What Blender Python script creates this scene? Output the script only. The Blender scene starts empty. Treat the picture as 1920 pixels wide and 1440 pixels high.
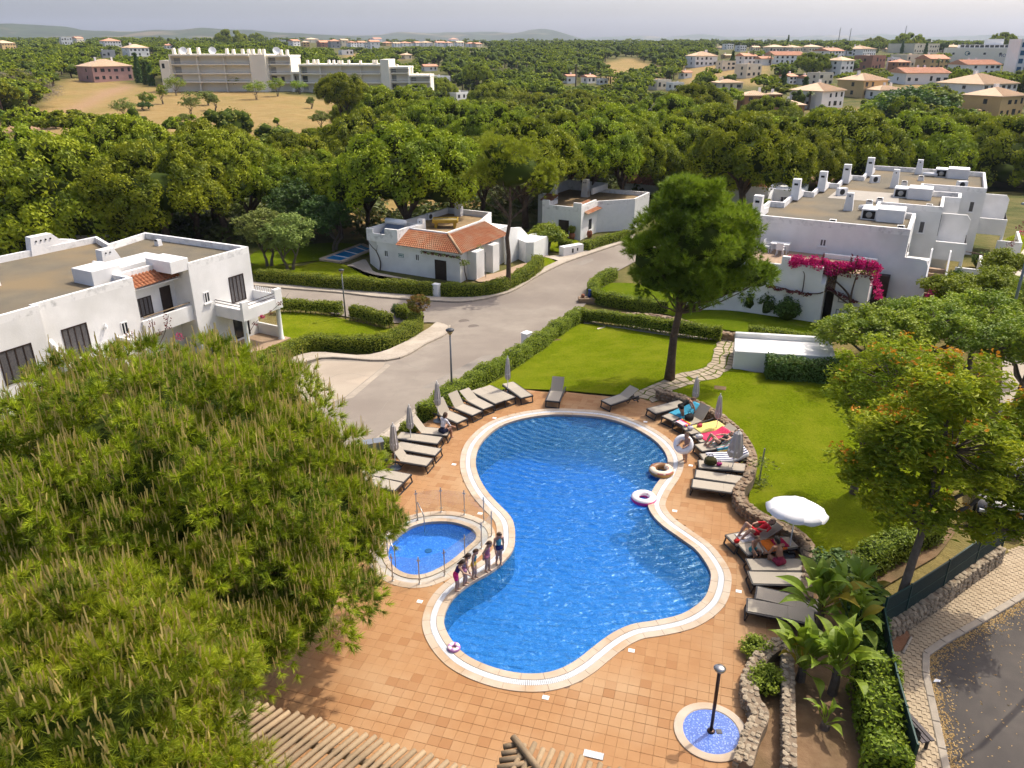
import bpy,bmesh,math,random
import numpy as np
from mathutils import Vector,Matrix
from mathutils.geometry import delaunay_2d_cdt
SC = bpy.context.scene
COL = SC.collection
# ------------------------------------------------------------ camera, sky, sun, exposure
FPX,HC = 1450.0,16.0
TH = math.atan(635 / FPX)
cam = bpy.data.cameras.new('camera')
cam.sensor_width = 36.0
cam.lens = FPX / 1920 * 36
cam.clip_start = 0.3
cam.clip_end = 30000
cam_o = bpy.data.objects.new('camera',cam)
cam_o.location = (0,0,HC)
cam_o.rotation_euler = (math.pi / 2 - TH,0,0)
COL.objects.link(cam_o)
SC.camera = cam_o
SUN_AZ,SUN_EL = math.radians(36),math.radians(56)     # horizontal angle from +X, elevation
W = bpy.data.worlds.new('World')
SC.world = W
W.use_nodes = True
wn = W.node_tree.nodes
sky = wn.new('ShaderNodeTexSky')
sky.sky_type = 'NISHITA'
sky.sun_disc = False
sky.sun_elevation = SUN_EL
sky.sun_rotation = math.pi / 2 - SUN_AZ
sky.altitude = 0
sky.air_density = 0.55
sky.dust_density = 4.4
sky.ozone_density = 0.3
wn['Background'].inputs[1].default_value = 0.15
W.node_tree.links.new(sky.outputs[0],wn['Background'].inputs[0])
sl = bpy.data.lights.new('sun','SUN')
sl.energy = 2.2
sl.angle = math.radians(0.55)
sl.color = (1.0,0.93,0.81)
sun = bpy.data.objects.new('sun',sl)
sd = Vector((math.cos(SUN_AZ) * math.cos(SUN_EL),math.sin(SUN_AZ) * math.cos(SUN_EL),math.sin(SUN_EL)))
sun.rotation_euler = sd.to_track_quat('Z','Y').to_euler()
sun.location = sd * 200
COL.objects.link(sun)
SC.view_settings.view_transform = 'Standard'
SC.view_settings.look = 'None'
SC.view_settings.exposure = 0.9
SC.view_settings.gamma = 1.0
SC.view_settings.use_curve_mapping = False
SC.render.engine = 'CYCLES'
cy = SC.cycles
cy.use_denoising = True
try:
 cy.denoiser = 'OPENIMAGEDENOISE'
 cy.denoising_prefilter = 'ACCURATE'
except Exception:
 pass
cy.max_bounces = 5
cy.diffuse_bounces = 3
cy.glossy_bounces = 2
cy.transmission_bounces = 3
cy.transparent_max_bounces = 8
cy.volume_bounces = 0
cy.caustics_reflective = False
cy.caustics_refractive = False
cy.use_adaptive_sampling = True
cy.adaptive_threshold = 0.02
# ------------------------------------------------------------ measuring helpers
def at(u,v,z=0.0):
 x = (u - 960) / FPX; y = (v - 720) / FPX
 dy = math.cos(TH) - y * math.sin(TH); dz = -math.sin(TH) - y * math.cos(TH)
 t = (z - HC) / dz
 return Vector((x * t,dy * t,z))
def sms(a,b,x):
 t = np.clip((np.asarray(x,float) - a) / (b - a),0,1)
 return t * t * (3 - 2 * t)
_LY = np.log([60,110,130,170,220,290,400,600,900,1400,2600,9000])
_LZ = [-2.2,-2.2,-1.9,0,1.4,2.6,6,11,16,21,26,30]
_CY = np.log([60,100,150,200,300,400,600,900,1400,2600,9000])
_CZ = [-2.2,-2.5,-3.5,-4,-2,1,8,13.5,19,25,30]
_RY = np.log([60,100,150,200,250,320,400,500,700,1000,1500,2600,9000])
_RZ = [-2.2,-2.2,-2,-1,1,3,6,9,12.5,15.5,18.5,23,30]
def gz(x,y):
 """height of the ground"""
 x = np.asarray(x,float); y = np.asarray(y,float)
 drop = -2.2 * sms(30,56,y - 0.35 * x) * (1 - sms(3,14,x - 0.45 * (y - 45)))
 ax = x / np.maximum(y,10)
 ly = np.log(np.maximum(y,20))
 wl = 1 - sms(-0.28,-0.10,ax); wr = sms(0.16,0.30,ax)
 far = wl * np.interp(ly,_LY,_LZ) + wr * np.interp(ly,_RY,_RZ) + (1 - wl - wr) * np.interp(ly,_CY,_CZ)
 b = sms(78,112,y)
 return drop * (1 - b) + far * b
_TS = np.geomspace(6,9000,2200)
def ga(u,v,dz=0.0):
 """the point of the ground seen at a pixel of the photograph"""
 x = (u - 960) / FPX; y = (v - 720) / FPX
 dy = math.cos(TH) - y * math.sin(TH); dzz = -math.sin(TH) - y * math.cos(TH)
 Z = HC + dzz * _TS
 g = gz(x * _TS,dy * _TS) + dz
 i = np.argmax(Z < g)
 if i == 0:
  i = len(_TS) - 1
 a,b = (Z - g)[i - 1],(Z - g)[i]
 t = _TS[i - 1] + (_TS[i] - _TS[i - 1]) * (a / (a - b) if a != b else 0)
 X,Y = x * t,dy * t
 return Vector((X,Y,float(gz(X,Y)) + dz))
def gx(pts):
 return [ga(u,v) for u,v in pts]
def depth(p):
 return p[1] * math.cos(TH) - (p[2] - HC) * math.sin(TH)
def smooth_curve(pts,n=8,closed=False):
 P = [np.array(p,float) for p in pts]; N = len(P); out = []
 for i in range(N if closed else N - 1):
  if closed:
   p0,p1,p2,p3 = P[i - 1],P[i],P[(i + 1) % N],P[(i + 2) % N]
  else:
   p0,p1,p2,p3 = P[max(i - 1,0)],P[i],P[i + 1],P[min(i + 2,N - 1)]
  for k in range(n):
   t = k / n
   out.append(0.5 * ((2 * p1) + (-p0 + p2) * t + (2 * p0 - 5 * p1 + 4 * p2 - p3) * t * t + (-p0 + 3 * p1 - 3 * p2 + p3) * t ** 3))
 if not closed:
  out.append(P[-1])
 return out
def resample(pts,step,closed=False):
 P = [np.array(p,float) for p in pts]
 if closed:
  P = P + [P[0]]
 L = [0]
 for a,b in zip(P,P[1:]):
  L.append(L[-1] + np.linalg.norm(b - a))
 n = max(2,int(round(L[-1] / step)))
 s = np.linspace(0,L[-1],n + 1)
 A = np.array(P)
 R = np.stack([np.interp(s,L,A[:,k]) for k in range(A.shape[1])],1)
 return R[:-1] if closed else R
def offset_closed(pts,d):
 """offset of a closed 2-D outline outwards (counter-clockwise outline)"""
 P = np.array([p[:2] for p in pts]); t = np.roll(P,-1,0) - np.roll(P,1,0)
 t /= np.linalg.norm(t,axis=1)[:,None]
 area = np.sum(P[:,0] * np.roll(P[:,1],-1) - np.roll(P[:,0],-1) * P[:,1])
 n = np.stack([t[:,1],-t[:,0]],1) * (1 if area > 0 else -1)
 return P + n * d
def inside(px_,py_,poly):
 poly = np.asarray([p[:2] for p in poly]); x = np.asarray(px_,float); y = np.asarray(py_,float)
 r = np.zeros(x.shape,bool)
 x0,y0 = poly[-1]
 for x1,y1 in poly:
  c = ((y1 > y) != (y0 > y)) & (x < (x0 - x1) * (y - y1) / (y0 - y1 + 1e-12) + x1)
  r ^= c
  x0,y0 = x1,y1
 return r
# ------------------------------------------------------------ objects
def tag(o,label=None,cat=None,group=None,kind=None):
 if label: o['label'] = label
 if cat: o['category'] = cat
 if group: o['group'] = group
 if kind: o['kind'] = kind
 return o
def empty(name,loc=(0,0,0),rz=0.0,label=None,cat=None,group=None):
 o = bpy.data.objects.new(name,None)
 o.empty_display_size = 0.2
 o.location = loc
 o.rotation_euler = (0,0,rz)
 COL.objects.link(o)
 return tag(o,label,cat,group)
def link(name,me,parent=None,loc=None,rz=None,scale=None):
 o = bpy.data.objects.new(name,me)
 if loc is not None: o.location = loc
 if rz is not None: o.rotation_euler = (0,0,rz)
 if scale is not None: o.scale = scale
 COL.objects.link(o)
 if parent is not None: o.parent = parent
 return o
def copy_tree(o,parent=None):
 c = o.copy()
 COL.objects.link(c)
 if parent is not None: c.parent = parent
 for ch in KIDS.get(o.name,[]):
  copy_tree_child(ch,c)
 return c
def copy_tree_child(ch,parent):
 c = ch.copy()
 COL.objects.link(c)
 c.parent = parent
 for g in KIDS.get(ch.name,[]):
  copy_tree_child(g,c)
KIDS = {}
def note_kids(root):
 KIDS[root.name] = list(root.children)
 for c in root.children:
  note_kids(c)
def npmesh(name,V,Fc,mats,mi=None,smooth=False):
 V = np.asarray(V,np.float32); Fc = np.asarray(Fc,np.int32)
 me = bpy.data.meshes.new(name)
 k = Fc.shape[1]; n = len(Fc)
 me.vertices.add(len(V)); me.vertices.foreach_set('co',V.ravel())
 me.loops.add(n * k); me.loops.foreach_set('vertex_index',Fc.ravel())
 me.polygons.add(n); me.polygons.foreach_set('loop_start',np.arange(0,n * k,k,dtype=np.int32))
 if mi is not None:
  me.polygons.foreach_set('material_index',np.asarray(mi,np.int32))
 me.polygons.foreach_set('use_smooth',np.full(n,smooth))
 me.update(calc_edges=True)
 for m in (mats if isinstance(mats,(list,tuple)) else [mats]):
  me.materials.append(m)
 return me
class MB:
 def __init__(s):
  s.v = []; s.f = []; s.m = []; s.cur = 0
 def mat(s,i):
  s.cur = i; return s
 def add(s,vs,fs):
  b = len(s.v); s.v.extend([tuple(v) for v in vs])
  for f in fs:
   s.f.append([b + i for i in f]); s.m.append(s.cur)
  return s
 def quad(s,a,b,c,d):
  return s.add([a,b,c,d],[(0,1,2,3)])
 def box(s,x0,x1,y0,y1,z0,z1):
  v = [(x0,y0,z0),(x1,y0,z0),(x1,y1,z0),(x0,y1,z0),(x0,y0,z1),(x1,y0,z1),(x1,y1,z1),(x0,y1,z1)]
  return s.add(v,[(3,2,1,0),(4,5,6,7),(0,1,5,4),(1,2,6,5),(2,3,7,6),(3,0,4,7)])
 def cbox(s,x0,x1,y0,y1,z0,z1,c):
  """box with its upper edges chamfered"""
  v = [(x0,y0,z0),(x1,y0,z0),(x1,y1,z0),(x0,y1,z0),(x0,y0,z1 - c),(x1,y0,z1 - c),(x1,y1,z1 - c),(x0,y1,z1 - c),
   (x0 + c,y0 + c,z1),(x1 - c,y0 + c,z1),(x1 - c,y1 - c,z1),(x0 + c,y1 - c,z1)]
  f = [(3,2,1,0),(8,9,10,11)]
  for i in range(4):
   j = (i + 1) % 4
   f += [(i,j,4 + j,4 + i),(4 + i,4 + j,8 + j,8 + i)]
  return s.add(v,f)
 def frustum(s,x0,x1,y0,y1,z0,z1,dx,dy):
  v = [(x0,y0,z0),(x1,y0,z0),(x1,y1,z0),(x0,y1,z0),(x0 + dx,y0 + dy,z1),(x1 - dx,y0 + dy,z1),(x1 - dx,y1 - dy,z1),(x0 + dx,y1 - dy,z1)]
  return s.add(v,[(3,2,1,0),(4,5,6,7),(0,1,5,4),(1,2,6,5),(2,3,7,6),(3,0,4,7)])
 def prism(s,poly,z0,z1):
  n = len(poly)
  a = sum(poly[i][0] * poly[(i + 1) % n][1] - poly[(i + 1) % n][0] * poly[i][1] for i in range(n))
  if a < 0: poly = list(poly)[::-1]
  v = [(p[0],p[1],z0) for p in poly] + [(p[0],p[1],z1) for p in poly]
  return s.add(v,[tuple(range(n))[::-1],tuple(range(n,2 * n))] + [(i,(i + 1) % n,n + (i + 1) % n,n + i) for i in range(n)])
 def vprism(s,prof,axis,a0,a1):
  """profile in (horizontal, z) swept along 'x' or 'y'"""
  n = len(prof)
  if axis == 'x':
   v = [(a0,p[0],p[1]) for p in prof] + [(a1,p[0],p[1]) for p in prof]
  else:
   v = [(p[0],a0,p[1]) for p in prof] + [(p[0],a1,p[1]) for p in prof]
  return s.add(v,[tuple(range(n))[::-1],tuple(range(n,2 * n))] + [(i,(i + 1) % n,n + (i + 1) % n,n + i) for i in range(n)])
 def tube(s,path,rad,n=8,caps=True):
  P = [Vector(p) for p in path]
  if not isinstance(rad,(list,tuple)): rad = [rad] * len(P)
  up = Vector((0,0,1)); prev = None; vs = []; fs = []
  for i,p in enumerate(P):
   t = (P[min(i + 1,len(P) - 1)] - P[max(i - 1,0)])
   if t.length < 1e-9: t = Vector((0,0,1))
   t.normalize()
   if prev is None:
    a = t.cross(up if abs(t.z) < .9 else Vector((1,0,0))).normalized()
   else:
    a = (prev - t * prev.dot(t)).normalized()
   prev = a; b = t.cross(a)
   for k in range(n):
    q = 2 * math.pi * k / n
    vs.append(p + (a * math.cos(q) + b * math.sin(q)) * rad[i])
  for i in range(len(P) - 1):
   for k in range(n):
    fs.append((i * n + k,i * n + (k + 1) % n,(i + 1) * n + (k + 1) % n,(i + 1) * n + k))
  if caps:
   fs.append(tuple(range(n))[::-1]); fs.append(tuple(range((len(P) - 1) * n,len(P) * n)))
  return s.add(vs,fs)
 def lathe(s,prof,n=16,c=(0,0,0),caps=True):
  vs = []; fs = []
  for r,z in prof:
   for k in range(n):
    q = 2 * math.pi * k / n
    vs.append((c[0] + r * math.cos(q),c[1] + r * math.sin(q),c[2] + z))
  for i in range(len(prof) - 1):
   for k in range(n):
    fs.append((i * n + k,i * n + (k + 1) % n,(i + 1) * n + (k + 1) % n,(i + 1) * n + k))
  if caps:
   fs.append(tuple(range(n))[::-1]); fs.append(tuple(range((len(prof) - 1) * n,len(prof) * n)))
  return s.add(vs,fs)
 def torus(s,R,r,n=28,m=12,c=(0,0,0),split=None):
  vs = []; fs = []
  for i in range(n):
   a = 2 * math.pi * i / n
   for k in range(m):
    b = 2 * math.pi * k / m
    vs.append((c[0] + (R + r * math.cos(b)) * math.cos(a),c[1] + (R + r * math.cos(b)) * math.sin(a),c[2] + r * math.sin(b)))
  b0 = len(s.v); s.v.extend(vs)
  for i in range(n):
   for k in range(m):
    s.f.append([b0 + i * m + k,b0 + ((i + 1) % n) * m + k,b0 + ((i + 1) % n) * m + (k + 1) % m,b0 + i * m + (k + 1) % m])
    s.m.append(split(i,k) if split else s.cur)
  return s
 def rot(s,i0,M):
  for i in range(i0,len(s.v)):
   s.v[i] = tuple(M @ Vector(s.v[i]))
  return s
 def mesh(s,name,mats,smooth=False):
  me = bpy.data.meshes.new(name)
  me.from_pydata(s.v,[],s.f)
  for m in (mats if isinstance(mats,(list,tuple)) else [mats]):
   me.materials.append(m)
  me.polygons.foreach_set('material_index',s.m)
  if smooth:
   me.polygons.foreach_set('use_smooth',[True] * len(s.f))
  me.update()
  return me
 def build(s,name,mats,parent=None,smooth=False,loc=None,rz=None):
  return link(name,s.mesh(name,mats,smooth),parent,loc,rz)
def smooth_angle(o,ang=40):
 me = o.data
 me.polygons.foreach_set('use_smooth',[True] * len(me.polygons))
 try:
  me.set_sharp_from_angle(angle=math.radians(ang))
 except Exception:
  pass
 return o
# ------------------------------------------------------------ materials
def lin(r,g,b):
 f = lambda c: c / 12.92 if c <= .04045 else ((c + .055) / 1.055) ** 2.4
 return (f(r / 255),f(g / 255),f(b / 255),1)
def c4(c):
 """three-part colours are written for exposure 0.5; the scene is exposed brighter, for the shade"""
 if len(c) == 4: return tuple(c)
 m = max(c); k = .72 if m < .6 else min(1.0,.72 + (m - .6) * 2)
 return (c[0] * k,c[1] * k,c[2] * k,1)
def new_mat(name):
 m = bpy.data.materials.new(name)
 m.use_nodes = True
 nt = m.node_tree
 nt.nodes.clear()
 out = nt.nodes.new('ShaderNodeOutputMaterial')
 return m,nt,out
def nd(nt,t,**kw):
 n = nt.nodes.new(t)
 for k,v in kw.items():
  if k.startswith('i_'):
   key = k[2:]
   n.inputs[int(key) if key.isdigit() else key.replace('_',' ')].default_value = v
  else:
   setattr(n,k,v)
 return n
def mixc(nt,fac,a,b,blend='MIX'):
 n = nt.nodes.new('ShaderNodeMix')
 n.data_type = 'RGBA'; n.blend_type = blend
 for i,x in ((0,fac),(6,a),(7,b)):
  if isinstance(x,(int,float)): n.inputs[i].default_value = x
  elif isinstance(x,(tuple,list)): n.inputs[i].default_value = c4(x)
  else: nt.links.new(x,n.inputs[i])
 return n.outputs[2]
def noise(nt,scale,detail=4,rough=.55,vec=None,dist=0):
 n = nd(nt,'ShaderNodeTexNoise',i_Scale=scale,i_Detail=detail,i_Roughness=rough,i_Distortion=dist)
 if vec is not None: nt.links.new(vec,n.inputs['Vector'])
 return n.outputs['Fac']
def ramp(nt,fac,stops):
 n = nt.nodes.new('ShaderNodeValToRGB')
 e = n.color_ramp.elements
 while len(e) < len(stops): e.new(0.5)
 for el,(p,c) in zip(e,stops):
  el.position = p
  el.color = (c,c,c,1) if isinstance(c,(int,float)) else c4(c)
 nt.links.new(fac,n.inputs[0])
 return n.outputs[0]
def obj_vec(nt,which='Object'):
 return nt.nodes.new('ShaderNodeTexCoord').outputs[which]
def pm(name,c1,c2=None,scale=3.0,rough=.85,bump=0.0,bscale=30.0,island=None,spec=.3,metal=0.0,c3=None,s3=.4,objrand=0.0,pos=False,lo=.35,hi=.65):
 """a general procedural surface: two-tone noise, finer relief, per-piece tint"""
 m,nt,out = new_mat(name)
 if pos:
  vec = nt.nodes.new('ShaderNodeNewGeometry').outputs['Position']
 else:
  vec = obj_vec(nt)
 b = nd(nt,'ShaderNodeBsdfPrincipled',i_Roughness=rough,i_Metallic=metal)
 b.inputs['Specular IOR Level'].default_value = spec
 col = c4(c1)
 if c2 is not None:
  f = ramp(nt,noise(nt,scale,5,.6,vec),[(lo,0),(hi,1)])
  col = mixc(nt,f,c1,c2)
 if c3 is not None:
  f = ramp(nt,noise(nt,s3,3,.5,vec),[(.45,0),(.68,1)])
  col = mixc(nt,f,col,c3)
 if island is not None:
  g = nt.nodes.new('ShaderNodeNewGeometry')
  oi = nt.nodes.new('ShaderNodeObjectInfo')
  ad = nd(nt,'ShaderNodeMath',operation='ADD'); nt.links.new(g.outputs['Random Per Island'],ad.inputs[0]); nt.links.new(oi.outputs['Random'],ad.inputs[1])
  fr = nd(nt,'ShaderNodeMath',operation='FRACT'); nt.links.new(ad.outputs[0],fr.inputs[0])
  col = mixc(nt,ramp(nt,fr.outputs[0],island[1]),col,island[0])
 if objrand:
  oi = nt.nodes.new('ShaderNodeObjectInfo')
  h = nd(nt,'ShaderNodeHueSaturation')
  mr = nd(nt,'ShaderNodeMapRange',i_3=1 - objrand,i_4=1 + objrand)
  nt.links.new(oi.outputs['Random'],mr.inputs[0]); nt.links.new(mr.outputs[0],h.inputs['Value'])
  if isinstance(col,tuple): h.inputs['Color'].default_value = col
  else: nt.links.new(col,h.inputs['Color'])
  col = h.outputs[0]
 if isinstance(col,tuple): b.inputs['Base Color'].default_value = col
 else: nt.links.new(col,b.inputs['Base Color'])
 if bump:
  bp = nd(nt,'ShaderNodeBump',i_Strength=bump,i_Distance=.02)
  nt.links.new(noise(nt,bscale,5,.65,vec),bp.inputs['Height'])
  nt.links.new(bp.outputs[0],b.inputs['Normal'])
 nt.links.new(b.outputs[0],out.inputs[0])
 return m
def foliage(name,c1,c2,trans=.3,tcol=None,objvar=.18,big=.35,c3=None,gloss=.0):
 """leaves: per-leaf tint, patches of another tint, some light let through"""
 m,nt,out = new_mat(name)
 c1,c2 = (*c1,1),(*c2,1); c3 = None if c3 is None else (*c3,1)
 g = nt.nodes.new('ShaderNodeNewGeometry'); oi = nt.nodes.new('ShaderNodeObjectInfo')
 col = mixc(nt,g.outputs['Random Per Island'],c1,c2)
 if c3 is not None:
  f = ramp(nt,noise(nt,big,3,.5,g.outputs['Position']),[(.45,0),(.62,.8)])
  col = mixc(nt,f,col,c3)
 h = nd(nt,'ShaderNodeHueSaturation')
 mr = nd(nt,'ShaderNodeMapRange',i_3=1 - objvar,i_4=1 + objvar); nt.links.new(oi.outputs['Random'],mr.inputs[0])
 mh = nd(nt,'ShaderNodeMapRange',i_3=.5 - objvar * .09,i_4=.5 + objvar * .09); nt.links.new(oi.outputs['Random'],mh.inputs[0])
 nt.links.new(mr.outputs[0],h.inputs['Value']); nt.links.new(mh.outputs[0],h.inputs['Hue']); nt.links.new(col,h.inputs['Color'])
 d = nd(nt,'ShaderNodeBsdfPrincipled',i_Roughness=.55); d.inputs['Specular IOR Level'].default_value = .25 + gloss
 t = nd(nt,'ShaderNodeBsdfTranslucent'); mx = nd(nt,'ShaderNodeMixShader',i_0=trans)
 nt.links.new(h.outputs[0],d.inputs['Base Color'])
 if tcol is None:
  nt.links.new(h.outputs[0],t.inputs[0])
 else:
  t.inputs[0].default_value = c4(tcol)
 nt.links.new(d.outputs[0],mx.inputs[1]); nt.links.new(t.outputs[0],mx.inputs[2]); nt.links.new(mx.outputs[0],out.inputs[0])
 return m
def flat(name,c,rough=.6,metal=0.0,spec=.3,bump=0,bscale=60):
 return pm(name,c,None,rough=rough,metal=metal,spec=spec,bump=bump,bscale=bscale)
# ------------------------------------------------------------ the palette
M = {}
M['stucco'] = pm('white stucco',(.80,.79,.77),(.74,.73,.71),1.3,.9,.35,9,c3=(.70,.69,.66),s3=.35)
M['stucco_rough'] = pm('rough lime render',(.80,.80,.78),(.75,.75,.73),2.2,.92,.8,6)
M['parapet'] = pm('weathered white parapet',(.78,.77,.75),(.60,.60,.58),2.0,.92,.4,12,lo=.5,hi=.75)
M['roof_felt'] = pm('roof felt',(.165,.145,.105),(.22,.185,.125),.55,.95,.5,70,c3=(.27,.20,.11),s3=.25)
M['roof_pale'] = pm('pale roof screed',(.52,.47,.40),(.44,.40,.34),.7,.95,.3,30)
M['terrace'] = pm('terrace clay tile',(.50,.36,.24),(.42,.29,.19),2.0,.85,.2,20)
M['ledge_pale'] = pm('weathered terrace floor',(.42,.29,.15),(.30,.21,.11),1.2,.9,.3,20)
M['roof_tile'] = pm('terracotta roof tile',(.50,.175,.075),(.58,.27,.13),3.0,.85,.3,25,island=((.36,.13,.06),[(.2,0),(.9,.7)]),c3=(.55,.36,.22),s3=.9)
M['roof_tan'] = pm('sun bleached roof tile',(.52,.33,.19),(.58,.42,.28),1.0,.9,.2,10,objrand=.15)
M['roof_red'] = pm('red roof tile',(.48,.19,.10),(.54,.27,.16),.8,.9,.2,10,objrand=.2)
M['wood_dark'] = pm('dark brown stained wood',(.035,.021,.015),(.05,.03,.022),8,.6,.2,60)
M['glass'] = flat('window glass',(.03,.035,.04),.08,0,.6)
M['curtain'] = pm('window behind grille',(.16,.15,.15),(.10,.095,.1),10,.6)
M['iron'] = flat('wrought iron',(.03,.03,.032),.5)
M['white_paint'] = flat('white painted metal',(.75,.75,.74),.5)
M['grey_metal'] = flat('galvanised metal',(.36,.38,.40),.4,.6)
M['steel'] = flat('brushed steel',(.55,.53,.50),.3,.9)
M['dark_hole'] = flat('vent opening',(.02,.02,.02),.9)
M['deck_tile'] = pm('terracotta deck tile',(.46,.24,.104),(.50,.275,.123),1.6,.8,.15,40,spec=.2,pos=True,
     island=((.39,.185,.075),[(.0,.0),(.62,.06),(.82,.30),(1,.8)]),c3=(.54,.34,.18),s3=.35)
M['grout'] = pm('tile grout',(.36,.21,.11),(.46,.30,.18),1.2,.95,.2,30,pos=True)
M['coping'] = pm('pale coping stone',(.60,.49,.37),(.64,.54,.43),2.5,.85,.2,25,pos=True,island=((.60,.50,.39),[(0,0),(1,.6)]),c3=(.54,.37,.22),s3=.8)
M['grating'] = flat('white overflow grating',(.68,.70,.72),.6)
M['road'] = pm('sun bleached asphalt',(.295,.25,.205),(.385,.335,.275),.8,.95,.3,60,pos=True,c3=(.275,.23,.19),s3=.16,lo=.25,hi=.75)
M['road_patch'] = pm('asphalt repair patch',(.29,.255,.215),(.34,.30,.255),1.5,.95,.25,60,pos=True)
M['road_dark'] = pm('dark asphalt',(.105,.092,.083),(.15,.13,.112),1.1,.95,.45,90,pos=True,c3=(.085,.075,.068),s3=.3)
M['sidewalk'] = pm('pale cobble pavement',(.56,.48,.385),(.46,.395,.315),5.5,.95,.7,16,pos=True,c3=(.61,.53,.43),s3=.6)
M['kerb'] = pm('stone kerb',(.50,.43,.34),(.40,.345,.275),2,.92,.4,25,pos=True)
M['paver'] = pm('sand coloured paver',(.59,.47,.315),(.52,.405,.27),3,.9,.4,30,pos=True,island=((.45,.345,.22),[(0,0),(.6,.25),(1,.8)]))
M['paver_joint'] = pm('paver joint',(.24,.18,.12),(.30,.23,.16),2,.95,pos=True)
M['soil'] = pm('dry garden soil',(.21,.125,.065),(.30,.19,.105),2.5,.95,.8,12,pos=True,c3=(.16,.11,.05),s3=.6)
M['red_soil'] = pm('red soil',(.33,.15,.075),(.40,.21,.12),4,.95,.8,14,pos=True)
M['rock'] = pm('rubble stone',(.37,.27,.17),(.47,.37,.26),3,.92,.8,14,pos=True,island=((.22,.13,.075),[(.1,0),(1,.85)]))
M['rock_pale'] = pm('pale rubble stone',(.50,.41,.29),(.42,.34,.235),3,.92,.8,14,pos=True,island=((.30,.235,.16),[(.1,0),(1,.85)]))
M['mortar'] = pm('wall mortar',(.26,.19,.125),(.33,.25,.17),4,.95,.6,20,pos=True)
M['slab'] = pm('limestone path slab',(.56,.46,.33),(.48,.39,.275),2.5,.9,.5,15,pos=True,island=((.40,.32,.22),[(0,0),(1,.7)]))
M['log'] = pm('weathered pergola log',(.46,.335,.20),(.35,.25,.145),2.5,.9,.6,22,objrand=.18,c3=(.26,.19,.12),s3=.9)
M['lounger_frame'] = flat('dark resin',(.032,.030,.032),.45,0,.4)
M['sling'] = pm('beige sling fabric',(.53,.465,.37),(.48,.42,.335),60,.8,.3,160,objrand=.08)
M['canvas'] = pm('off white umbrella canvas',(.62,.58,.54),(.55,.515,.48),5,.9,.2,30)
M['canvas_white'] = pm('white umbrella canvas',(.80,.79,.78),(.74,.73,.73),5,.9,.1,30)
M['fence_mesh'] = pm('dark green fence screen',(.012,.034,.032),(.018,.045,.042),25,.75,.2,200)
M['fence_post'] = flat('green fence post',(.02,.07,.06),.5)
M['bark'] = pm('pine bark',(.105,.068,.045),(.17,.115,.08),5,.95,1.0,14)
M['bark_grey'] = pm('grey brown bark',(.15,.115,.085),(.21,.17,.13),6,.95,.9,16)
M['stem_dark'] = pm('dark vine stem',(.085,.055,.04),(.13,.09,.065),9,.95,.8,25)
def lawn_mat(name,a,b,c):
 m,nt,out = new_mat(name)
 pos = nt.nodes.new('ShaderNodeNewGeometry').outputs['Position']
 col = mixc(nt,ramp(nt,noise(nt,9,6,.8,pos),[(.34,0),(.66,1)]),tuple(x * .72 for x in a),tuple(x * 1.16 for x in b))
 col = mixc(nt,ramp(nt,noise(nt,.55,5,.62,pos),[(.42,0),(.72,1)]),col,c)
 col = mixc(nt,ramp(nt,noise(nt,2.2,4,.6,pos),[(.62,0),(.8,.55)]),col,(.24,.21,.045))
 bs = nd(nt,'ShaderNodeBsdfPrincipled',i_Roughness=.75); bs.inputs['Specular IOR Level'].default_value = .0
 nt.links.new(col,bs.inputs['Base Color'])
 bp = nd(nt,'ShaderNodeBump',i_Strength=.9,i_Distance=.05)
 nt.links.new(noise(nt,42,3,.7,pos),bp.inputs['Height'])
 nt.links.new(bp.outputs[0],bs.inputs['Normal']); nt.links.new(bs.outputs[0],out.inputs[0])
 return m
M['lawn'] = lawn_mat('mown lawn',(.125,.185,.006),(.20,.255,.010),(.245,.275,.018))
M['lawn_shade'] = lawn_mat('shaded lawn',(.095,.155,.008),(.15,.21,.010),(.17,.22,.014))  # darker copy of the mown lawn, shade put into its colours
def terrain_mat():
 m,nt,out = new_mat('open ground')
 geo = nt.nodes.new('ShaderNodeNewGeometry'); pos = geo.outputs['Position']
 scrub = mixc(nt,ramp(nt,noise(nt,.22,6,.65,pos),[(.38,0),(.62,1)]),(.075,.095,.022),(.19,.165,.058))
 dry = mixc(nt,ramp(nt,noise(nt,.35,6,.65,pos),[(.35,0),(.65,1)]),(.36,.235,.085),(.42,.30,.125))
 dry = mixc(nt,ramp(nt,noise(nt,.05,4,.6,pos),[(.45,0),(.7,.8)]),dry,(.30,.235,.075))
 at_ = nd(nt,'ShaderNodeAttribute',attribute_name='dry')
 col = mixc(nt,at_.outputs['Fac'],scrub,dry)
 at2 = nd(nt,'ShaderNodeAttribute',attribute_name='bare')
 col = mixc(nt,at2.outputs['Fac'],col,mixc(nt,noise(nt,.4,5,.6,pos),(.40,.235,.13),(.48,.32,.19)))
 bs = nd(nt,'ShaderNodeBsdfPrincipled',i_Roughness=.95); bs.inputs['Specular IOR Level'].default_value = .1
 nt.links.new(col,bs.inputs['Base Color'])
 bp = nd(nt,'ShaderNodeBump',i_Strength=.7,i_Distance=.25); nt.links.new(noise(nt,1.6,5,.7,pos),bp.inputs['Height'])
 nt.links.new(bp.outputs[0],bs.inputs['Normal']); nt.links.new(bs.outputs[0],out.inputs[0])
 return m
M['terrain'] = terrain_mat()
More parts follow.
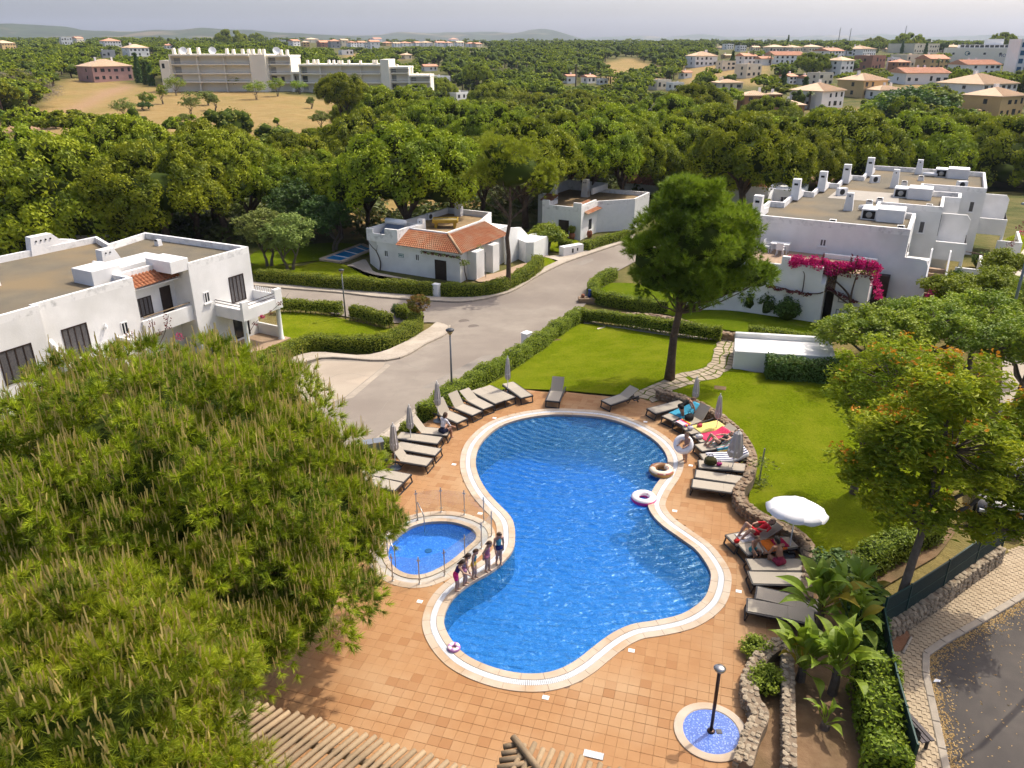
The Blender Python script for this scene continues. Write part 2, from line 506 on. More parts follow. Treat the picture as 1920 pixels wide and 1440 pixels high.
def water_mat(name,tint,body,bodyfac,wscale,wstr,absorb=0.0):
 m,nt,out = new_mat(name)
 pos = nt.nodes.new('ShaderNodeNewGeometry').outputs['Position']
 n1 = noise(nt,wscale,3,.55,pos,.6)
 mp = nd(nt,'ShaderNodeMapping'); mp.inputs['Scale'].default_value = (.55,1.7,1); mp.inputs['Rotation'].default_value = (0,0,.25)
 nt.links.new(pos,mp.inputs[0])
 n2 = noise(nt,wscale * 1.25,2,.5,mp.outputs[0],1.0)
 ad0 = nd(nt,'ShaderNodeMath',operation='MULTIPLY_ADD',i_1=1.3); nt.links.new(n2,ad0.inputs[0]); nt.links.new(n1,ad0.inputs[2])
 mv = nd(nt,'ShaderNodeMapping'); mv.inputs['Location'].default_value = (-2.5,-33,0); nt.links.new(pos,mv.inputs[0])
 wv = nd(nt,'ShaderNodeTexWave',i_Scale=.85,i_Distortion=7.0,i_Detail=2.0); wv.wave_type = 'RINGS'; wv.rings_direction = 'Z'; wv.inputs['Detail Scale'].default_value = .6; nt.links.new(mv.outputs[0],wv.inputs[0])
 ad = nd(nt,'ShaderNodeMath',operation='MULTIPLY_ADD',i_1=.34); nt.links.new(wv.outputs['Fac'],ad.inputs[0]); nt.links.new(ad0.outputs[0],ad.inputs[2])
 bp = nd(nt,'ShaderNodeBump',i_Strength=wstr,i_Distance=.09); nt.links.new(ad.outputs[0],bp.inputs['Height'])
 tr = nd(nt,'ShaderNodeBsdfTransparent'); tr.inputs[0].default_value = c4(tint)
 df = nd(nt,'ShaderNodeBsdfPrincipled',i_Roughness=.25); df.inputs['Base Color'].default_value = c4(body); df.inputs['Specular IOR Level'].default_value = .15
 nt.links.new(bp.outputs[0],df.inputs['Normal'])
 gl = nd(nt,'ShaderNodeBsdfGlossy',i_Roughness=.34); gl.inputs[0].default_value = (.35,.7,.95,1); nt.links.new(bp.outputs[0],gl.inputs['Normal'])
 fr = nd(nt,'ShaderNodeFresnel',i_IOR=1.33); nt.links.new(bp.outputs[0],fr.inputs['Normal'])
 m1 = nd(nt,'ShaderNodeMixShader',i_0=bodyfac); nt.links.new(tr.outputs[0],m1.inputs[1]); nt.links.new(df.outputs[0],m1.inputs[2])
 m2 = nd(nt,'ShaderNodeMixShader'); nt.links.new(fr.outputs[0],m2.inputs[0]); nt.links.new(m1.outputs[0],m2.inputs[1]); nt.links.new(gl.outputs[0],m2.inputs[2])
 nt.links.new(m2.outputs[0],out.inputs[0])
 if absorb:
  va = nd(nt,'ShaderNodeVolumeAbsorption',i_Density=absorb); va.inputs[0].default_value = (.06,.60,.96,1); nt.links.new(va.outputs[0],out.inputs['Volume'])
 return m
M['water'] = water_mat('pool water',(.75,.92,.99),(.006,.22,.60),.34,2.1,.85,.50)
M['water_small'] = water_mat('paddling pool water',(.42,.70,.96),(.05,.27,.70),.14,2.2,.35)
def mosaic(name,a,b,c,scale=38):
 m,nt,out = new_mat(name)
 pos = nt.nodes.new('ShaderNodeNewGeometry').outputs['Position']
 vo = nd(nt,'ShaderNodeTexVoronoi',i_Scale=scale); nt.links.new(pos,vo.inputs['Vector'])
 sp = nd(nt,'ShaderNodeSeparateColor'); nt.links.new(vo.outputs['Color'],sp.inputs[0])
 col = mixc(nt,sp.outputs[0],a,b)
 col = mixc(nt,ramp(nt,sp.outputs[1],[(.8,0),(.84,1)]),col,c)
 bs = nd(nt,'ShaderNodeBsdfPrincipled',i_Roughness=.3); nt.links.new(col,bs.inputs['Base Color']); nt.links.new(bs.outputs[0],out.inputs[0])
 return m
M['basin'] = mosaic('blue pool mosaic',(.20,.42,.80,1),(.28,.52,.86,1),(.50,.68,.92,1))
M['basin_small'] = mosaic('light blue mosaic',(.13,.30,.70),(.22,.42,.82),(.48,.62,.90),26)
M['shower_tile'] = mosaic('shower tray mosaic',(.05,.13,.50),(.09,.20,.62),(.22,.32,.70),34)
# foliage
M['pine_near'] = foliage('maritime pine needles',(.24,.33,.012),(.43,.47,.022),.26,c3=(.075,.13,.010),big=1.1,objvar=.06)  # dark patch tint imitates shaded gaps between the tufts
M['pine_dark'] = foliage('stone pine needles',(.25,.31,.010),(.40,.43,.016),.24,objvar=.16,c3=(.12,.17,.010),big=.45)  # patch tint darkened likewise, for shade among the clumps
M['pine_core'] = flat('shaded inner needles',(.055,.07,.008),.95,0,.1)  # dark core colour, shade between the clumps put into it
M['pine_mid'] = foliage('pine needles',(.17,.27,.014),(.30,.38,.022),.32,objvar=.1,c3=(.11,.18,.014),big=.35)
M['candle'] = pm('pine shoot',(.62,.44,.16,1),(.50,.42,.12,1),9,.8)
M['hedge'] = foliage('hedge leaves',(.14,.185,.008),(.30,.34,.018),.34,objvar=.12,c3=(.20,.25,.012),big=.8,gloss=.1)
M['dark_core'] = flat('dark crown and hedge core',(.05,.075,.010),.95,0,.1)  # in pine crowns this dark colour stands in for shaded gaps
M['shrub_dark'] = foliage('dark shrub leaves',(.045,.10,.014),(.11,.185,.026),.25,objvar=.15,gloss=.15)
M['shrub_bright'] = foliage('bright shrub leaves',(.120,.185,.008),(.28,.335,.016),.35,objvar=.1,c3=(.15,.22,.010),big=.9,gloss=.1)
M['silk_oak'] = foliage('feathery leaves',(.24,.33,.012),(.46,.50,.024),.4,objvar=.08,c3=(.16,.24,.012),big=.5)
M['blossom_orange'] = foliage('orange blossom',(.60,.22,.012),(.66,.34,.03),.25,objvar=.05)
M['carob'] = foliage('leathery leaves',(.20,.29,.016),(.38,.44,.030),.32,objvar=.12,c3=(.13,.21,.016),big=.5,gloss=.15)
M['olive'] = foliage('grey green leaves',(.16,.215,.045),(.29,.34,.075),.3,objvar=.15)
M['bougain'] = foliage('bougainvillea bracts',(.50,.008,.11),(.66,.03,.22),.25,objvar=.05)
M['bougain_dark'] = foliage('withered bracts',(.14,.030,.040),(.20,.055,.045),.2,objvar=.05)
M['banana'] = foliage('big glossy leaves',(.12,.21,.012),(.26,.34,.022),.3,objvar=.1,gloss=.2)
M['banana_yellow'] = foliage('yellowing big leaves',(.36,.25,.018),(.30,.27,.03),.35,objvar=.05)
M['forest'] = foliage('mixed tree foliage',(.20,.26,.018),(.34,.38,.030),.3,objvar=.3,c3=(.14,.18,.018),big=.15)
M['palm'] = foliage('palm fronds',(.085,.125,.018),(.165,.195,.035),.25,objvar=.15)
M['dry_shrub'] = foliage('bare grey twigs',(.20,.165,.125),(.28,.23,.18),.1,objvar=.1)
# ------------------------------------------------------------ outlines measured in the photograph
rng = np.random.default_rng(7)
POOL_PX = [(1073,778),(1130,783),(1180,798),(1220,820),(1243,842),(1252,864),(1245,887),(1227,913),(1215,940),(1220,960),(1240,983),(1277,1010),
  (1307,1033),(1330,1067),(1332,1090),(1323,1117),(1303,1137),(1273,1153),(1230,1163),(1187,1170),(1157,1182),(1133,1197),(1107,1217),
  (1080,1238),(1047,1255),(1007,1263),(960,1260),(913,1247),(873,1227),(847,1200),(833,1170),(837,1143),(853,1117),(883,1093),(920,1072),
  (947,1050),(963,1027),(966,1002),(963,980),(953,963),(933,943),(913,920),(898,893),(892,867),(897,840),(913,818),(940,798),(980,785),(1027,778)]
SMALL_PX = [(730,1023),(742,1007),(767,989),(793,980),(820,977),(847,978),(870,984),(887,992.5),(893,1002),(890,1012),(875,1025),(850,1047),(825,1063),
   (800,1074),(778,1077),(755,1072),(738,1060),(728,1043)]
DECK_PX = [(700,846),(740,838),(765,812),(800,790),(840,765),(900,742),(960,733),(1060,736),(1140,742),(1200,749),(1240,750),(1300,777),(1345,802),(1385,842),(1402,877),
  (1398,908),(1380,932),(1388,965),(1420,990),(1480,1015),(1515,1045),(1505,1100),(1495,1150),(1470,1215),(1425,1250),(1400,1290),(1404,1330),(1416,1360),
  (1400,1400),(1390,1440),(1385,1600),(200,1600),(380,1400),(470,1310),(505,1200),(540,1100),(600,980),(690,900)]
POOL = resample(smooth_curve([at(u,v,.02)[:2] for u,v in POOL_PX],6,True),.12,True)
SMALL = resample(smooth_curve([at(u,v,.02)[:2] for u,v in SMALL_PX],6,True),.1,True)
DECK = smooth_curve([at(u,v)[:2] for u,v in DECK_PX],3,True)
POOL_OUT = offset_closed(POOL,.66)
SMALL_OUT = offset_closed(SMALL,.68)
FIELD_PX = [(-80,245),(40,228),(85,190),(120,148),(200,148),(250,158),(400,165),(560,178),(640,195),(650,232),(705,262),(690,290),(640,298),(500,285),(420,280),(300,285),(-80,290)]
DRY2 = [[(1110,122),(1180,108),(1240,125),(1250,150),(1150,158)],[(920,135),(1000,132),(1000,150),(930,152)],[(560,360),(900,360),(920,430),(560,440)],
  [(980,208),(1070,208),(1060,232),(950,232)],[(1280,120),(1440,120),(1440,160),(1280,158)],[(1500,200),(1650,203),(1650,222),(1540,222)],[(1690,150),(1860,145),(1860,160),(1700,165)],
  [(640,100),(760,100),(760,112),(650,112)]]
BARE = [[(-20,228),(60,232),(110,215),(190,170),(245,157),(250,163),(200,182),(140,215),(80,250),(-20,262)],[(640,240),(715,262),(690,292),(640,298),(610,280)],[(850,212),(1010,205),(990,228),(860,228)],
  [(1500,330),(1600,330),(1600,350),(1500,350)]]
def to_px(x,y,z):
 f = y * math.cos(TH) - (z - HC) * math.sin(TH); dn = -y * math.sin(TH) - (z - HC) * math.cos(TH)
 return 960 + FPX * x / f,720 + FPX * dn / f
def build_terrain():
 ys = np.concatenate([np.arange(-20,62,1.25),np.geomspace(62.5,9500,260)])
 s = np.linspace(-1,1,261); s = np.sign(s) * (0.75 * np.abs(s) + 0.25 * np.abs(s) ** 2)
 hw = np.maximum(62,ys * 1.05)
 X = s[None,:] * hw[:,None]; Y = np.repeat(ys[:,None],len(s),1)
 G = gz(X,Y)
 u,v = to_px(X,np.maximum(Y,8),G)
 far = Y > 62
 nz = np.sin(X * .35) * np.cos(Y * .23) * .12 * sms(90,200,Y)
 Z = G - .09 + nz
 dk = inside(X,Y,offset_closed(DECK,-.9))
 Z[dk] = -2.6
 dry = np.zeros_like(X); bare = np.zeros_like(X)
 for poly in [FIELD_PX] + DRY2:
  dry[inside(u,v,poly) & far] = 1
 for poly in BARE:
  bare[inside(u,v,poly) & far] = 1
 near = (Y < 62)
 dry[near] = .35
 def blur(a):
  for _ in range(2):
   b = a.copy(); b[1:-1,1:-1] = (a[1:-1,1:-1] * 2 + a[:-2,1:-1] + a[2:,1:-1] + a[1:-1,:-2] + a[1:-1,2:]) / 6
   a = b
  return a
 dry,bare = blur(dry),blur(bare)
 R,C = X.shape
 idx = np.arange(R * C).reshape(R,C)
 F = np.stack([idx[:-1,:-1],idx[:-1,1:],idx[1:,1:],idx[1:,:-1]],-1).reshape(-1,4)
 me = npmesh('terrain',np.stack([X,Y,Z],-1).reshape(-1,3),F,M['terrain'],smooth=True)
 for n,a in (('dry',dry),('bare',bare)):
  at_ = me.attributes.new(n,'FLOAT','POINT'); at_.data.foreach_set('value',a.astype(np.float32).ravel())
 tag(link('terrain',me),'rolling ground with dry golden field and scrub','ground',kind='structure')
build_terrain()
def drape(name,poly,dz,mat,step=1.0,holes=(),label=None,cat=None,flat_z=None,kind='structure',skirt=0.0):
 """a sheet laid over the ground inside an outline"""
 poly = [tuple(p[:2]) for p in poly]
 ring = resample(poly,step,True)
 V = [Vector(p) for p in ring]; n = len(V); E = [(i,(i + 1) % n) for i in range(n)]
 rings = [ring]
 for h in holes:
  hr = np.asarray(h)[:,:2]; b = len(V)
  V += [Vector(p) for p in hr]; E += [(b + i,b + (i + 1) % len(hr)) for i in range(len(hr))]
  rings.append(hr)
 x0,y0 = ring.min(0); x1,y1 = ring.max(0)
 gxs,gys = np.meshgrid(np.arange(x0,x1,step),np.arange(y0,y1,step))
 gxs,gys = gxs.ravel() + .01,gys.ravel() + .013
 ok = inside(gxs,gys,offset_closed(ring,-.25 * step))
 for h in holes:
  ok &= ~inside(gxs,gys,offset_closed(h,.25 * step))
 V += [Vector((a,b)) for a,b in zip(gxs[ok],gys[ok])]
 vo,eo,fo,_,_,_ = delaunay_2d_cdt(V,E,[],0,1e-5)
 P = np.array([v[:] for v in vo]); F = np.array(fo)
 c = P[F].mean(1)
 k = inside(c[:,0],c[:,1],ring)
 for h in holes:
  k &= ~inside(c[:,0],c[:,1],h)
 F = F[k]
 Z = (gz(P[:,0],P[:,1]) if flat_z is None else np.full(len(P),flat_z)) + dz
 me = npmesh(name,np.column_stack([P,Z]),F,mat,smooth=True)
 # upward normals
 if len(me.polygons) and me.polygons[0].normal.z < 0: me.flip_normals()
 o = link(name,me)
 tag(o,label,cat,kind=kind)
 return o
def strip(path,w,closed=False):
 """outline of a strip of given half widths (left, right) along a path"""
 P = np.array([p[:2] for p in path]); t = np.gradient(P,axis=0); t /= np.linalg.norm(t,axis=1)[:,None]
 n = np.stack([-t[:,1],t[:,0]],1)
 return list(map(tuple,P + n * w[0])) + list(map(tuple,(P - n * w[1])[::-1]))
def kerb_along(name,path,w,h,label,mat='kerb',step=.9,stones=True,parent=None):
 """kerb stones laid end to end; each stone is a part"""
 P = resample([p[:2] for p in path],step)
 root = parent or empty(name,(P[0][0],P[0][1],float(gz(P[0][0],P[0][1]))),0,label,'kerb')
 bl = Vector(root.location)
 me = None
 for a,b in zip(P,P[1:]):
  L = np.linalg.norm(b - a); ang = math.atan2(b[1] - a[1],b[0] - a[0])
  if me is None:
   me = MB().cbox(-.5,.5,-w / 2,w / 2,-.25,h,.02).mesh('kerb_stone',M[mat])
  c = (a + b) / 2
  o = link('kerb_stone',me,root,Vector((c[0],c[1],float(gz(c[0],c[1])))) - bl,ang,(L - .012,1,1))
  o.rotation_euler = (0,-math.atan2(float(gz(*b) - gz(*a)),L),ang)
 return root
def px_line(pts,n=5):
 return [ga(u,v) for u,v in [tuple(p) for p in smooth_curve(pts,n)]]
# roads -------------------------------------------------------------------------------------
ROAD_PX = [(560,790),(640,850),(690,838),(745,796),(810,752),(905,697),(975,652),(1050,606),(1095,574),(1118,540),(1150,512),(1230,470),(1330,430),(1420,397),
  (1500,375),(1490,368),(1400,388),(1300,412),(1195,447),(1145,464),(1060,493),(1005,520),(955,549),(880,566),(810,565),(700,557),(640,550),(480,537),(300,520),(280,530),(480,552),(530,561),
  (640,592),(700,603),(760,606),(825,603),(843,612),(835,628),(800,645),(731,677),(598,673),(515,712),(480,740)]
road = drape('road',gx(ROAD_PX),.0,M['road'],1.2,label='sun bleached asphalt road winding between white houses',cat='road')
drape('road_patch',gx([(790,728),(905,667),(935,663),(880,700),(828,728)]),.006,M['road_patch'],1.0,label='darker asphalt repair patch beside the roadside hedge',cat='road patch')
drape('road_patch',gx([(1077,494),(1108,483),(1118,487),(1090,498)]),.006,M['road_patch'],1.0,label='small dark asphalt patch on the road by the white bins',cat='road patch')
drape('road_patch',gx([(640,752),(728,680),(736,682),(655,752)]),.006,M['kerb'],1.0,label='pale concrete strip between parking bay and road',cat='road strip')
drape('parking_bay',gx([(515,715),(598,676),(727,680),(640,750),(600,760),(545,745)]),.004,pm('parking bay',(.48,.40,.31),(.42,.35,.27),.5,.95,.3,30,pos=True,c3=(.52,.44,.34),s3=.3),1.0,
 label='pale parking bay edged with a low kerb',cat='parking bay')
for k,pts in enumerate([[(738,676),(800,694),(860,697),(905,690)],[(690,800),(740,740),(800,690),(870,640),(960,590)],[(880,640),(920,622),(1000,585),(1060,540),(1100,505)],[(830,612),(880,590),(950,575),(1030,545)],[(560,560),(640,572),(740,585),(830,590)],[(600,720),(640,700),(690,705)]]):
 o = drape('crack',strip(resample([p[:2] for p in px_line(pts,4)] ,.5) + np.random.default_rng(k).normal(scale=.05,size=(len(resample([p[:2] for p in px_line(pts,4)],.5)),2)),(.018,.018)),.008,M['road_patch'],.5,kind=None); o.parent = road
# pavements with kerbs
SW = [('sidewalk',[(300,514),(480,531),(640,543),(810,558),(870,558),(950,541),(1000,513),(1060,485),(1140,457),(1190,440)],
 [(1195,447),(1145,464),(1060,493),(1005,520),(955,549),(880,566),(810,565),(700,557),(640,550),(480,537),(300,520)],'pale pavement in front of the tiled roof house hedge'),
 ('sidewalk',[(470,716),(505,694),(580,663),(700,667),(800,620),(815,605)],
 [(843,612),(835,628),(800,645),(731,677),(598,673),(515,712),(490,730)],'pale pavement curving round the garden hedge tip'),
 ('sidewalk',[(700,850),(760,800),(830,752),(912,705),(985,658),(1055,612),(1092,590)],
 [(1090,577),(1050,606),(975,652),(905,697),(810,752),(745,796),(680,848)],'narrow pale pavement strip along the pool hedge')]
for nm,a,b,lb in SW:
 drape(nm,gx([tuple(p) for p in smooth_curve(a,4)] + [tuple(p) for p in smooth_curve(b,4)]),.11,M['sidewalk'],.8,label=lb,cat='pavement')
kerb_along('kerb',px_line(SW[0][2]),.16,.125,'long stone kerb below the tiled roof house hedge')
kerb_along('kerb',px_line(SW[1][2]),.16,.125,'stone kerb curving round the garden hedge tip')
kerb_along('kerb',px_line(SW[2][2]),.16,.125,'stone kerb along the pool side of the road')
# lawns --------------------------------------------------------------------------------------
LAWNS = [('lawn',[(880,738),(935,712),(1000,668),(1060,622),(1095,606),(1200,622),(1290,635),(1352,640),(1350,665),(1345,690),(1300,708),(1245,722),(1200,742),(1140,740),(1060,733),(960,730)],'lawn','bright mown lawn round the tall pine trunk'),
  ('lawn',[(1225,742),(1280,722),(1330,706),(1365,690),(1440,702),(1560,705),(1700,690),(1800,760),(1800,900),(1720,985),(1620,1025),(1540,1040),(1500,1020),(1430,985),(1402,940),(1415,900),(1412,860),(1370,808),(1310,770)],'lawn','wide mown lawn above the curved stone wall'),
  ('lawn',[(520,588),(600,590),(660,602),(735,618),(768,608),(775,620),(740,640),(700,648),(600,650),(530,660),(480,680),(440,670),(530,640)],'lawn','hedged lawn beside the white columned terrace'),
  ('lawn',[(480,515),(600,525),(700,535),(800,545),(800,530),(700,515),(660,500),(600,490),(560,500),(480,495)],'lawn','lawn between hedge and tiled roof house'),
  ('lawn',[(480,498),(600,488),(680,480),(700,470),(640,455),(560,460),(480,470)],'lawn_shade','shaded lawn beside the distant lap pool'),
  ('lawn',[(1010,482),(1050,490),(1040,498),(1000,500),(985,497)],'lawn','small triangular lawn by the curved garden wall'),
  ('lawn',[(1005,455),(1045,445),(1085,452),(1062,472),(1015,468)],'lawn','lawn patch before the dark doored white house'),
  ('lawn',[(1120,548),(1150,530),(1250,540),(1400,575),(1560,605),(1540,625),(1440,628),(1340,615),(1245,588),(1150,572)],'lawn_shade','shaded lawn at the foot of the white terrace wall'),
  ('lawn',[(1760,590),(1800,545),(1850,490),(1890,445),(1925,445),(1900,500),(1850,570),(1790,620)],'lawn','sloping lawn strip beside the row house stairs'),
  ('lawn',[(1395,632),(1560,655),(1600,690),(1560,702),(1550,668),(1400,648)],'lawn_shade','lawn strip behind the white garden wall')]
for nm,p,mt,lb in LAWNS:
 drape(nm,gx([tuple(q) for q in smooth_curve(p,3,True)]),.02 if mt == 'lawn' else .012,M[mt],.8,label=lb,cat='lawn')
drape('garden_soil',gx([(1400,930),(1440,985),(1510,1025),(1620,1030),(1740,985),(1800,985),(1760,1040),(1640,1110),(1650,1200),(1700,1440),(1720,1600),(1385,1600),(1395,1400),(1420,1350),(1400,1300),(1425,1250),(1480,1200),(1510,1100),(1515,1045),(1420,985),(1385,950)]),
 -.01,M['soil'],.7,label='dry garden soil under the big leaved plants',cat='soil')
drape('garden_path',gx([(1095,598),(1200,612),(1350,628),(1400,632),(1450,640),(1400,648),(1390,648),(1345,642),(1290,640),(1200,627),(1095,612)]),.015,M['sidewalk'],.8,label='paved path between hedge and low stone wall',cat='path')
drape('garden_path',gx([(1005,470),(1030,480),(1070,476),(1100,478),(1060,490),(1050,495),(1030,484),(990,475)]),.02,M['sidewalk'],.8,label='pale driveway between the two lawn patches',cat='path')
drape('garden_path',gx([(880,520),(930,512),(985,492),(1000,500),(960,520),(900,530)]),.015,M['terrace'],.8,label='tiled path along the tiled roof house',cat='path')
drape('patio',gx([(650,498),(685,485),(700,510),(790,528),(780,532),(690,520)]),.02,M['sidewalk'],.8,label='pale patio beside the lap pool',cat='patio')
# lap pool far behind ---------------------------------------------------------------------------
lp = gx([(602,487),(678,459),(700,468),(640,492)])
zt = float(gz(lp[0][0],lp[0][1])) + .06
rt = empty('lap_pool',(lp[0][0],lp[0][1],zt),0,'narrow blue lap pool beside the tiled roof house','pool')
bl = Vector(rt.location)
m_ = MB(); m_.add([(p[0] - bl.x,p[1] - bl.y,.02) for p in lp],[(0,1,2,3)]); m_.build('water',flat('lap pool water',(.008,.20,.46,1),.25,0,.3),rt)
m_ = MB()
for i in range(4):
 a,b = lp[i] - bl,lp[(i + 1) % 4] - bl
 d = (b - a).normalized(); n = Vector((-d.y,d.x,0)) * .22
 m_.add([(a.x - n.x,a.y - n.y,-.1),(b.x - n.x,b.y - n.y,-.1),(b.x + n.x,b.y + n.y,-.1),(a.x + n.x,a.y + n.y,-.1),(a.x - n.x,a.y - n.y,.05 + i * .002),(b.x - n.x,b.y - n.y,.05 + i * .002),(b.x + n.x,b.y + n.y,.05 + i * .002),(a.x + n.x,a.y + n.y,.05 + i * .002)],
  [(0,1,5,4),(2,3,7,6),(4,5,6,7),(1,2,6,5),(3,0,4,7)])
m_.build('coping',M['coping'],rt)
for k in range(3):
 a = lp[3].lerp(lp[2],.25 + .28 * k) - bl; b = lp[0].lerp(lp[1],.25 + .28 * k) - bl
 MB().tube([(a.x,a.y,.03),(a.lerp(b,.9).x,a.lerp(b,.9).y,.03)],.05,6).build('pool_step',M['white_paint'],rt)
# flagstone path ---------------------------------------------------------------------------------
def flagstones():
 path = np.array([p[:2] for p in px_line([(1205,748),(1262,718),(1320,703),(1353,684),(1362,655),(1372,634)],8)])
 P = resample(path,.45); t = np.gradient(P,axis=0); t /= np.linalg.norm(t,axis=1)[:,None]; n = np.stack([-t[:,1],t[:,0]],1)
 r = np.random.default_rng(3)
 root = empty('flagstone_path',(P[0][0],P[0][1],0),0,'irregular flagstone path curving past the tall pine','path')
 root['kind'] = 'structure'
 W_ = [-.66,-.22,.22,.66]
 grid = np.array([[P[i] + n[i] * w + r.uniform(-.14,.14,2) for w in W_] for i in range(len(P))])
 bl = np.array(root.location[:2])
 for i in range(len(P) - 1):
  for j in range(3):
   if r.random() < .06: continue
   q = np.array([grid[i][j],grid[i + 1][j],grid[i + 1][j + 1],grid[i][j + 1]])
   c = q.mean(0); q = c + (q - c) * r.uniform(.78,.9)
   z = float(gz(c[0],c[1]))
   m = MB().prism([tuple(p - c) for p in q],-.05,.045)
   m.build('flagstone',M['slab'],root,loc=(c[0] - bl[0],c[1] - bl[1],z))
flagstones()
drape('path_bed',[tuple(p) for p in strip(resample([p[:2] for p in px_line([(1205,748),(1262,718),(1320,703),(1353,684),(1362,655),(1372,634)],8)],.6),(.72,.72))],.025,M['lawn_shade'],.5,label='grass joints between the path flagstones',cat='path')
# manholes
for u,v,r_,lb in [(870,602,.33,'round iron manhole cover on the road by the topiary'),(888,612,.33,'second round manhole cover lower on the junction road'),(752,774,.0,''),(1350,727,.0,'')]:
 if r_:
  p = ga(u,v)
  MB().lathe([(r_ + .06,-.02),(r_ + .06,.012),(r_,.014),(r_ * .96,.01),(.01,.014)],20).build('manhole_cover',pm('manhole iron',(.16,.13,.11),(.22,.18,.15),20,.8),None,loc=p)
  tag(bpy.context.scene.objects[-1] if False else COL.objects[-1],lb,'manhole')
for u,v,lb in [(1350,728,'square drain cover set in the wide lawn'),(1043,638,'brown drain cover in the lawn near the road hedge'),(1046,628,'smaller drain cover beside the road hedge')]:
 p = ga(u,v)
 MB().cbox(-.3,.3,-.24,.24,-.05,.035,.02).build('drain_cover',M['soil'],None,loc=p,rz=-.3)
 tag(COL.objects[-1],lb,'drain cover')
# ------------------------------------------------------------ deck
TA = math.radians(-16)
def deck():
 drape('deck_bed',DECK,-.022,M['grout'],1.2,holes=[offset_closed(POOL,.3),offset_closed(SMALL,.3)],flat_z=0,label='mortar bed under the terracotta deck',cat='deck')
 c,s = math.cos(TA),math.sin(TA); pit = .305; h = .1503
 I,J = np.meshgrid(np.arange(-110,110),np.arange(-20,150)); a = I.ravel() * pit; b = J.ravel() * pit
 X,Y = a * c - b * s,a * s + b * c
 ok = inside(X,Y,offset_closed(DECK,.02)) & ~inside(X,Y,offset_closed(POOL,.55)) & ~inside(X,Y,offset_closed(SMALL,.57))
 u,v = to_px(X,np.maximum(Y,3),0); ok &= (Y > 8) & (u > 330) & (v < 1500)
 X,Y = X[ok],Y[ok]; u,v = u[ok],v[ok]
 root = empty('terracotta_deck',(0,14,0),0,'terracotta tiled deck round the curved pool','deck'); root['kind'] = 'structure'
 vis = (v < 1436) & (u > 500) & (u < 1400) & ~((u < 1180) & (v > 1400) & (u > 930))
 order = np.argsort(np.where(vis,Y,1e6))
 me = MB().cbox(-h,h,-h,h,-.03,0,.006).mesh('tile',M['deck_tile'])
 r = np.random.default_rng(5)
 dz = r.uniform(-.002,.002,len(X))
 for k in order[:300]:
  link('tile',me,root,(X[k],Y[k] - 14,dz[k]),TA)
 rest = order[300:]
 base = np.array([(-h,-h,0),(h,-h,0),(h,h,0),(-h,h,0),(-h - .001,-h - .001,-.03),(h + .001,-h - .001,-.03),(h + .001,h + .001,-.03),(-h - .001,h + .001,-.03)])
 R = np.array([[c,-s,0],[s,c,0],[0,0,1]])
 bb = base @ R.T
 V = bb[None] + np.stack([X[rest],Y[rest] - 14,dz[rest]],1)[:,None,:]
 f = np.array([(0,1,2,3),(4,5,1,0),(5,6,2,1),(6,7,3,2),(7,4,0,3)])
 F = (f[None] + (np.arange(len(rest)) * 8)[:,None,None]).reshape(-1,4)
 o = link('tiling',npmesh('tiling',V.reshape(-1,3),F,M['deck_tile']),root); o['kind'] = 'stuff'
deck()
def ring_mesh(outer,inner,z0,z1):
 n = len(outer); V = [(*p,z1) for p in outer] + [(*p,z1) for p in inner] + [(*p,z0) for p in outer] + [(*p,z0) for p in inner]
 F = []
 for i in range(n):
  j = (i + 1) % n
  F += [(i,j,n + j,n + i),(2 * n + i,2 * n + j,j,i),(n + i,n + j,3 * n + j,3 * n + i)]
 return V,F
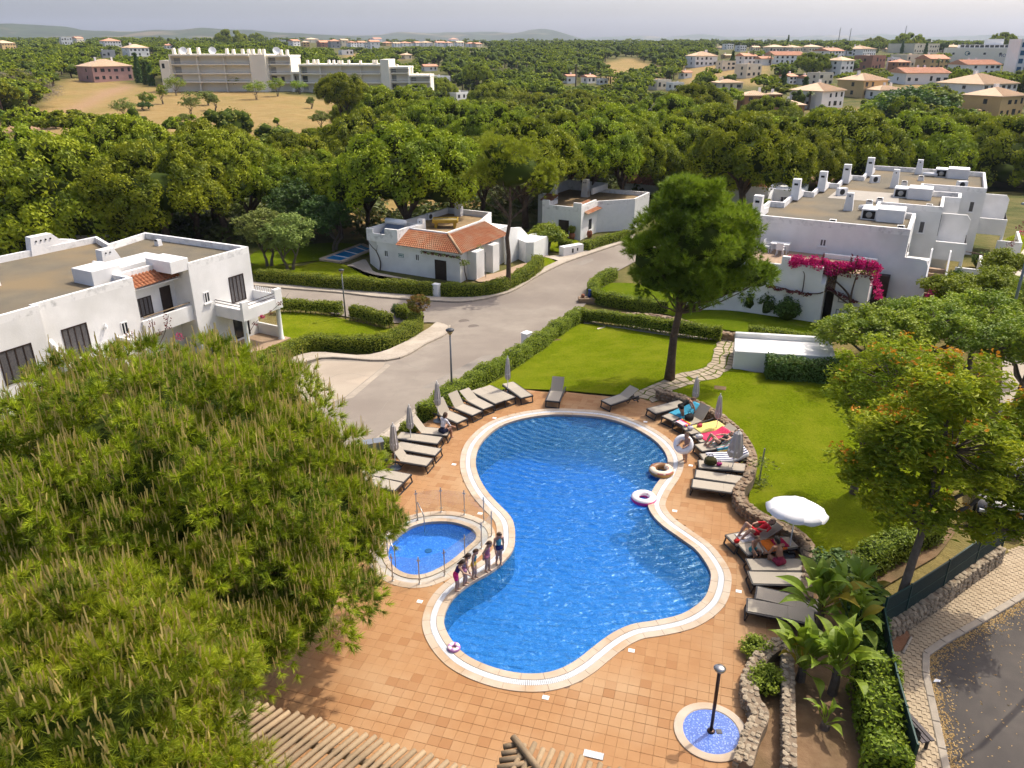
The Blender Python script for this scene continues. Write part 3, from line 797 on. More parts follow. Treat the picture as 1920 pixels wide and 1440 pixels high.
def make_pool(name,outline,widths,label,water,basin,wz,depth,ztop,stone_step,marble=False):
 C = np.mean(outline,0)
 root = empty(name,(C[0],C[1],0),0,label,'pool')
 loc = lambda P: [tuple(np.array(p[:2]) - C) for p in P]
 n = len(outline)
 edge = loc(offset_closed(outline,.015)); flr = loc(offset_closed(outline,-.12))
 V = [(*p,.0) for p in edge]; F = []
 fz = lambda p: -depth if marble else -(.95 + (p[1] + C[1] - 16.5) / 17 * 1.05)
 V += [(*p,fz(p) + .15) for p in edge]; V += [(*p,fz(p)) for p in flr]
 for k in range(2):
  for i in range(n):
   j = (i + 1) % n
   F.append((k * n + j,k * n + i,(k + 1) * n + i,(k + 1) * n + j))
 F.append(tuple(range(2 * n,3 * n)))
 me = bpy.data.meshes.new('basin'); me.from_pydata(V,[],F); me.materials.append(M[basin]); me.update()
 link('basin',me,root)
 # water sheet, gently waved
 vo,eo,fo,_,_,_ = delaunay_2d_cdt([Vector(p) for p in edge],[(i,(i + 1) % n) for i in range(n)],[],1,1e-6)
 me = npmesh('water',[(p[0],p[1],wz) for p in vo],np.array(fo),M[water])
 if me.polygons[0].normal.z < 0: me.flip_normals()
 if not marble:      # a body of water, so that depth tints it
  k_ = len(me.vertices); V_ = np.array([v.co[:] for v in me.vertices]); F_ = np.array([p.vertices[:] for p in me.polygons]); W2 = V_.copy(); W2[:,2] = -2.5
  ring_ = [(i,(i + 1) % n,k_ + (i + 1) % n,k_ + i) for i in range(n)]; ring_ = [f for q in ring_ for f in ((q[0],q[2],q[1]),(q[0],q[3],q[2]))]
  me = npmesh('water',np.concatenate([V_,W2]),np.concatenate([F_,F_[:,::-1] + k_,np.array(ring_)]),M[water])
 link('water',me,root)
 # coping stones: inner and outer course, overflow grating between
 a,b,c = widths
 for (o0,o1,zt) in ((0,a,ztop),(a + b,a + b + c,ztop - .004)):
  I = resample(offset_closed(outline,o0 - .0),.06,True); m = len(I)
  O_ = offset_closed(I,o1 - o0)
  L = int(stone_step / .06)
  k = 0
  while k < m:
   e = min(k + L,m)
   if m - e < L * .5: e = m
   idx = list(range(k,e + 1)); q = len(idx)
   In = np.array([I[i % m] for i in idx]) - C; Ou = np.array([O_[i % m] for i in idx]) - C
   # leave a thin joint
   for arr in (In,Ou):
    arr[0] += (arr[1] - arr[0]) * .08; arr[-1] += (arr[-2] - arr[-1]) * .08
   cc = In.mean(0); In -= cc; Ou -= cc
   V = [(*p,zt) for p in In] + [(*p,zt) for p in Ou] + [(*p,-.1) for p in In] + [(*p,-.1) for p in Ou]
   F = []
   for i in range(q - 1):
    F += [(i,q + i,q + i + 1,i + 1),(2 * q + i,i,i + 1,2 * q + i + 1),(q + i,3 * q + i,3 * q + i + 1,q + i + 1)]
   F += [(0,2 * q,3 * q,q),(q - 1,2 * q - 1,4 * q - 1,3 * q - 1)]
   me = bpy.data.meshes.new('coping_stone'); me.from_pydata(V,[],F); me.materials.append(M['coping']); me.update()
   link('coping_stone',me,root,(cc[0],cc[1],0))
   k = e
 I = resample(offset_closed(outline,a + .01),.05,True); O_ = offset_closed(I,b - .02)
 V,F = ring_mesh([p - C for p in O_],[p - C for p in I],-.1,ztop - .03)
 me = bpy.data.meshes.new('channel'); me.from_pydata(V,[],F); me.materials.append(pm('stained marble',(.62,.58,.52),(.56,.50,.40),1.5,.7,pos=True,c3=(.50,.52,.56),s3=1.2) if marble else flat('channel shade',(.16,.17,.18),.9)); me.update(); link('channel',me,root)
 if marble: return root,C
 V = []; F = []
 m = len(I)
 for i in range(m):
  t = I[(i + 1) % m] - I[i]; t = t / np.linalg.norm(t) * .017
  for p,s_ in ((I[i],1),(O_[i],1)):
   pass
  q = [I[i] - t - C,I[i] + t - C,O_[i] + t - C,O_[i] - t - C]; bs = len(V)
  V += [(*p,ztop - .008) for p in q] + [(*p,ztop - .03) for p in q]
  F += [(bs,bs + 1,bs + 2,bs + 3),(bs + 4,bs + 5,bs + 1,bs),(bs + 5,bs + 6,bs + 2,bs + 1),(bs + 6,bs + 7,bs + 3,bs + 2),(bs + 7,bs + 4,bs,bs + 3)]
 o = link('overflow_grating',npmesh('overflow_grating',V,np.array(F),M['grating']),root); o['kind'] = 'stuff'
 return root,C
pool,PC = make_pool('swimming_pool',POOL,(.23,.20,.23),'large curved blue swimming pool with pale stone rim','water','basin',-.07,1.5,.03,.62)
kid,KC = make_pool('paddling_pool',SMALL,(.20,.22,.26),'small oval paddling pool inside a glass fence','water_small','basin_small',-.10,.50,.014,.55,True)
for u,v in [(1062,826)]:
 p = at(u,v,-1.5); MB().box(-.28,.28,-.28,.28,0,.03).box(-.2,.2,-.2,.2,.03,.035).build('floor_drain',M['steel'],pool,loc=(p.x - PC[0],p.y - PC[1],-(.95 + (p.y - 16.5) / 17 * 1.05) + .02))
wl = flat('pool lamp glass',(.75,.85,.85),.3)
for u,v in [(955,803),(1067,786),(1183,809),(1226,980),(926,1081)]:
 p = at(u,v,-.4); q = POOL[np.argmin(np.linalg.norm(POOL - np.array(p[:2]),axis=1))]
 nrm = (PC - q) / np.linalg.norm(PC - q)
 m = MB().lathe([(.14,0),(.14,.03),(.09,.045),(.0001,.045)],14)
 o = m.build('pool_lamp',wl,pool,loc=(q[0] - PC[0] + nrm[0] * .02,q[1] - PC[1] + nrm[1] * .02,-.42)); o.rotation_euler = Vector((nrm[0],nrm[1],0)).to_track_quat('Z','Y').to_euler()
for u,v in [(803,1031)]:
 p = at(u,v,-.45); MB().lathe([(.13,0),(.13,.02),(.06,.03),(.001,.03)],14).build('floor_drain',flat('drain grey',(.10,.22,.30),.5),kid,loc=(p.x - KC[0],p.y - KC[1],-.495))
p = at(767,997,-.3); MB().lathe([(.15,0),(.15,.03),(.08,.04),(.001,.04)],14).build('pool_lamp',wl,kid,loc=(p.x - KC[0],p.y - KC[1],-.48))
# small white marker plates on the deck
wp = flat('white plate',(.78,.76,.74),.5)
for u,v,lb in [(927,784,'beside the half raised loungers along the hedge'),(851,871,'opposite the raised lounger with the flower pot'),(746,967,'by the pine end of the glass fence'),(900,963,'between glass fence and pool rim'),(1210,791,'near the flat empty lounger at the wall end'),(1295,873,'beside the lounger with the dark bag'),
    (1265,958,'at the pool waist near the pink ring'),(787,1128,'below the paddling pool fence'),(1184,1220,'by the lower inward bend of the pool'),(1023,1308,'below the pool tip facing the pergola'),(1385,1109,'beside the last loungers by the big leaves')]:
 p = at(u,v,0)
 MB().cbox(-.09,.09,-.07,.07,0,.012,.004).build('marker_plate',wp,None,loc=(p.x,p.y,.001),rz=TA)
 tag(COL.objects[-1],'small white deck plate ' + lb,'plate','white plates on the deck')
# drain grate of the deck
p = at(1113,1416,0)
rt = empty('deck_grate',(p.x,p.y,.003),TA,'white slotted drain grate beside the log pergola','grate')
MB().box(-.25,.25,-.1,.1,0,.012).build('frame',flat('grate shadow',(.2,.2,.2),.9),rt)  # dark plate under the slats, shadow of the gaps put into its colour
for k in range(14):
 MB().box(-.245 + k * .035,-.222 + k * .035,-.1,.1,.012,.024).build('slat',M['grating'],rt)
# shower ------------------------------------------------------------------------------------------
p = at(1333,1372,0); rt = empty('pool_shower',(p.x,p.y,0),0,'bronze shower post standing in a round blue tray','shower')
MB().lathe([(.93,-.02),(.93,.035),(.90,.04),(.72,.04),(.70,.02)],48,caps=False).build('tray_rim',M['coping'],rt)
MB().lathe([(.001,.021),(.71,.021)],48,caps=False).build('tray',M['shower_tile'],rt)
s_ = MB().tube([(0,0,.02),(0,0,2.05)],.045,12); s_.lathe([(.10,.02),(.10,.05),(.05,.07)],12); s_.build('post',flat('bronze post',(.10,.06,.045),.35,.5),rt,True)
MB().lathe([(.02,2.03),(.13,2.05),(.15,2.10),(.10,2.15),(.001,2.16)],20).build('shower_head',M['steel'],rt,True)
MB().box(.13,.27,-.09,.05,.02,.035).lathe([(.05,.036),(.05,.04),(.001,.04)],12,(.2,-.02,0)).build('drain',flat('drain dark',(.12,.12,.13),.5),rt)
# glass fence round the paddling pool ----------------------------------------------------------------
fp = [(781.7,965.8),(827.5,960),(871,965),(907,979),(921.7,1005.8),(903,1029),(872,1052),(834,1080),(786.7,1095),(736.7,1089),(700,1062)]
FP = [at(u,v,0) for u,v in fp]
rt = empty('glass_pool_fence',FP[0],0,'clear glass panel fence with steel posts round the paddling pool','fence')
gm,nt,out = new_mat('clear fence glass')
tr = nd(nt,'ShaderNodeBsdfTransparent'); tr.inputs[0].default_value = (.985,.99,.985,1)
gl = nd(nt,'ShaderNodeBsdfGlossy',i_Roughness=.02); gl.inputs[0].default_value = (.9,.95,.9,1)
df = nd(nt,'ShaderNodeBsdfDiffuse'); df.inputs[0].default_value = (.75,.78,.68,1)
fr = nd(nt,'ShaderNodeMath',operation='MULTIPLY',i_1=.10); lw = nd(nt,'ShaderNodeLayerWeight',i_Blend=.35); nt.links.new(lw.outputs['Facing'],fr.inputs[0]); mx = nd(nt,'ShaderNodeMixShader'); mx0 = nd(nt,'ShaderNodeMixShader',i_0=.05)
nt.links.new(tr.outputs[0],mx0.inputs[1]); nt.links.new(df.outputs[0],mx0.inputs[2])
nt.links.new(fr.outputs[0],mx.inputs[0]); nt.links.new(mx0.outputs[0],mx.inputs[1]); nt.links.new(gl.outputs[0],mx.inputs[2]); nt.links.new(mx.outputs[0],out.inputs[0])
M['clear'] = gm
bl = FP[0]
pme = MB().tube([(0,0,0),(0,0,1.06)],.021,8).box(-.055,.055,-.012,.012,.90,.94).box(-.055,.055,-.012,.012,.16,.20).lathe([(.05,0),(.05,.02),(.02,.03)],10).mesh('post',M['steel'])
for i,p in enumerate(FP):
 d = FP[min(i + 1,len(FP) - 1)] - FP[max(i - 1,0)]
 link('post',pme,rt,p - bl,math.atan2(d.y,d.x))
for a,b in zip(FP,FP[1:]):
 L = (b - a).length
 MB().box(.05,L - .05,-.005,.005,.10,.98).build('glass_panel',gm,rt,loc=a - bl,rz=math.atan2(b.y - a.y,b.x - a.x))
for (a,b),lb in (((783,975),(789,982)),'slim steel handrail at the far rim of the paddling pool'),(((727,1040),(738,1053)),'slim steel handrail at the shaded end of the paddling pool'):
 A = at(*a,0); B = at(*b,0); d = (B - A); d.normalize(); B = A + d * .62
 rt2 = empty('handrail',A,0,lb,'handrail')
 MB().tube([(0,0,0),(0,0,.72),(d.x * .08,d.y * .08,.80),(d.x * .45,d.y * .45,.62),(d.x * .6,d.y * .6,.5),(d.x * .62,d.y * .62,-.3)],.02,8).build('rail',M['steel'],rt2,True)
 MB().lathe([(.045,0),(.045,.015)],10).build('foot_plate',M['steel'],rt2)
# ------------------------------------------------------------ vegetation
def unit(n,r,up=None):
 d = r.normal(size=(n,3)); d /= np.linalg.norm(d,axis=1)[:,None]
 if up is not None: d[:,2] = np.abs(d[:,2]) * up + d[:,2] * (1 - up)
 return d / np.linalg.norm(d,axis=1)[:,None]
def frame_of(N,r):
 """two unit vectors square to each normal, turned at random"""
 a = np.cross(N,np.tile((0.13,0.21,.97),(len(N),1)) + r.normal(scale=.4,size=N.shape)); a /= np.linalg.norm(a,axis=1)[:,None] + 1e-9
 return a,np.cross(N,a)
def leaf_quads(C,N,ln,wd,r):
 """pointed leaves: a long diamond for each centre and normal"""
 a,b = frame_of(N,r)
 ln = (ln * r.uniform(.7,1.3,len(C)))[:,None]; wd = (wd * r.uniform(.7,1.3,len(C)))[:,None]
 bend = N * ln * .12
 V = np.stack([C - a * ln * .5 - bend,C + b * wd * .5,C + a * ln * .5 - bend,C - b * wd * .5],1).reshape(-1,3)
 F = np.arange(len(C) * 4).reshape(-1,4)
 return V,F
_ico = {}
def ico(sub):
 if sub not in _ico:
  bm = bmesh.new(); bmesh.ops.create_icosphere(bm,subdivisions=sub,radius=1)
  _ico[sub] = (np.array([v.co[:] for v in bm.verts]),np.array([[v.index for v in f.verts] for f in bm.faces])); bm.free()
 return _ico[sub]
def blobs(C,R,r,sub=1,jit=.15,flat_=1.0):
 v,f = ico(sub); n = len(C)
 V = v[None] * (np.asarray(R)[:,None,None]) * (1 + r.uniform(-jit,jit,(n,len(v),1))); V[...,2] *= flat_
 V = V + np.asarray(C)[:,None,:]
 F = (f[None] + (np.arange(n) * len(v))[:,None,None]).reshape(-1,3)
 return V.reshape(-1,3),F
def join(parts):
 """[(V, F, mat)] with 3- or 4-sided faces -> one quad array (triangles repeat nothing: kept as tris in 4 by degenerate-free split)"""
 Vs,Fs,Ms = [],[],[]; b = 0
 for V,F,m in parts:
  F = np.asarray(F)
  if F.shape[1] == 4: F = np.concatenate([F[:,[0,1,2]],F[:,[0,2,3]]])
  Vs.append(V); Fs.append(F + b); Ms.append(np.full(len(F),m)); b += len(V)
 return np.concatenate(Vs),np.concatenate(Fs),np.concatenate(Ms)
def needle_tufts(C,D,n,ln,wd,r,spread=.9):
 """bunches of needles: C base points, D shoot directions; n needles each, thin triangles"""
 m = len(C)
 C = np.repeat(C,n,0); D = np.repeat(D,n,0)
 k = r.uniform(0,1,(m * n,1))
 dirs = D * r.uniform(.55,1.1,(m * n,1)) + r.normal(scale=spread * .5,size=(m * n,3)); dirs /= np.linalg.norm(dirs,axis=1)[:,None]
 B = C + D * k * ln * .45
 L = (ln * r.uniform(.7,1.25,(m * n,1)))
 side = np.cross(dirs,r.normal(size=(m * n,3))); side /= np.linalg.norm(side,axis=1)[:,None] + 1e-9
 tip = B + dirs * L; tip[:,2] += .04 * L[:,0]
 V = np.stack([B - side * wd * .5,B + side * wd * .5,tip],1).reshape(-1,3)
 return V,np.arange(m * n * 3).reshape(-1,3)
def limb_path(a,b,r,n=5,sag=.0,wob=.06):
 a,b = np.array(a,float),np.array(b,float); L = np.linalg.norm(b - a)
 P = [a + (b - a) * t + np.array([0,0,sag * L * math.sin(math.pi * t)]) + (r.normal(scale=wob * L / n,size=3) if 0 < t < 1 else 0) for t in np.linspace(0,1,n)]
 return P
def pine_tree(name,base,label,blobs_,trunk_r,seed,tuft_n,needle_n,ln,wd,mat,candles=0,clump_r=.75,lean=(0,0),cand_h=.28,inner=.35,group=None,droop=.0):
 """a near pine: crown given as ellipsoids (centre, radii, clumps), trunk, limbs, needle bunches, upright shoots"""
 r = np.random.default_rng(seed)
 root = empty(name,base,0,label,'pine tree',group)
 base = np.array(base)
 tufts,dirs,cand = [],[],[]
 m = MB()
 top = np.mean([np.array(b[0]) for b in blobs_],0) - base
 topz = max(b[0][2] + b[1][2] * .5 for b in blobs_) - base[2]
 tp = [np.array((lean[0] * t ** 1.3,lean[1] * t ** 1.3,topz * t)) + (r.normal(scale=.05,size=3) * np.array((1,1,0)) if 0 < t < 1 else 0) for t in np.linspace(0,1,9)]
 tp[0][2] = -.2
 m.tube(tp,[trunk_r * (1.25 if i == 0 else 1 - .78 * i / 8) for i in range(9)],10)
 allc = []
 for (c,rad,ncl) in blobs_:
  c = np.array(c) - base; rad = np.array(rad)
  d = unit(ncl,r); d[:,2] = np.where(d[:,2] < -.45,-d[:,2],d[:,2])
  k = r.uniform(inner,1.0,(ncl,1)) ** .55
  cc = c + d * k * rad
  allc.append((cc,d))
 for cc,d in allc:
  for p,dd in zip(cc,d):
   nt_ = int(tuft_n * r.uniform(.7,1.3)); rr = clump_r * r.uniform(.75,1.25)
   q = unit(nt_,r); q = q * .75 + dd * .45 + np.array((0,0,.5 - droop)); q /= np.linalg.norm(q,axis=1)[:,None]
   pos = p + q * rr * r.uniform(.35,1.0,(nt_,1)) * np.array((1,1,.75))
   tufts.append(pos); dirs.append(q)
   if candles:
    sel = (q[:,2] > .25) & (r.random(nt_) < candles)
    cand.append(pos[sel] + q[sel] * ln * .6)
  for p in cc[:: max(1,len(cc) // 7)]:
   t = np.clip((p[2] * .80) / topz,.3,.95); i = int(t * 8); a = tp[i]
   L = np.linalg.norm(p - a)
   m.tube(limb_path(a,p,r,5,-.04,.12),[trunk_r * .16 * (1 - .85 * s) + .010 for s in np.linspace(0,1,5)],5,False)
 tufts = np.concatenate(tufts); dirs = np.concatenate(dirs)
 V,F = needle_tufts(tufts,dirs,needle_n,ln,wd,r)
 o = m.build('trunk',M['bark'],root,True)
 parts = [(V,F,0)]
 for (c,rad,ncl) in blobs_:
  if ncl > 14:
   Vb,Fb = blobs([(0,0,0)],[1],r,2,.12); parts.append((Vb * np.array(rad) * .62 + np.array(c) - base,Fb,1))  # dark core blobs paint the shade inside the crown
 V,F,mi = join(parts)
 link('crown',npmesh('crown',V,F,[mat,M['dark_core']],mi,True),root)
 if candles:
  cand = np.concatenate(cand); k = len(cand)
  rep = 2; cand = np.repeat(cand,rep,0) + r.normal(scale=.05,size=(k * rep,3)); h = cand_h * r.uniform(.45,1.25,len(cand)); w = .016
  tipo = r.normal(scale=.035,size=(len(cand),3))
  V = np.zeros((len(cand),6,3))
  for j,(dx,dy) in enumerate(((w,0),(-w * .5,w * .87),(-w * .5,-w * .87))):
   V[:,j] = cand + np.array((dx,dy,0)); V[:,3 + j] = cand + np.array((dx * .7,dy * .7,0)) + tipo * np.array((1,1,0)); V[:,3 + j,2] += h
  f = np.array([(0,1,4,3),(1,2,5,4),(2,0,3,5)])
  F = (f[None] + (np.arange(len(cand)) * 6)[:,None,None]).reshape(-1,4)
  o = link('shoots',npmesh('shoots',V.reshape(-1,3),F,M['candle']),root); o['kind'] = 'stuff'; o.name = 'shoot_growth'
 return root
# the two big pines close to the drone
pine_tree('maritime_pine',(-9.1,16.9,0),'huge bushy pine with brown upright shoots overhanging the small pool',
  [((-9.3,18.0,5.6),(4.9,4.7,3.0),250),((-6.0,18.2,3.9),(2.5,3.3,2.3),90),((-12.6,17.0,4.6),(3.2,3.6,3.0),90),((-9.0,14.2,4.2),(2.8,2.0,1.9),60),((-7.8,21.0,4.6),(2.3,1.8,2.3),50),((-12.0,21.0,5.4),(3.2,2.2,2.2),60),((-5.5,16.2,2.9),(1.6,1.7,1.4),52),((-4.75,18.7,3.1),(1.2,1.8,1.4),46),((-6.6,14.6,2.6),(1.5,1.3,1.1),40),((-8.4,13.6,2.8),(1.8,1.2,1.1),36)],
  .26,11,22,38,.23,.018,M['pine_near'],candles=.45,clump_r=.62,cand_h=.34,inner=.3)
pine_tree('maritime_pine',(-7.6,9.2,0),'yellow green pine crown closest to the log pergola',
  [((-7.5,9.6,5.6),(2.9,2.7,2.0),170),((-9.6,8.6,4.6),(2.4,2.4,1.8),70),((-7.2,8.2,4.2),(2.2,1.6,1.4),60),((-5.9,10.0,4.7),(1.25,1.4,1.2),36),((-5.2,9.1,4.3),(.95,.9,.8),18),((-4.05,8.75,4.0),(.75,.6,.6),13)],
  .2,23,22,44,.20,.0125,M['pine_near'],candles=.4,clump_r=.5,cand_h=.26,inner=.3)
# the tall pine on the lawn and the slim one by the road
tb = ga(1255,712)
pine_tree('tall_pine',tb,'tall pine with a bare dark trunk on the mown lawn',
  [((tb.x + .8,tb.y + .5,7.4),(2.8,2.7,1.9),150),((tb.x + .4,tb.y + .5,9.2),(1.5,1.5,.8),46),((tb.x - 1.5,tb.y + .3,6.4),(1.1,1.3,.9),28),((tb.x + 2.6,tb.y + .4,6.5),(1.3,1.3,1.1),36),((tb.x + 3.9,tb.y + .2,5.3),(.85,.85,.55),16),((tb.x + .6,tb.y + .2,5.4),(1.9,1.8,.7),44),((tb.x - 1.0,tb.y + .3,5.2),(1.3,1.3,.7),36),((tb.x + 2.2,tb.y + .3,5.0),(1.4,1.3,.7),36),((tb.x + .6,tb.y - .4,4.8),(1.4,1.2,.6),34)],
  .24,31,19,22,.27,.030,M['pine_mid'],candles=0,clump_r=.55,lean=(.6,.3),inner=.15)
sb = ga(952,543)
pine_tree('slim_pine',sb,'slim open pine rising from the pavement by the road',
  [((sb.x + .4,sb.y + .8,7.2),(3.2,2.6,2.1),62),((sb.x - .9,sb.y + .6,8.6),(1.5,1.5,1.0),22),((sb.x + 2.9,sb.y + .8,6.2),(1.3,1.3,1.3),22),((sb.x - 2.0,sb.y + .5,6.4),(1.2,1.2,1.0),14)],
  .22,37,14,17,.30,.042,pm and foliage('olive pine needles',(.23,.29,.016),(.38,.42,.028),.35,objvar=.05),clump_r=.62,lean=(.3,.3),inner=.2)
# ---- stone pines: a few crowns and trunks shared by many trees ---------------------------------
def stone_crown(seed,nc=330,lpc=150,sub=1,leaf=(.24,.095),R=5.0,H=3.0,lumps=7):
 """umbrella crown: several overlapping domes carrying round clumps of needles"""
 r = np.random.default_rng(seed)
 dom = [(np.array((0,0,0.)),1.0)]
 for k in range(lumps):
  a = 2 * math.pi * (k + r.uniform(-.3,.3)) / lumps; q = r.uniform(.42,.66)
  dom.append((np.array((math.cos(a) * q * R,math.sin(a) * q * R,r.uniform(-.5,.05) * H * .5)),r.uniform(.42,.60)))
 C,N,S = [],[],[]
 for c,s in dom:
  n = int(nc * s * s * 1.05 / (1 + lumps * .25)) + 6
  d = unit(n,r); d[:,2] = np.where(d[:,2] < -.25,-d[:,2] * .6,d[:,2]); d /= np.linalg.norm(d,axis=1)[:,None]
  p = c + d * np.array((R * s,R * s,H * s * (.72 if s < 1 else .80))) * r.uniform(.88,1.03,(n,1))
  C.append(p); N.append(d)
  S.append(r.uniform(.42,.85,n) * (R / 5.0))
 C = np.concatenate(C); N = np.concatenate(N); S = np.concatenate(S)
 # drop clumps buried in other domes
 keep = np.ones(len(C),bool)
 for c,s in dom:
  e = (C - c) / np.array((R * s,R * s,H * s * (.72 if s < 1 else .80)))
  keep &= np.linalg.norm(e,axis=1) > .80
 C,N,S = C[keep],N[keep],S[keep]
 parts = []
 V,F = blobs(C - N * S[:,None] * .28,S * .72,r,sub,.12,.8); parts.append((V,F,1))
 for c,s in dom:
  V,F = blobs([c],[1],r,2,.03); V = c + (V - c) * np.array((R * s,R * s,H * s * .7)) * .52; parts.append((V,F,2))  # dome cores coloured dark so the gaps look shaded
 n = lpc
 D = unit(len(C) * n,r); Nn = np.repeat(N,n,0); D = D * .8 + Nn * .45 + np.array((0,0,.15)); D /= np.linalg.norm(D,axis=1)[:,None]
 P = np.repeat(C,n,0) - Nn * np.repeat(S,n)[:,None] * .2 + D * np.repeat(S,n)[:,None] * r.uniform(.72,1.08,(len(D),1)) * np.array((1,1,.82))
 NN = D + r.normal(scale=.55,size=D.shape); NN /= np.linalg.norm(NN,axis=1)[:,None]
 V,F = leaf_quads(P,NN,leaf[0],leaf[1],r); parts.append((V,F,0))
 return parts
def stone_trunk(seed,h=6.0,R=5.0,r0=.32,nl=7):
 r = np.random.default_rng(seed); m = MB()
 lean = r.normal(scale=.5,size=2); f = r.uniform(.42,.6)
 P = [np.array((lean[0] * t * t,lean[1] * t * t,h * f * t)) for t in np.linspace(0,1,5)]
 P[0][2] = -.6
 m.tube(P,[r0 * (1.2 - .1 * i) for i in range(5)],8,False)
 for k in range(nl):
  a = 2 * math.pi * (k + r.uniform(-.3,.3)) / nl; q = r.uniform(.35,.8) * R
  e = np.array((math.cos(a) * q,math.sin(a) * q,h * r.uniform(.98,1.2)))
  m.tube(limb_path(P[-1 - (k % 2)],e,r,5,.1,.12),[r0 * .55,r0 * .45,r0 * .34,r0 * .22,r0 * .1],6,False)
 return m.mesh('trunk',M['bark'],True)
SP_C,SP_T = [],[]
for k in range(5):
 V,F,mi = join(stone_crown(100 + k))
 SP_C.append(npmesh('crown',V,F,[M['pine_dark'],M['pine_core'],M['dark_core']],mi,True))
 SP_T.append(stone_trunk(200 + k))
# crown mesh: radius 5, z from about -1 to +2.4 around its own centre; trunk mesh: crown centre at height 6
def stone_pine(base,width,top,label,group=None,k=0,rz=0.0,name='stone_pine',hs=None):
 """width = crown diameter, top = height of the crown's top above the base"""
 s = width / 10.0; sz = s * .95 if hs is None else hs
 cz = max(top - 2.45 * sz,top * .45)
 root = empty(name,base,rz,label,'pine tree',group)
 link('trunk',SP_T[k % 5],root,(0,0,0),0,(s,s,cz / 6.0))
 link('crown',SP_C[k % 5],root,(0,0,cz),rz * 1.7,(s,s,sz))
 return root
def pine_px(u,vb,wpx,vt,label,k,group='umbrella pines behind the white houses',hs=1.0):
 p = ga(u,vb); d = depth(p); s = d / FPX
 w = wpx * s
 # height whose top shows at row vt
 lo,hi = 1.0,30.0
 for _ in range(30):
  mid = (lo + hi) / 2
  if to_px(p.x,p.y,p.z + mid)[1] > vt: lo = mid
  else: hi = mid
 return stone_pine(p,w,hi,label,group,k,rz=(k * 2.399) % 6.28,hs=w / 10 * 1.45 * hs)
PINES = [(130,462,335,298,'broad umbrella pine overhanging the flat roofed house and its chimney'),(318,470,240,272,'umbrella pine with forked trunk behind the flat roofed house'),
  (55,425,250,246,'dark umbrella pine at the picture edge above the low white villa'),(250,430,200,222,'umbrella pine crown bordering the dry field by a bushy shrub'),
  (425,445,190,250,'tall dense umbrella pine beside the light green garden tree'),(405,415,200,234,'umbrella pine standing against the middle of the dry field'),(560,420,150,255,'dark pine crown at the bare ploughed strip'),
  (640,445,130,300,'shaded umbrella pine behind the lap pool'),(770,462,250,240,'spreading umbrella pine behind the solar panel house'),(855,440,150,262,'umbrella pine between the two tallest crowns behind the tiled house'),
  (985,425,190,229,'round headed umbrella pine towering behind the slim road pine'),(1100,405,180,228,'umbrella pine behind the terrace with two chimneys'),(1172,395,150,236,'multi stemmed umbrella pine before the tan tiled cottage'),
  (1318,378,195,243,'umbrella pine with bare trunk above the garage stair'),(1392,412,210,218,'tall umbrella pine with two bare trunks near the row house chimneys'),(1240,372,190,222,'dense umbrella pine over the tan tiled cottage roof'),
  (1565,352,230,226,'wide umbrella pine behind the second row house chimney'),(1700,345,200,230,'broad umbrella pine behind the last row house roof'),(1800,330,190,240,'umbrella pine behind the far row house corner'),(1905,350,210,240,'umbrella pine leaning over the pink flowered pergola'),
  (1480,365,170,240,'umbrella pine shading the yard behind the row house'),(1060,372,150,214,'umbrella pine crown in the second rank of the grove'),(930,350,150,200,'low dark umbrella pine in the third rank of the grove'),
  (1150,335,170,200,'umbrella pine crown below the orange villa'),(1330,325,190,206,'flat topped umbrella pine below the orange villa porch'),(700,350,190,210,'umbrella pine by the ploughed bare patch'),
  (1240,300,150,182,'umbrella pine at the valley bottom by the white hut'),(830,330,170,190,'umbrella pine shading a bare path in the valley'),(650,268,95,140,'umbrella pine in front of the long apartment block'),(735,280,170,172,'double crowned umbrella pine below the apartment block end'),
  (660,248,75,190,'small umbrella pine casting a shadow on the bare field edge'),(925,228,100,158,'umbrella pine with clear stem above the sandy path'),(820,185,66,155,'small umbrella pine at the end of the apartment block'),(895,178,55,120,'rounded bright pine standing alone in the valley scrub'),
  (1000,250,110,180,'umbrella pine beside the sandy path bend'),(1080,240,100,172,'squat umbrella pine behind the sandy path'),(1300,268,120,160,'umbrella pine beside the orange villa wing'),(1440,255,110,188,'umbrella pine before the orange villa windows'),(1545,268,90,205,'small umbrella pine by the dry fenced plot'),
  (590,300,56,242,'small round pine at the foot of the dry field'),(470,436,180,268,'umbrella pine crowding behind the light green garden trees'),(530,428,170,276,'dark umbrella pine between garden trees and ploughed strip'),(610,432,160,290,'umbrella pine in the thicket behind the lap pool lawn'),(370,446,170,292,'low umbrella pine directly behind the house parapet'),
  (905,418,150,262,'umbrella pine filling the gap behind the slim road pine'),(690,425,130,300,'small umbrella pine behind the solar water tank'),(190,440,190,262,'umbrella pine wedged between two broad crowns behind the chimney'),(1020,392,130,246,'umbrella pine behind the dark doored house')]
for i,(u,vb,w,vt,lb) in enumerate(PINES):
 pine_px(u,vb,w,vt,lb,i)
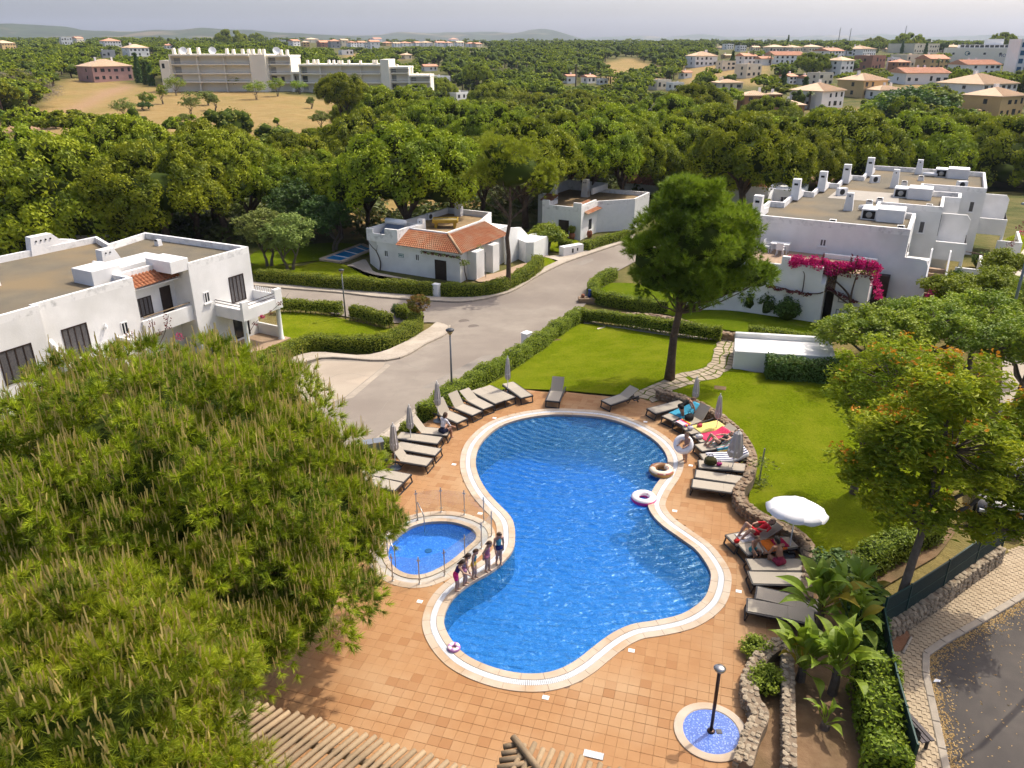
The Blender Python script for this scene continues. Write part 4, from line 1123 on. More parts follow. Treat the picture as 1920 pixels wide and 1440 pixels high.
# dark bushes added to put shade below the grove
def shade_scrub():
 r = np.random.default_rng(88); Vs,Fs,b = [],[],0
 for _ in range(520):
  u = r.uniform(-40,1500); v = r.uniform(352,452) if u < 950 else r.uniform(330,400)
  if 590 < u < 690 and v > 440 or u > 1010 and v > 372: continue
  p = ga(u,v); w = r.uniform(1.0,2.6); h = r.uniform(.7,2.0); k = 46
  q = unit(k,r); q[:,2] = np.abs(q[:,2]); P_ = q * np.array((w,w,h)) * r.uniform(.6,1,(k,1)); N = q + r.normal(scale=.5,size=q.shape); N /= np.linalg.norm(N,axis=1)[:,None]
  V,F = leaf_quads(P_ + np.array(p),N,.7,.42,r); Vs.append(V); Fs.append(F + b); b += len(V)
 tag(link('shade_scrub',npmesh('shade_scrub',np.concatenate(Vs),np.concatenate(Fs),foliage('undergrowth leaves',(.05,.075,.012),(.13,.16,.03),.2,objvar=.1,c3=(.09,.10,.025),big=.2))),'dark bushes added as shade beneath the umbrella pines','shade_scrub',kind='stuff')
shade_scrub()
# ---- broadleaf trees ---------------------------------------------------------------------------
def broadleaf(name,base,label,cat,blobs_,trunk_r,seed,leaf,lpc,mat,flowers=None,group=None,clump_r=.5,fork=.35,bark='bark_grey',inner=.3,stems=1,lean=(0,0)):
 r = np.random.default_rng(seed); root = empty(name,base,0,label,cat,group); base = np.array(base)
 m = MB(); topz = max(b[0][2] for b in blobs_) - base[2]
 P,N,FP_ = [],[],[]
 forks = []
 for s in range(stems):
  off = r.normal(scale=.25,size=2) if stems > 1 else np.zeros(2)
  fp = np.array((off[0] * 2.5 + lean[0],off[1] * 2.5 + lean[1],topz * fork))
  m.tube([np.array((off[0],off[1],-.3)),np.array((off[0] * 1.4 + lean[0] * .5,off[1] * 1.4 + lean[1] * .5,topz * fork * .5)),fp],[trunk_r * 1.15,trunk_r * .85,trunk_r * .7],8,False)
  forks.append(fp)
 for c,rad,n in blobs_:
  c = np.array(c) - base; rad = np.array(rad)
  d = unit(n,r); k = r.uniform(inner,1,(n,1)) ** .5
  cc = c + d * k * rad
  hub = c - np.array((0,0,rad[2] * .3)); f0 = forks[r.integers(len(forks))]
  m.tube(limb_path(f0,hub,r,5,.05,.12),[trunk_r * .5,trunk_r * .42,trunk_r * .33,trunk_r * .27,trunk_r * .2],6,False)
  for p,dd in zip(cc,d):
   if r.random() < .5:
    m.tube(limb_path(hub,p,r,4,.03,.12),[trunk_r * .18,trunk_r * .13,trunk_r * .09,.01],4,False)
   rr = clump_r * r.uniform(.6,1.35); q = unit(lpc,r); q[:,2] = np.where(q[:,2] < -.5,-q[:,2],q[:,2])
   pos = p + q * rr * r.uniform(.3,1.0,(lpc,1)) ** .6 * np.array((1,1,.7))
   P.append(pos); N.append(q * .6 + np.array((0,0,.5)) + r.normal(scale=.5,size=q.shape))
   if flowers and dd[2] > -.1 and r.random() < flowers[1]:
    FP_.append(p + unit(14,r) * np.array((.28,.28,.10)) + np.array((0,0,rr * .7)))
 P = np.concatenate(P); N = np.concatenate(N); N /= np.linalg.norm(N,axis=1)[:,None]
 V,F = leaf_quads(P,N,leaf[0],leaf[1],r)
 m.build('trunk',M[bark],root,True)
 link('crown',npmesh('crown',V,F,mat),root)
 if FP_:
  FP_ = np.concatenate(FP_); V,F = leaf_quads(FP_,unit(len(FP_),r,.8),.13,.075,r)
  o = link('blossom',npmesh('blossom',V,F,flowers[0]),root); o['kind'] = 'stuff'
 return root
# flowering tree by the street (feathery leaves, orange heads)
gb = at(1668,1185)
broadleaf('silk_oak',gb,'feathery street tree with orange blossom leaning from the red soil square','tree',
  [((gb.x + 1.6,gb.y + 1.8,5.6),(2.1,2.1,1.5),95),((gb.x + .2,gb.y + 2.2,5.0),(1.3,1.5,1.1),42),((gb.x + 3.4,gb.y + 1.5,4.6),(1.4,1.5,1.2),46),((gb.x + 1.4,gb.y + 2.0,7.1),(1.2,1.3,.9),36),((gb.x + .4,gb.y + 1.4,3.6),(1.2,1.3,.8),28),((gb.x + 3.1,gb.y + .9,3.2),(1.5,.9,.6),22),((gb.x + 4.6,gb.y + 2.0,5.9),(1.3,1.5,1.2),40),((gb.x - .9,gb.y + 2.3,4.4),(.6,.6,.5),10)],
  .15,51,(.23,.075),84,M['silk_oak'],(M['blossom_orange'],.30),clump_r=.46,fork=.42,lean=(.75,.85))
g2 = Vector((13.3,25.9,0))
broadleaf('silk_oak',g2,'second feathery tree with orange blossom standing on the lawn behind the first','tree',
  [((g2.x + .6,g2.y,5.0),(2.0,1.9,1.3),90),((g2.x - .8,g2.y - .2,4.3),(1.0,1.0,.8),26),((g2.x + 2.2,g2.y + .2,4.4),(1.5,1.3,1.0),50)],
  .16,53,(.21,.062),60,M['silk_oak'],(M['blossom_orange'],.22),clump_r=.46,fork=.4)
# leathery trees along the street higher up
for i,(u,v,w,h,lb) in enumerate([(1622,700,3.3,3.9,'gnarled leathery leaved tree on the lawn corner by the white wall'),(1735,705,3.2,4.4,'dense leathery tree between lawn and street, middle of the row'),(1815,690,3.0,4.4,'leathery tree shading the street pavement'),
         (1905,760,2.6,4.8,'leathery tree cut by the picture edge above the car'),(1775,610,1.9,3.4,'young leathery tree beside the stair of the row house'),(1850,600,1.9,3.6,'light green street tree at the foot of the sloping lawn'),
         (1905,645,2.0,4.0,'street tree beside the grey lamp pole'),(1868,545,1.5,3.2,'small street tree under the lamp pole top'),(1690,660,1.9,3.2,'leathery tree in front of the white gate pillar')]):
 p = ga(u,v); r = np.random.default_rng(60 + i)
 bl_ = [((p.x,p.y,p.z + h * .70),(w * .62,w * .62,h * .24),60)]
 for k in range(5):
  a = 2 * math.pi * k / 5 + i; bl_.append(((p.x + math.cos(a) * w * .52,p.y + math.sin(a) * w * .52,p.z + h * r.uniform(.5,.74)),(w * .42,w * .42,h * .18),30))
 broadleaf('street_tree',p,lb,'tree',bl_,.17,60 + i,(.17,.10),62,M['carob'] if i not in (4,5,7) else M['hedge'],group='leafy trees along the street',clump_r=.42,fork=.32)
# light green garden trees behind the flat roofed house
for i,(u,v,w,h,lb,mt) in enumerate([(545,505,2.6,5.4,'round light green garden tree on the lawn edge','olive'),(505,500,2.4,5.6,'grey green garden tree beside the flat roofed house','olive'),(620,470,2.8,5.6,'dark bushy tree behind the lap pool','shrub_dark'),(560,455,3.2,7.0,'dark evergreen behind the light green garden trees','shrub_dark'),(660,420,3.2,7.5,'mixed evergreen thicket tree left of the solar house','carob'),
          (1475,365,3.0,6.0,'leafy bush tree behind the first row house chimney','carob'),(1440,345,2.5,5.5,'leafy tree shading the garage yard','carob'),(1025,470,1.6,2.8,'leafy shrub tree at the corner of the dark doored house','carob')]):
 p = ga(u,v); r = np.random.default_rng(80 + i)
 bl_ = [((p.x,p.y,p.z + h * .66),(w * .7,w * .7,h * .26),46)] + [((p.x + math.cos(a) * w * .55,p.y + math.sin(a) * w * .55,p.z + h * r.uniform(.45,.7)),(w * .45,w * .45,h * .18),20) for a in np.arange(5) * 1.257 + i]
 broadleaf('garden_tree',p,lb.replace(' left of',' near'),'tree',bl_,.15,80 + i,(.24,.13),58,M[mt],group='garden trees round the houses',clump_r=.55,fork=.3,stems=2)
# round topiary with reddish leaves
p = ga(786,614)
broadleaf('topiary_tree',p,'round reddish topiary tree on the pavement tip','tree',[((p.x + .05,p.y,p.z + 1.75),(.80,.80,.55),90)],.07,91,(.09,.05),60,foliage('reddish green leaves',(.16,.13,.015),(.26,.12,.02),.25,c3=(.12,.15,.012),big=2),clump_r=.2,fork=.5,stems=3,inner=.75)
# ---- hedges and shrubs -----------------------------------------------------------------------------
def hedge(pts,w,h,label,mat='hedge',seed=1,leaf=(.10,.062),dens=260,gappy=0.0,px=True,name='hedge',wav=.06):
 P = resample([p[:2] for p in (px_line(pts,5) if px else pts)],.18)
 r = np.random.default_rng(seed)
 base = Vector((P[0][0],P[0][1],float(gz(P[0][0],P[0][1]))))
 root = empty(name,base,0,label,'hedge')
 t = np.gradient(P,axis=0); t /= np.linalg.norm(t,axis=1)[:,None]; n = np.stack([-t[:,1],t[:,0]],1)
 L = len(P) * .18
 k = np.arange(len(P)) * .18
 wob = 1 + wav * np.sin(k * 1.7 + seed) + wav * .8 * np.sin(k * 4.1 + 2 * seed)
 zb = gz(P[:,0],P[:,1]) - base.z
 # dark twiggy core
 V,F = [],[]
 prof = [(-.40,.04),(-.43,.6),(-.34,.88),(.34,.88),(.43,.6),(.40,.04)]
 zlow = .22 if gappy else 0
 for i in range(len(P)):
  for a,b in prof:
   q = P[i] + n[i] * a * w * wob[i]
   V.append((q[0] - base.x,q[1] - base.y,zb[i] + (zlow + (1 - zlow) * b) * h * wob[i]))
 for i in range(len(P) - 1):
  for j in range(6):
   F.append((i * 6 + j,i * 6 + (j + 1) % 6,(i + 1) * 6 + (j + 1) % 6,(i + 1) * 6 + j))
 m = MB(); m.add(V,F); m.add([V[i] for i in range(6)],[tuple(range(6))]); m.add([V[-6 + i] for i in range(6)],[tuple(range(6))[::-1]])
 m.build('twig_core',M['dark_core'],root)
 if gappy:
  s = MB()
  for q in resample([tuple(p) for p in P],.42):
   z = float(gz(q[0],q[1])) - base.z; a = r.normal(scale=.06,size=2)
   s.tube([(q[0] - base.x,q[1] - base.y,z - .1),(q[0] - base.x + a[0],q[1] - base.y + a[1],z + .35 * h)],.028,5,False)
  o = s.build('stems',M['bark_grey'],root); o.name = 'stem_row'; o['kind'] = 'stuff'
 N = int(L * (w + 2 * h) * dens)
 s = r.uniform(0,len(P) - 1.001,N); i = s.astype(int); f = (s - i)[:,None]
 c = P[i] * (1 - f) + P[i + 1] * f; nn = n[i]; wv = wob[i]; zc = zb[i]
 per = r.uniform(0,w + 2 * h,N)
 a = np.where(per < h,-w / 2,np.where(per < h + w,per - h - w / 2,w / 2)); b = np.where(per < h,per,np.where(per < h + w,h,per - h - w))
 if gappy: b = np.where(b < .25 * h,b + .3 * h * r.random(N),b)
 rnd = np.where((b > h * .85) & (np.abs(a) > w * .4),.92,1)
 pos = np.column_stack([c + nn * (a * wv * rnd)[:,None] - np.array((base.x,base.y)),zc + b * wv * rnd]) + r.normal(scale=.035,size=(N,3))
 nv = np.column_stack([nn * np.where(per < h,-1,np.where(per < h + w,0,1))[:,None],np.where((per >= h) & (per < h + w),1.,.35)]) + r.normal(scale=.55,size=(N,3)); nv /= np.linalg.norm(nv,axis=1)[:,None]
 V,F = leaf_quads(pos,nv,leaf[0],leaf[1],r)
 for e,q in ((0,-1),(len(P) - 1,1)):
  k = int(w * h * dens); A = r.uniform(-w / 2,w / 2,k); Z = r.uniform(.03,h,k); o2 = np.array((base.x,base.y))
  pe = np.column_stack([P[e] - o2 + n[e] * A[:,None] + t[e] * q * r.uniform(.0,.07,k)[:,None],zb[e] + Z]); ne = np.column_stack([np.tile(t[e] * q,(k,1)),np.full(k,.4)]) + r.normal(scale=.5,size=(k,3)); ne /= np.linalg.norm(ne,axis=1)[:,None]
  V2,F2 = leaf_quads(pe,ne,leaf[0],leaf[1],r); F = np.concatenate([F,F2 + len(V)]); V = np.concatenate([V,V2])
 link('foliage',npmesh('foliage',V,F,M[mat]),root)
 return root
HED = [([(485,527),(600,538),(700,546),(814,554)],1.0,1.05,'long clipped hedge in front of the tiled roof house','hedge',0,.10),
 ([(829,553),(880,556),(935,548),(985,524),(1008,505),(1006,497)],.95,1.0,'curved clipped hedge round the tiled house corner','hedge',0,.10),
 ([(523,584),(580,586),(640,591)],.7,.95,'thin leggy hedge between lawn and side road','hedge',1,.11),
 ([(662,598),(700,606),(730,616)],.8,1.05,'rounded hedge piece behind the street lamp on the side road','hedge',1,.11),
 ([(440,712),(501,688),(580,657),(647,656),(709,656),(752,640),(778,622),(776,603),(752,593)],1.0,.95,'wavy hedge wrapping the tip of the hedged lawn','hedge',0,.10),
 ([(795,790),(822,771),(850,750),(900,720),(950,692),(1000,660),(1050,623),(1090,598)],.85,.85,'long hedge between road and sun lounger deck','hedge',0,.085),
 ([(1092,603),(1150,610),(1220,621),(1300,634),(1350,640)],.65,.95,'leggy hedge along the far side of the lawn','hedge',1,.10),
 ([(1150,522),(1118,540),(1112,553),(1125,568),(1170,576),(1242,588)],.85,.95,'clipped hedge curling above the low stone wall','hedge',0,.10),
 ([(1402,641),(1470,648),(1550,658)],.7,.95,'hedge behind the white garden wall','hedge',1,.10),
 ([(1436,706),(1500,710),(1578,716)],1.1,1.1,'dark glossy hedge in front of the white garden wall','shrub_dark',0,.12),
 ([(1098,471),(1128,461),(1175,448)],.8,.9,'clipped hedge beside the dark doored white house','hedge',0,.12),
 ([(1050,462),(1070,465)],.8,.8,'short hedge block behind the white bin store','hedge',0,.12),
 ([(1350,408),(1400,397),(1440,388)],.8,.9,'hedge along the upper road by the row house','hedge',0,.14),
 ([(1600,1090),(1640,1060),(1690,1035),(1750,1005)],.8,.9,'bright green hedge behind the dark fence screen','shrub_bright',0,.09),
 ([(1612,1130),(1620,1190),(1628,1250)],.9,1.0,'leafy shrub hedge beside the big leaved plants','shrub_dark',0,.10),
 ([(1632,1290),(1640,1350),(1650,1420),(1655,1480)],1.0,1.15,'yellow green hedge beside the slatted bench','shrub_bright',0,.11),
 ([(398,655),(425,662),(450,668)],.8,.7,'low clipped hedge under the balcony','hedge',0,.10)]
for i,(p,w,h,lb,mt,gp,lf) in enumerate(HED):
 hedge(p,w,h,lb,mt,300 + i,(lf * 1.15,lf * .72),2.1 / (lf * lf),gp,wav=.09 if i in (5,13,14,15) else .05)
def shrub_mesh(seed,n,lpc,leaf,mat,clump=.32):
 r = np.random.default_rng(seed); d = unit(n,r); d[:,2] = np.abs(d[:,2]) * 1.1 - .1
 C = d * r.uniform(.45,.8,(n,1)); C[:,2] += .55
 q = unit(n * lpc,r); P = np.repeat(C,lpc,0) + q * clump * r.uniform(.5,1,(n * lpc,1)); N = q + np.array((0,0,.4)) + r.normal(scale=.4,size=q.shape); N /= np.linalg.norm(N,axis=1)[:,None]
 V,F = leaf_quads(P,N,leaf,leaf * .55,r)
 Vb,Fb = blobs([(0,0,.5)],[.62],r,2,.1)
 Vj,Fj,mi = join([(V,F,0),(Vb,Fb,1)])
 return npmesh('foliage',Vj,Fj,[M[mat],M['dark_core']],mi)
SH = {m: [shrub_mesh(400 + j,34,46,.17,m) for j in range(2)] for m in ('hedge','shrub_dark','shrub_bright','carob')}
def shrub(u,v,w,h,label,mat='shrub_dark',k=0,p=None,cat='shrub'):
 p = ga(u,v) if p is None else p
 root = empty('shrub',p,k * 1.3,label,cat)
 link('foliage',SH[mat][k % 2],root,(0,0,0),0,(w / 1.6,w / 1.6,h / 1.35))
 s = MB()
 for j in range(3):
  a = j * 2.1 + k; s.tube([(0,0,-.1),(math.cos(a) * w * .12,math.sin(a) * w * .12,h * .5)],.03,5,False)
 s.build('stem',M['bark_grey'],root)
 return root
for i,(u,v,w,h,mt,lb) in enumerate([(1438,588,1.3,1.5,'shrub_dark','dark oleander bush against the white terrace wall'),(1475,598,1.5,1.4,'shrub_dark','second dark oleander bush nearer the dark doorway'),(1405,582,1.5,1.7,'shrub_dark','oleander bush partly behind the pine branch'),
          (1370,575,1.3,1.5,'shrub_dark','oleander bush hidden deepest under the tall pine crown'),(746,590,.9,.8,'shrub_dark','small dark bush beside the topiary tree'),(1790,535,1.3,1.2,'shrub_dark','round dark bush under the row house balcony'),(1835,500,1.2,1.2,'shrub_dark','dark bush at the second row house corner'),
          (1725,622,1.3,.9,'hedge','bush beside the white gate pillar and stair'),(720,852,1.1,.7,'shrub_bright','low leafy bush beside the grey cabinet'),(768,815,.9,.65,'hedge','bush behind the sun loungers at the road strip'),(1560,1080,1.6,.8,'shrub_dark','dark ground shrub behind the big leaved plants'),(1420,1225,.9,.5,'hedge','low green tuft on top of the rubble wall'),
          (1435,1290,1.0,.6,'hedge','green tuft beside the shower wall'),(705,868,1.0,.6,'hedge','low bush between cabinet and flower pot'),(988,480,1.4,1.5,'carob','leafy climber bush at the curved garden wall'),(1020,455,1.3,1.0,'hedge','rounded bush at the pale driveway'),(1760,565,1.2,1.6,'shrub_bright','yellow green creeper bush below the balcony')]):
 shrub(u,v,w,h,lb,mt,i)
# ---- big leaved plants (giant strelitzia) --------------------------------------------------------
def big_leaf(L,w,r):
 """one paddle leaf on its stalk, folded along the midrib, arching over"""
 n = 7; V = []; F = []
 for i in range(n + 1):
  t = i / n; wd = w * (math.sin(math.pi * min(1,t * 1.05 + .04)) ** .75) * .5 + .004
  x = L * (.35 + .65 * t) ; z = L * (.62 * t - .55 * t * t) + L * .25
  V += [(x,-wd,z + wd * .45),(x,0,z),(x,wd,z + wd * .45)]
 for i in range(n):
  F += [(i * 3,i * 3 + 1,i * 3 + 4,i * 3 + 3),(i * 3 + 1,i * 3 + 2,i * 3 + 5,i * 3 + 4)]
 return V,F
BL = []
for k in range(3):
 m = MB(); V,F = big_leaf(1.0,.20 + .03 * k,None); m.add(V,F); m.tube([(0,0,0),(.15,0,.14),(.36,0,.26)],[.02,.016,.012],5,False); BL.append(m)
BLM = {(k,c): BL[k].mesh('leaf',M[c]) for k in range(3) for c in ('banana','banana_yellow')}
def strelitzia(u,v,label,n,hs,seed,H=1.0,p=None):
 p = at(u,v) if p is None else p; r = np.random.default_rng(seed)
 root = empty('strelitzia',p,0,label,'plant','big leaved plants in the dry bed')
 MB().tube([(0,0,-.1),(.03,.02,H * .5),(.0,.05,H)],[.14,.12,.09],8).build('stem',M['bark_grey'],root)
 for i in range(n):
  a = i * 2.399 + r.uniform(-.3,.3); s = hs * r.uniform(.75,1.2); t = i / n
  o = link('leaf',BLM[(i % 3,'banana_yellow' if r.random() < .13 and t < .5 else 'banana')],root,(0,0,H * (.7 + .35 * t)),None,(s,s,s))
  o.rotation_euler = (r.uniform(-.4,.4),-(1.0 * t + r.uniform(-.25,.35)),a)
 return root
for i,(u,v,n,hs,H,lb) in enumerate([(1530,1195,34,1.35,1.25,'tallest big leaved plant with yellowing leaf beside the loungers'),(1585,1215,24,1.15,1.0,'big leaved plant against the green fence'),(1500,1275,26,1.2,.45,'low big leaved plant over the rubble wall'),(1560,1300,26,1.25,.9,'big leaved plant with dry stem in the middle of the bed'),(1545,1365,7,.7,.15,'small big leaved seedling in bare soil'),(1600,1150,20,1.0,.8,'big leaved plant behind the tallest one')]):
 strelitzia(u,v,lb,n,hs,500 + i,H)
# ------------------------------------------------------------ white houses near the pool
BA = math.radians(-28.5)
def inset(poly,d):
 n = len(poly); out = []
 ar = sum(poly[i][0] * poly[(i + 1) % n][1] - poly[(i + 1) % n][0] * poly[i][1] for i in range(n))
 sg = 1 if ar > 0 else -1
 for i in range(n):
  p0,p1,p2 = (np.array(poly[j % n],float) for j in (i - 1,i,i + 1))
  e1 = (p1 - p0) / np.linalg.norm(p1 - p0); e2 = (p2 - p1) / np.linalg.norm(p2 - p1)
  n1 = np.array((-e1[1],e1[0])) * sg; n2 = np.array((-e2[1],e2[0])) * sg
  k = 1 + n1 @ n2
  out.append(tuple(p1 + (n1 + n2) * d / max(k,.3)))
 return out
def flat_house(root,poly,z0,zr,zp,th=.2,wall='stucco',roof='roof_felt'):
 """walls, parapet ring and roof surface on a polygon"""
 ar = sum(poly[i][0] * poly[(i + 1) % len(poly)][1] - poly[(i + 1) % len(poly)][0] * poly[i][1] for i in range(len(poly)))
 if ar < 0: poly = poly[::-1]
 n = len(poly); inn = inset(poly,th)
 m = MB()
 V = [(*p,z0) for p in poly] + [(*p,zr) for p in poly]
 m.add(V,[(i,(i + 1) % n,n + (i + 1) % n,n + i) for i in range(n)])
 m.build('wall',M[wall],root)
 m = MB()
 V = [(*p,zr) for p in poly] + [(*p,zp) for p in poly] + [(*p,zp) for p in inn] + [(*p,zr - .02) for p in inn]
 F = []
 for i in range(n):
  j = (i + 1) % n
  F += [(i,j,n + j,n + i),(n + i,n + j,2 * n + j,2 * n + i),(2 * n + i,2 * n + j,3 * n + j,3 * n + i)]
 m.add(V,F); m.build('parapet',M['parapet'],root)
 m = MB(); m.add([(*p,zr) for p in inset(poly,th * .5)],[tuple(range(n))]); m.build('roof',M[roof],root)
def block(root,name,x0,x1,y0,y1,z0,z1,mat='stucco',c=.02):
 return MB().cbox(x0,x1,y0,y1,z0,z1,c).build(name,M[mat],root)
FACE = {'f': (0,-1),'r': (1,0),'b': (0,1),'l': (-1,0)}
def opening(root,face,s,plane,z0,w,h,kind='window',frame='wood_dark',pane='glass',bars=1,sill=True,rail=0):
 """a window or door on a wall: s = position along the wall, plane = wall coordinate; frame proud of the wall, pane set back in it"""
 nx,ny = FACE[face]
 def P(a,d,z):     # a along wall, d outwards
  return (s + a,plane + ny * d,z) if nx == 0 else (plane + nx * d,s + a,z)
 def bx(m,a0,a1,d0,d1,za,zb):
  p,q = P(a0,d0,za),P(a1,d1,zb)
  m.box(min(p[0],q[0]),max(p[0],q[0]),min(p[1],q[1]),max(p[1],q[1]),za,zb)
 m = MB(); t = .06
 for a0,a1,za,zb in ((-w / 2,-w / 2 + t,z0,z0 + h),(w / 2 - t,w / 2,z0,z0 + h),(-w / 2 + t,w / 2 - t,z0 + h - t,z0 + h),(-w / 2 + t,w / 2 - t,z0,z0 + t)):
  bx(m,a0,a1,-.05,.035,za,zb)
 for k in range(bars):
  a = -w / 2 + w * (k + 1) / (bars + 1); bx(m,a - .03,a + .03,-.05,.028,z0 + t,z0 + h - t)
 o = m.build(kind,M[frame],root)
 m = MB(); bx(m,-w / 2 + t,w / 2 - t,-.04,.008,z0 + t,z0 + h - t); m.build('pane' if kind == 'window' else 'panel',M[pane],o)
 if sill:
  m = MB(); bx(m,-w / 2 - .08,w / 2 + .08,-.02,.12,z0 - .07,z0 - .002); m.build('sill',M['stucco'],o)
 return o
def chimney(root,x,y,z,w=.55,d=.45,h=1.2,taper=.1,holes=2,face='f',name='chimney'):
 m = MB().frustum(x - w / 2,x + w / 2,y - d / 2,y + d / 2,z,z + h,taper * w,taper * d); o = m.build(name,M['stucco'],root)
 hm = MB(); k = taper * d * .8
 for i in range(holes):
  q = x - w * .3 + w * .6 * (i + .5) / holes
  hm.box(q - .045,q + .045,y - d / 2 + k - .03,y - d / 2 + k + .06,z + h * .80,z + h * .80 + .1)
 if holes: hm.build('vent_hole',M['dark_hole'],o)
 return o
def tile_slope(root,p00,p10,p01,p11,rows,name='tiled_roof',mat='roof_tile',courses=9):
 """corrugated clay tiles: p00-p10 along the eave, p01-p11 along the top"""
 p00,p10,p01,p11 = (np.array(p,float) for p in (p00,p10,p01,p11))
 nrm = np.cross(p10 - p00,p01 - p00); nrm /= np.linalg.norm(nrm); nrm = nrm if nrm[2] > 0 else -nrm
 V,F = [],[]; pr = [(0,0),(.25,.8),(.5,1),(.75,.8)]
 nu = rows * 4 + 1; vs = []
 for c in range(courses):
  vs += [(c / courses,.012),((c + .97) / courses,.045)]
 for v,dz in vs:
  a = p00 + (p01 - p00) * v; b = p10 + (p11 - p10) * v
  for k in range(nu):
   ph = pr[k % 4]
   V.append(a + (b - a) * (k / (nu - 1)) + nrm * (ph[1] * .075 + .05 - dz))
 for i in range(len(vs) - 1):
  for k in range(nu - 1):
   F.append((i * nu + k,i * nu + k + 1,(i + 1) * nu + k + 1,(i + 1) * nu + k))
 me = npmesh(name,V,np.array(F),M[mat]); o = link(name,me,root); return o
def ac_unit(root,x,y,z,rz=0,parent=None):
 m = MB().cbox(-.42,.42,-.17,.17,0,.6,.02); o = m.build('air_conditioner',M['white_paint'],root,loc=(x,y,z),rz=rz)
 MB().lathe([(.23,0),(.23,.02),(.17,.025),(.06,.02),(.05,.04),(.001,.04)],16).build('fan',M['iron'],o,loc=(-.08,-.172,.3)).rotation_euler = (math.pi / 2,0,0)
 return o
# ---- row house beyond the lawn ------------------------------------------------------------------
OR = Vector((16.35,53.14,0))
R = empty('row_house',OR,BA,'long white stepped row house with flat roofs and tapered chimneys','house')
RP = [(0,0),(9.9,0),(9.9,5.8),(7.4,5.8),(7.4,9.2),(11.5,9.2),(11.5,13.9),(12.6,13.9),(12.6,16.4),(9.8,16.4),(9.8,19.8),(14.4,19.8),(14.4,29.6),(4.8,29.6),(4.8,22.0),(3.4,22.0),(3.4,16.6),(2.2,16.6),(2.2,11.4),(1.0,11.4),(1.0,5.8),(0,5.8)]
flat_house(R,RP,-1.2,5.0,5.4)
# lower side roofs between the steps
for x0,x1,y0,y1,z in ((7.4,9.9,5.8,9.2,4.7),(9.8,12.6,16.4,19.8,4.7)):
 MB().box(x0 + .01,x1,y0 + .01,y1 - .01,-1,z).build('side_wall',M['stucco'],R)
 MB().quad((x0 + .02,y0 + .02,z + .01),(x1 - .2,y0 + .02,z + .01),(x1 - .2,y1 - .02,z + .01),(x0 + .02,y1 - .02,z + .01)).build('side_roof',M['roof_pale'],R)
MB().quad((3.4,11.5,5.012),(8.5,11.5,5.012),(8.2,16.2,5.012),(3.6,16.2,5.012)).build('roof_screed',M['roof_pale'],R)
# lower storey with the terrace in front
MB().box(-2.6,5.7,-4.8,0 - .004,-1,3.2).build('terrace_block',M['stucco'],R)
MB().quad((-2.4,-4.6,3.206),(8.4,-4.05,3.206),(8.4,-.02,3.206),(-2.4,-.02,3.206)).build('terrace_floor',M['terrace'],R)
for x0,x1,y0,y1,zt in ((-2.6,3.2,-4.8,-4.62,3.42),(3.2,3.7,-4.8,-4.55,3.95),(3.7,5.7,-4.8,-4.6,3.55),(-2.6,-2.42,-4.62,-.01,3.42),(5.2,8.4,-.9,-.7,3.5)):
 block(R,'terrace_parapet',x0,x1,y0,y1,3.2,zt)
m = MB(); m.vprism([(-4.8,-1),(-4.8,2.5),(-4.0,3.35),(-3.6,3.35),(-3.6,-1)],'x',5.701,5.95); m.build('entry_wing_wall',M['stucco'],R)
MB().box(6.5,8.4,-4.2,-.01,-1,3.19).build('entry_block',M['stucco'],R)
MB().box(5.951,6.499,-3.3,-.01,-1,3.1).build('entry_recess',M['wood_dark'],R)
tile_slope(R,(5.96,-4.3,2.1),(6.49,-4.3,2.1),(5.96,-3.0,3.0),(6.49,-3.0,3.0),4,'entry_roof','roof_tan',5)
for x,z,w,h in ((6.95,1.35,.35,.5),(6.9,.55,.28,.35),(6.9,.1,.4,.25)):
 opening(R,'f',x,-4.2,z,w,h,'meter_box','grey_metal','white_paint',0,False)
MB().box(9.9 + .001,11.3,-.0,2.3,-1.2,3.2).build('stair_wall',M['stucco'],R)
m = MB(); m.vprism([(9.9,3.2),(11.3,3.2),(11.15,3.55),(10.7,3.62),(9.9,3.62)],'y',0.0,.2); m.build('stair_parapet',M['stucco'],R)
MB().box(8.41,9.3,-.6,-.003,-1,2.4).build('dark_doorway',M['wood_dark'],R)
opening(R,'f',.55,0,3.21,.75,1.75,'door','white_paint','grey_metal',1,False)
opening(R,'f',4.9,0,3.75,.42,.5,'window','white_paint','curtain',1)
opening(R,'r',2.6,9.9,3.3,.8,.6,'window','wood_dark','glass',1)
for (s,pl,z,w,h) in ((10.6,11.5,3.1,.8,1.6),(12.4,11.5,3.1,.7,1.2),(21.6,14.4,3.1,.9,1.7),(24.5,14.4,3.4,.7,1.0),(27.3,14.4,3.4,.7,1.0)):
 opening(R,'r',s,pl,z,w,h,'window','wood_dark','curtain',2,False)
opening(R,'f',10.4,9.2,3.4,.4,.9,'window','white_paint','curtain',0)
opening(R,'f',13.6,19.8,3.4,.4,.9,'window','white_paint','curtain',0)
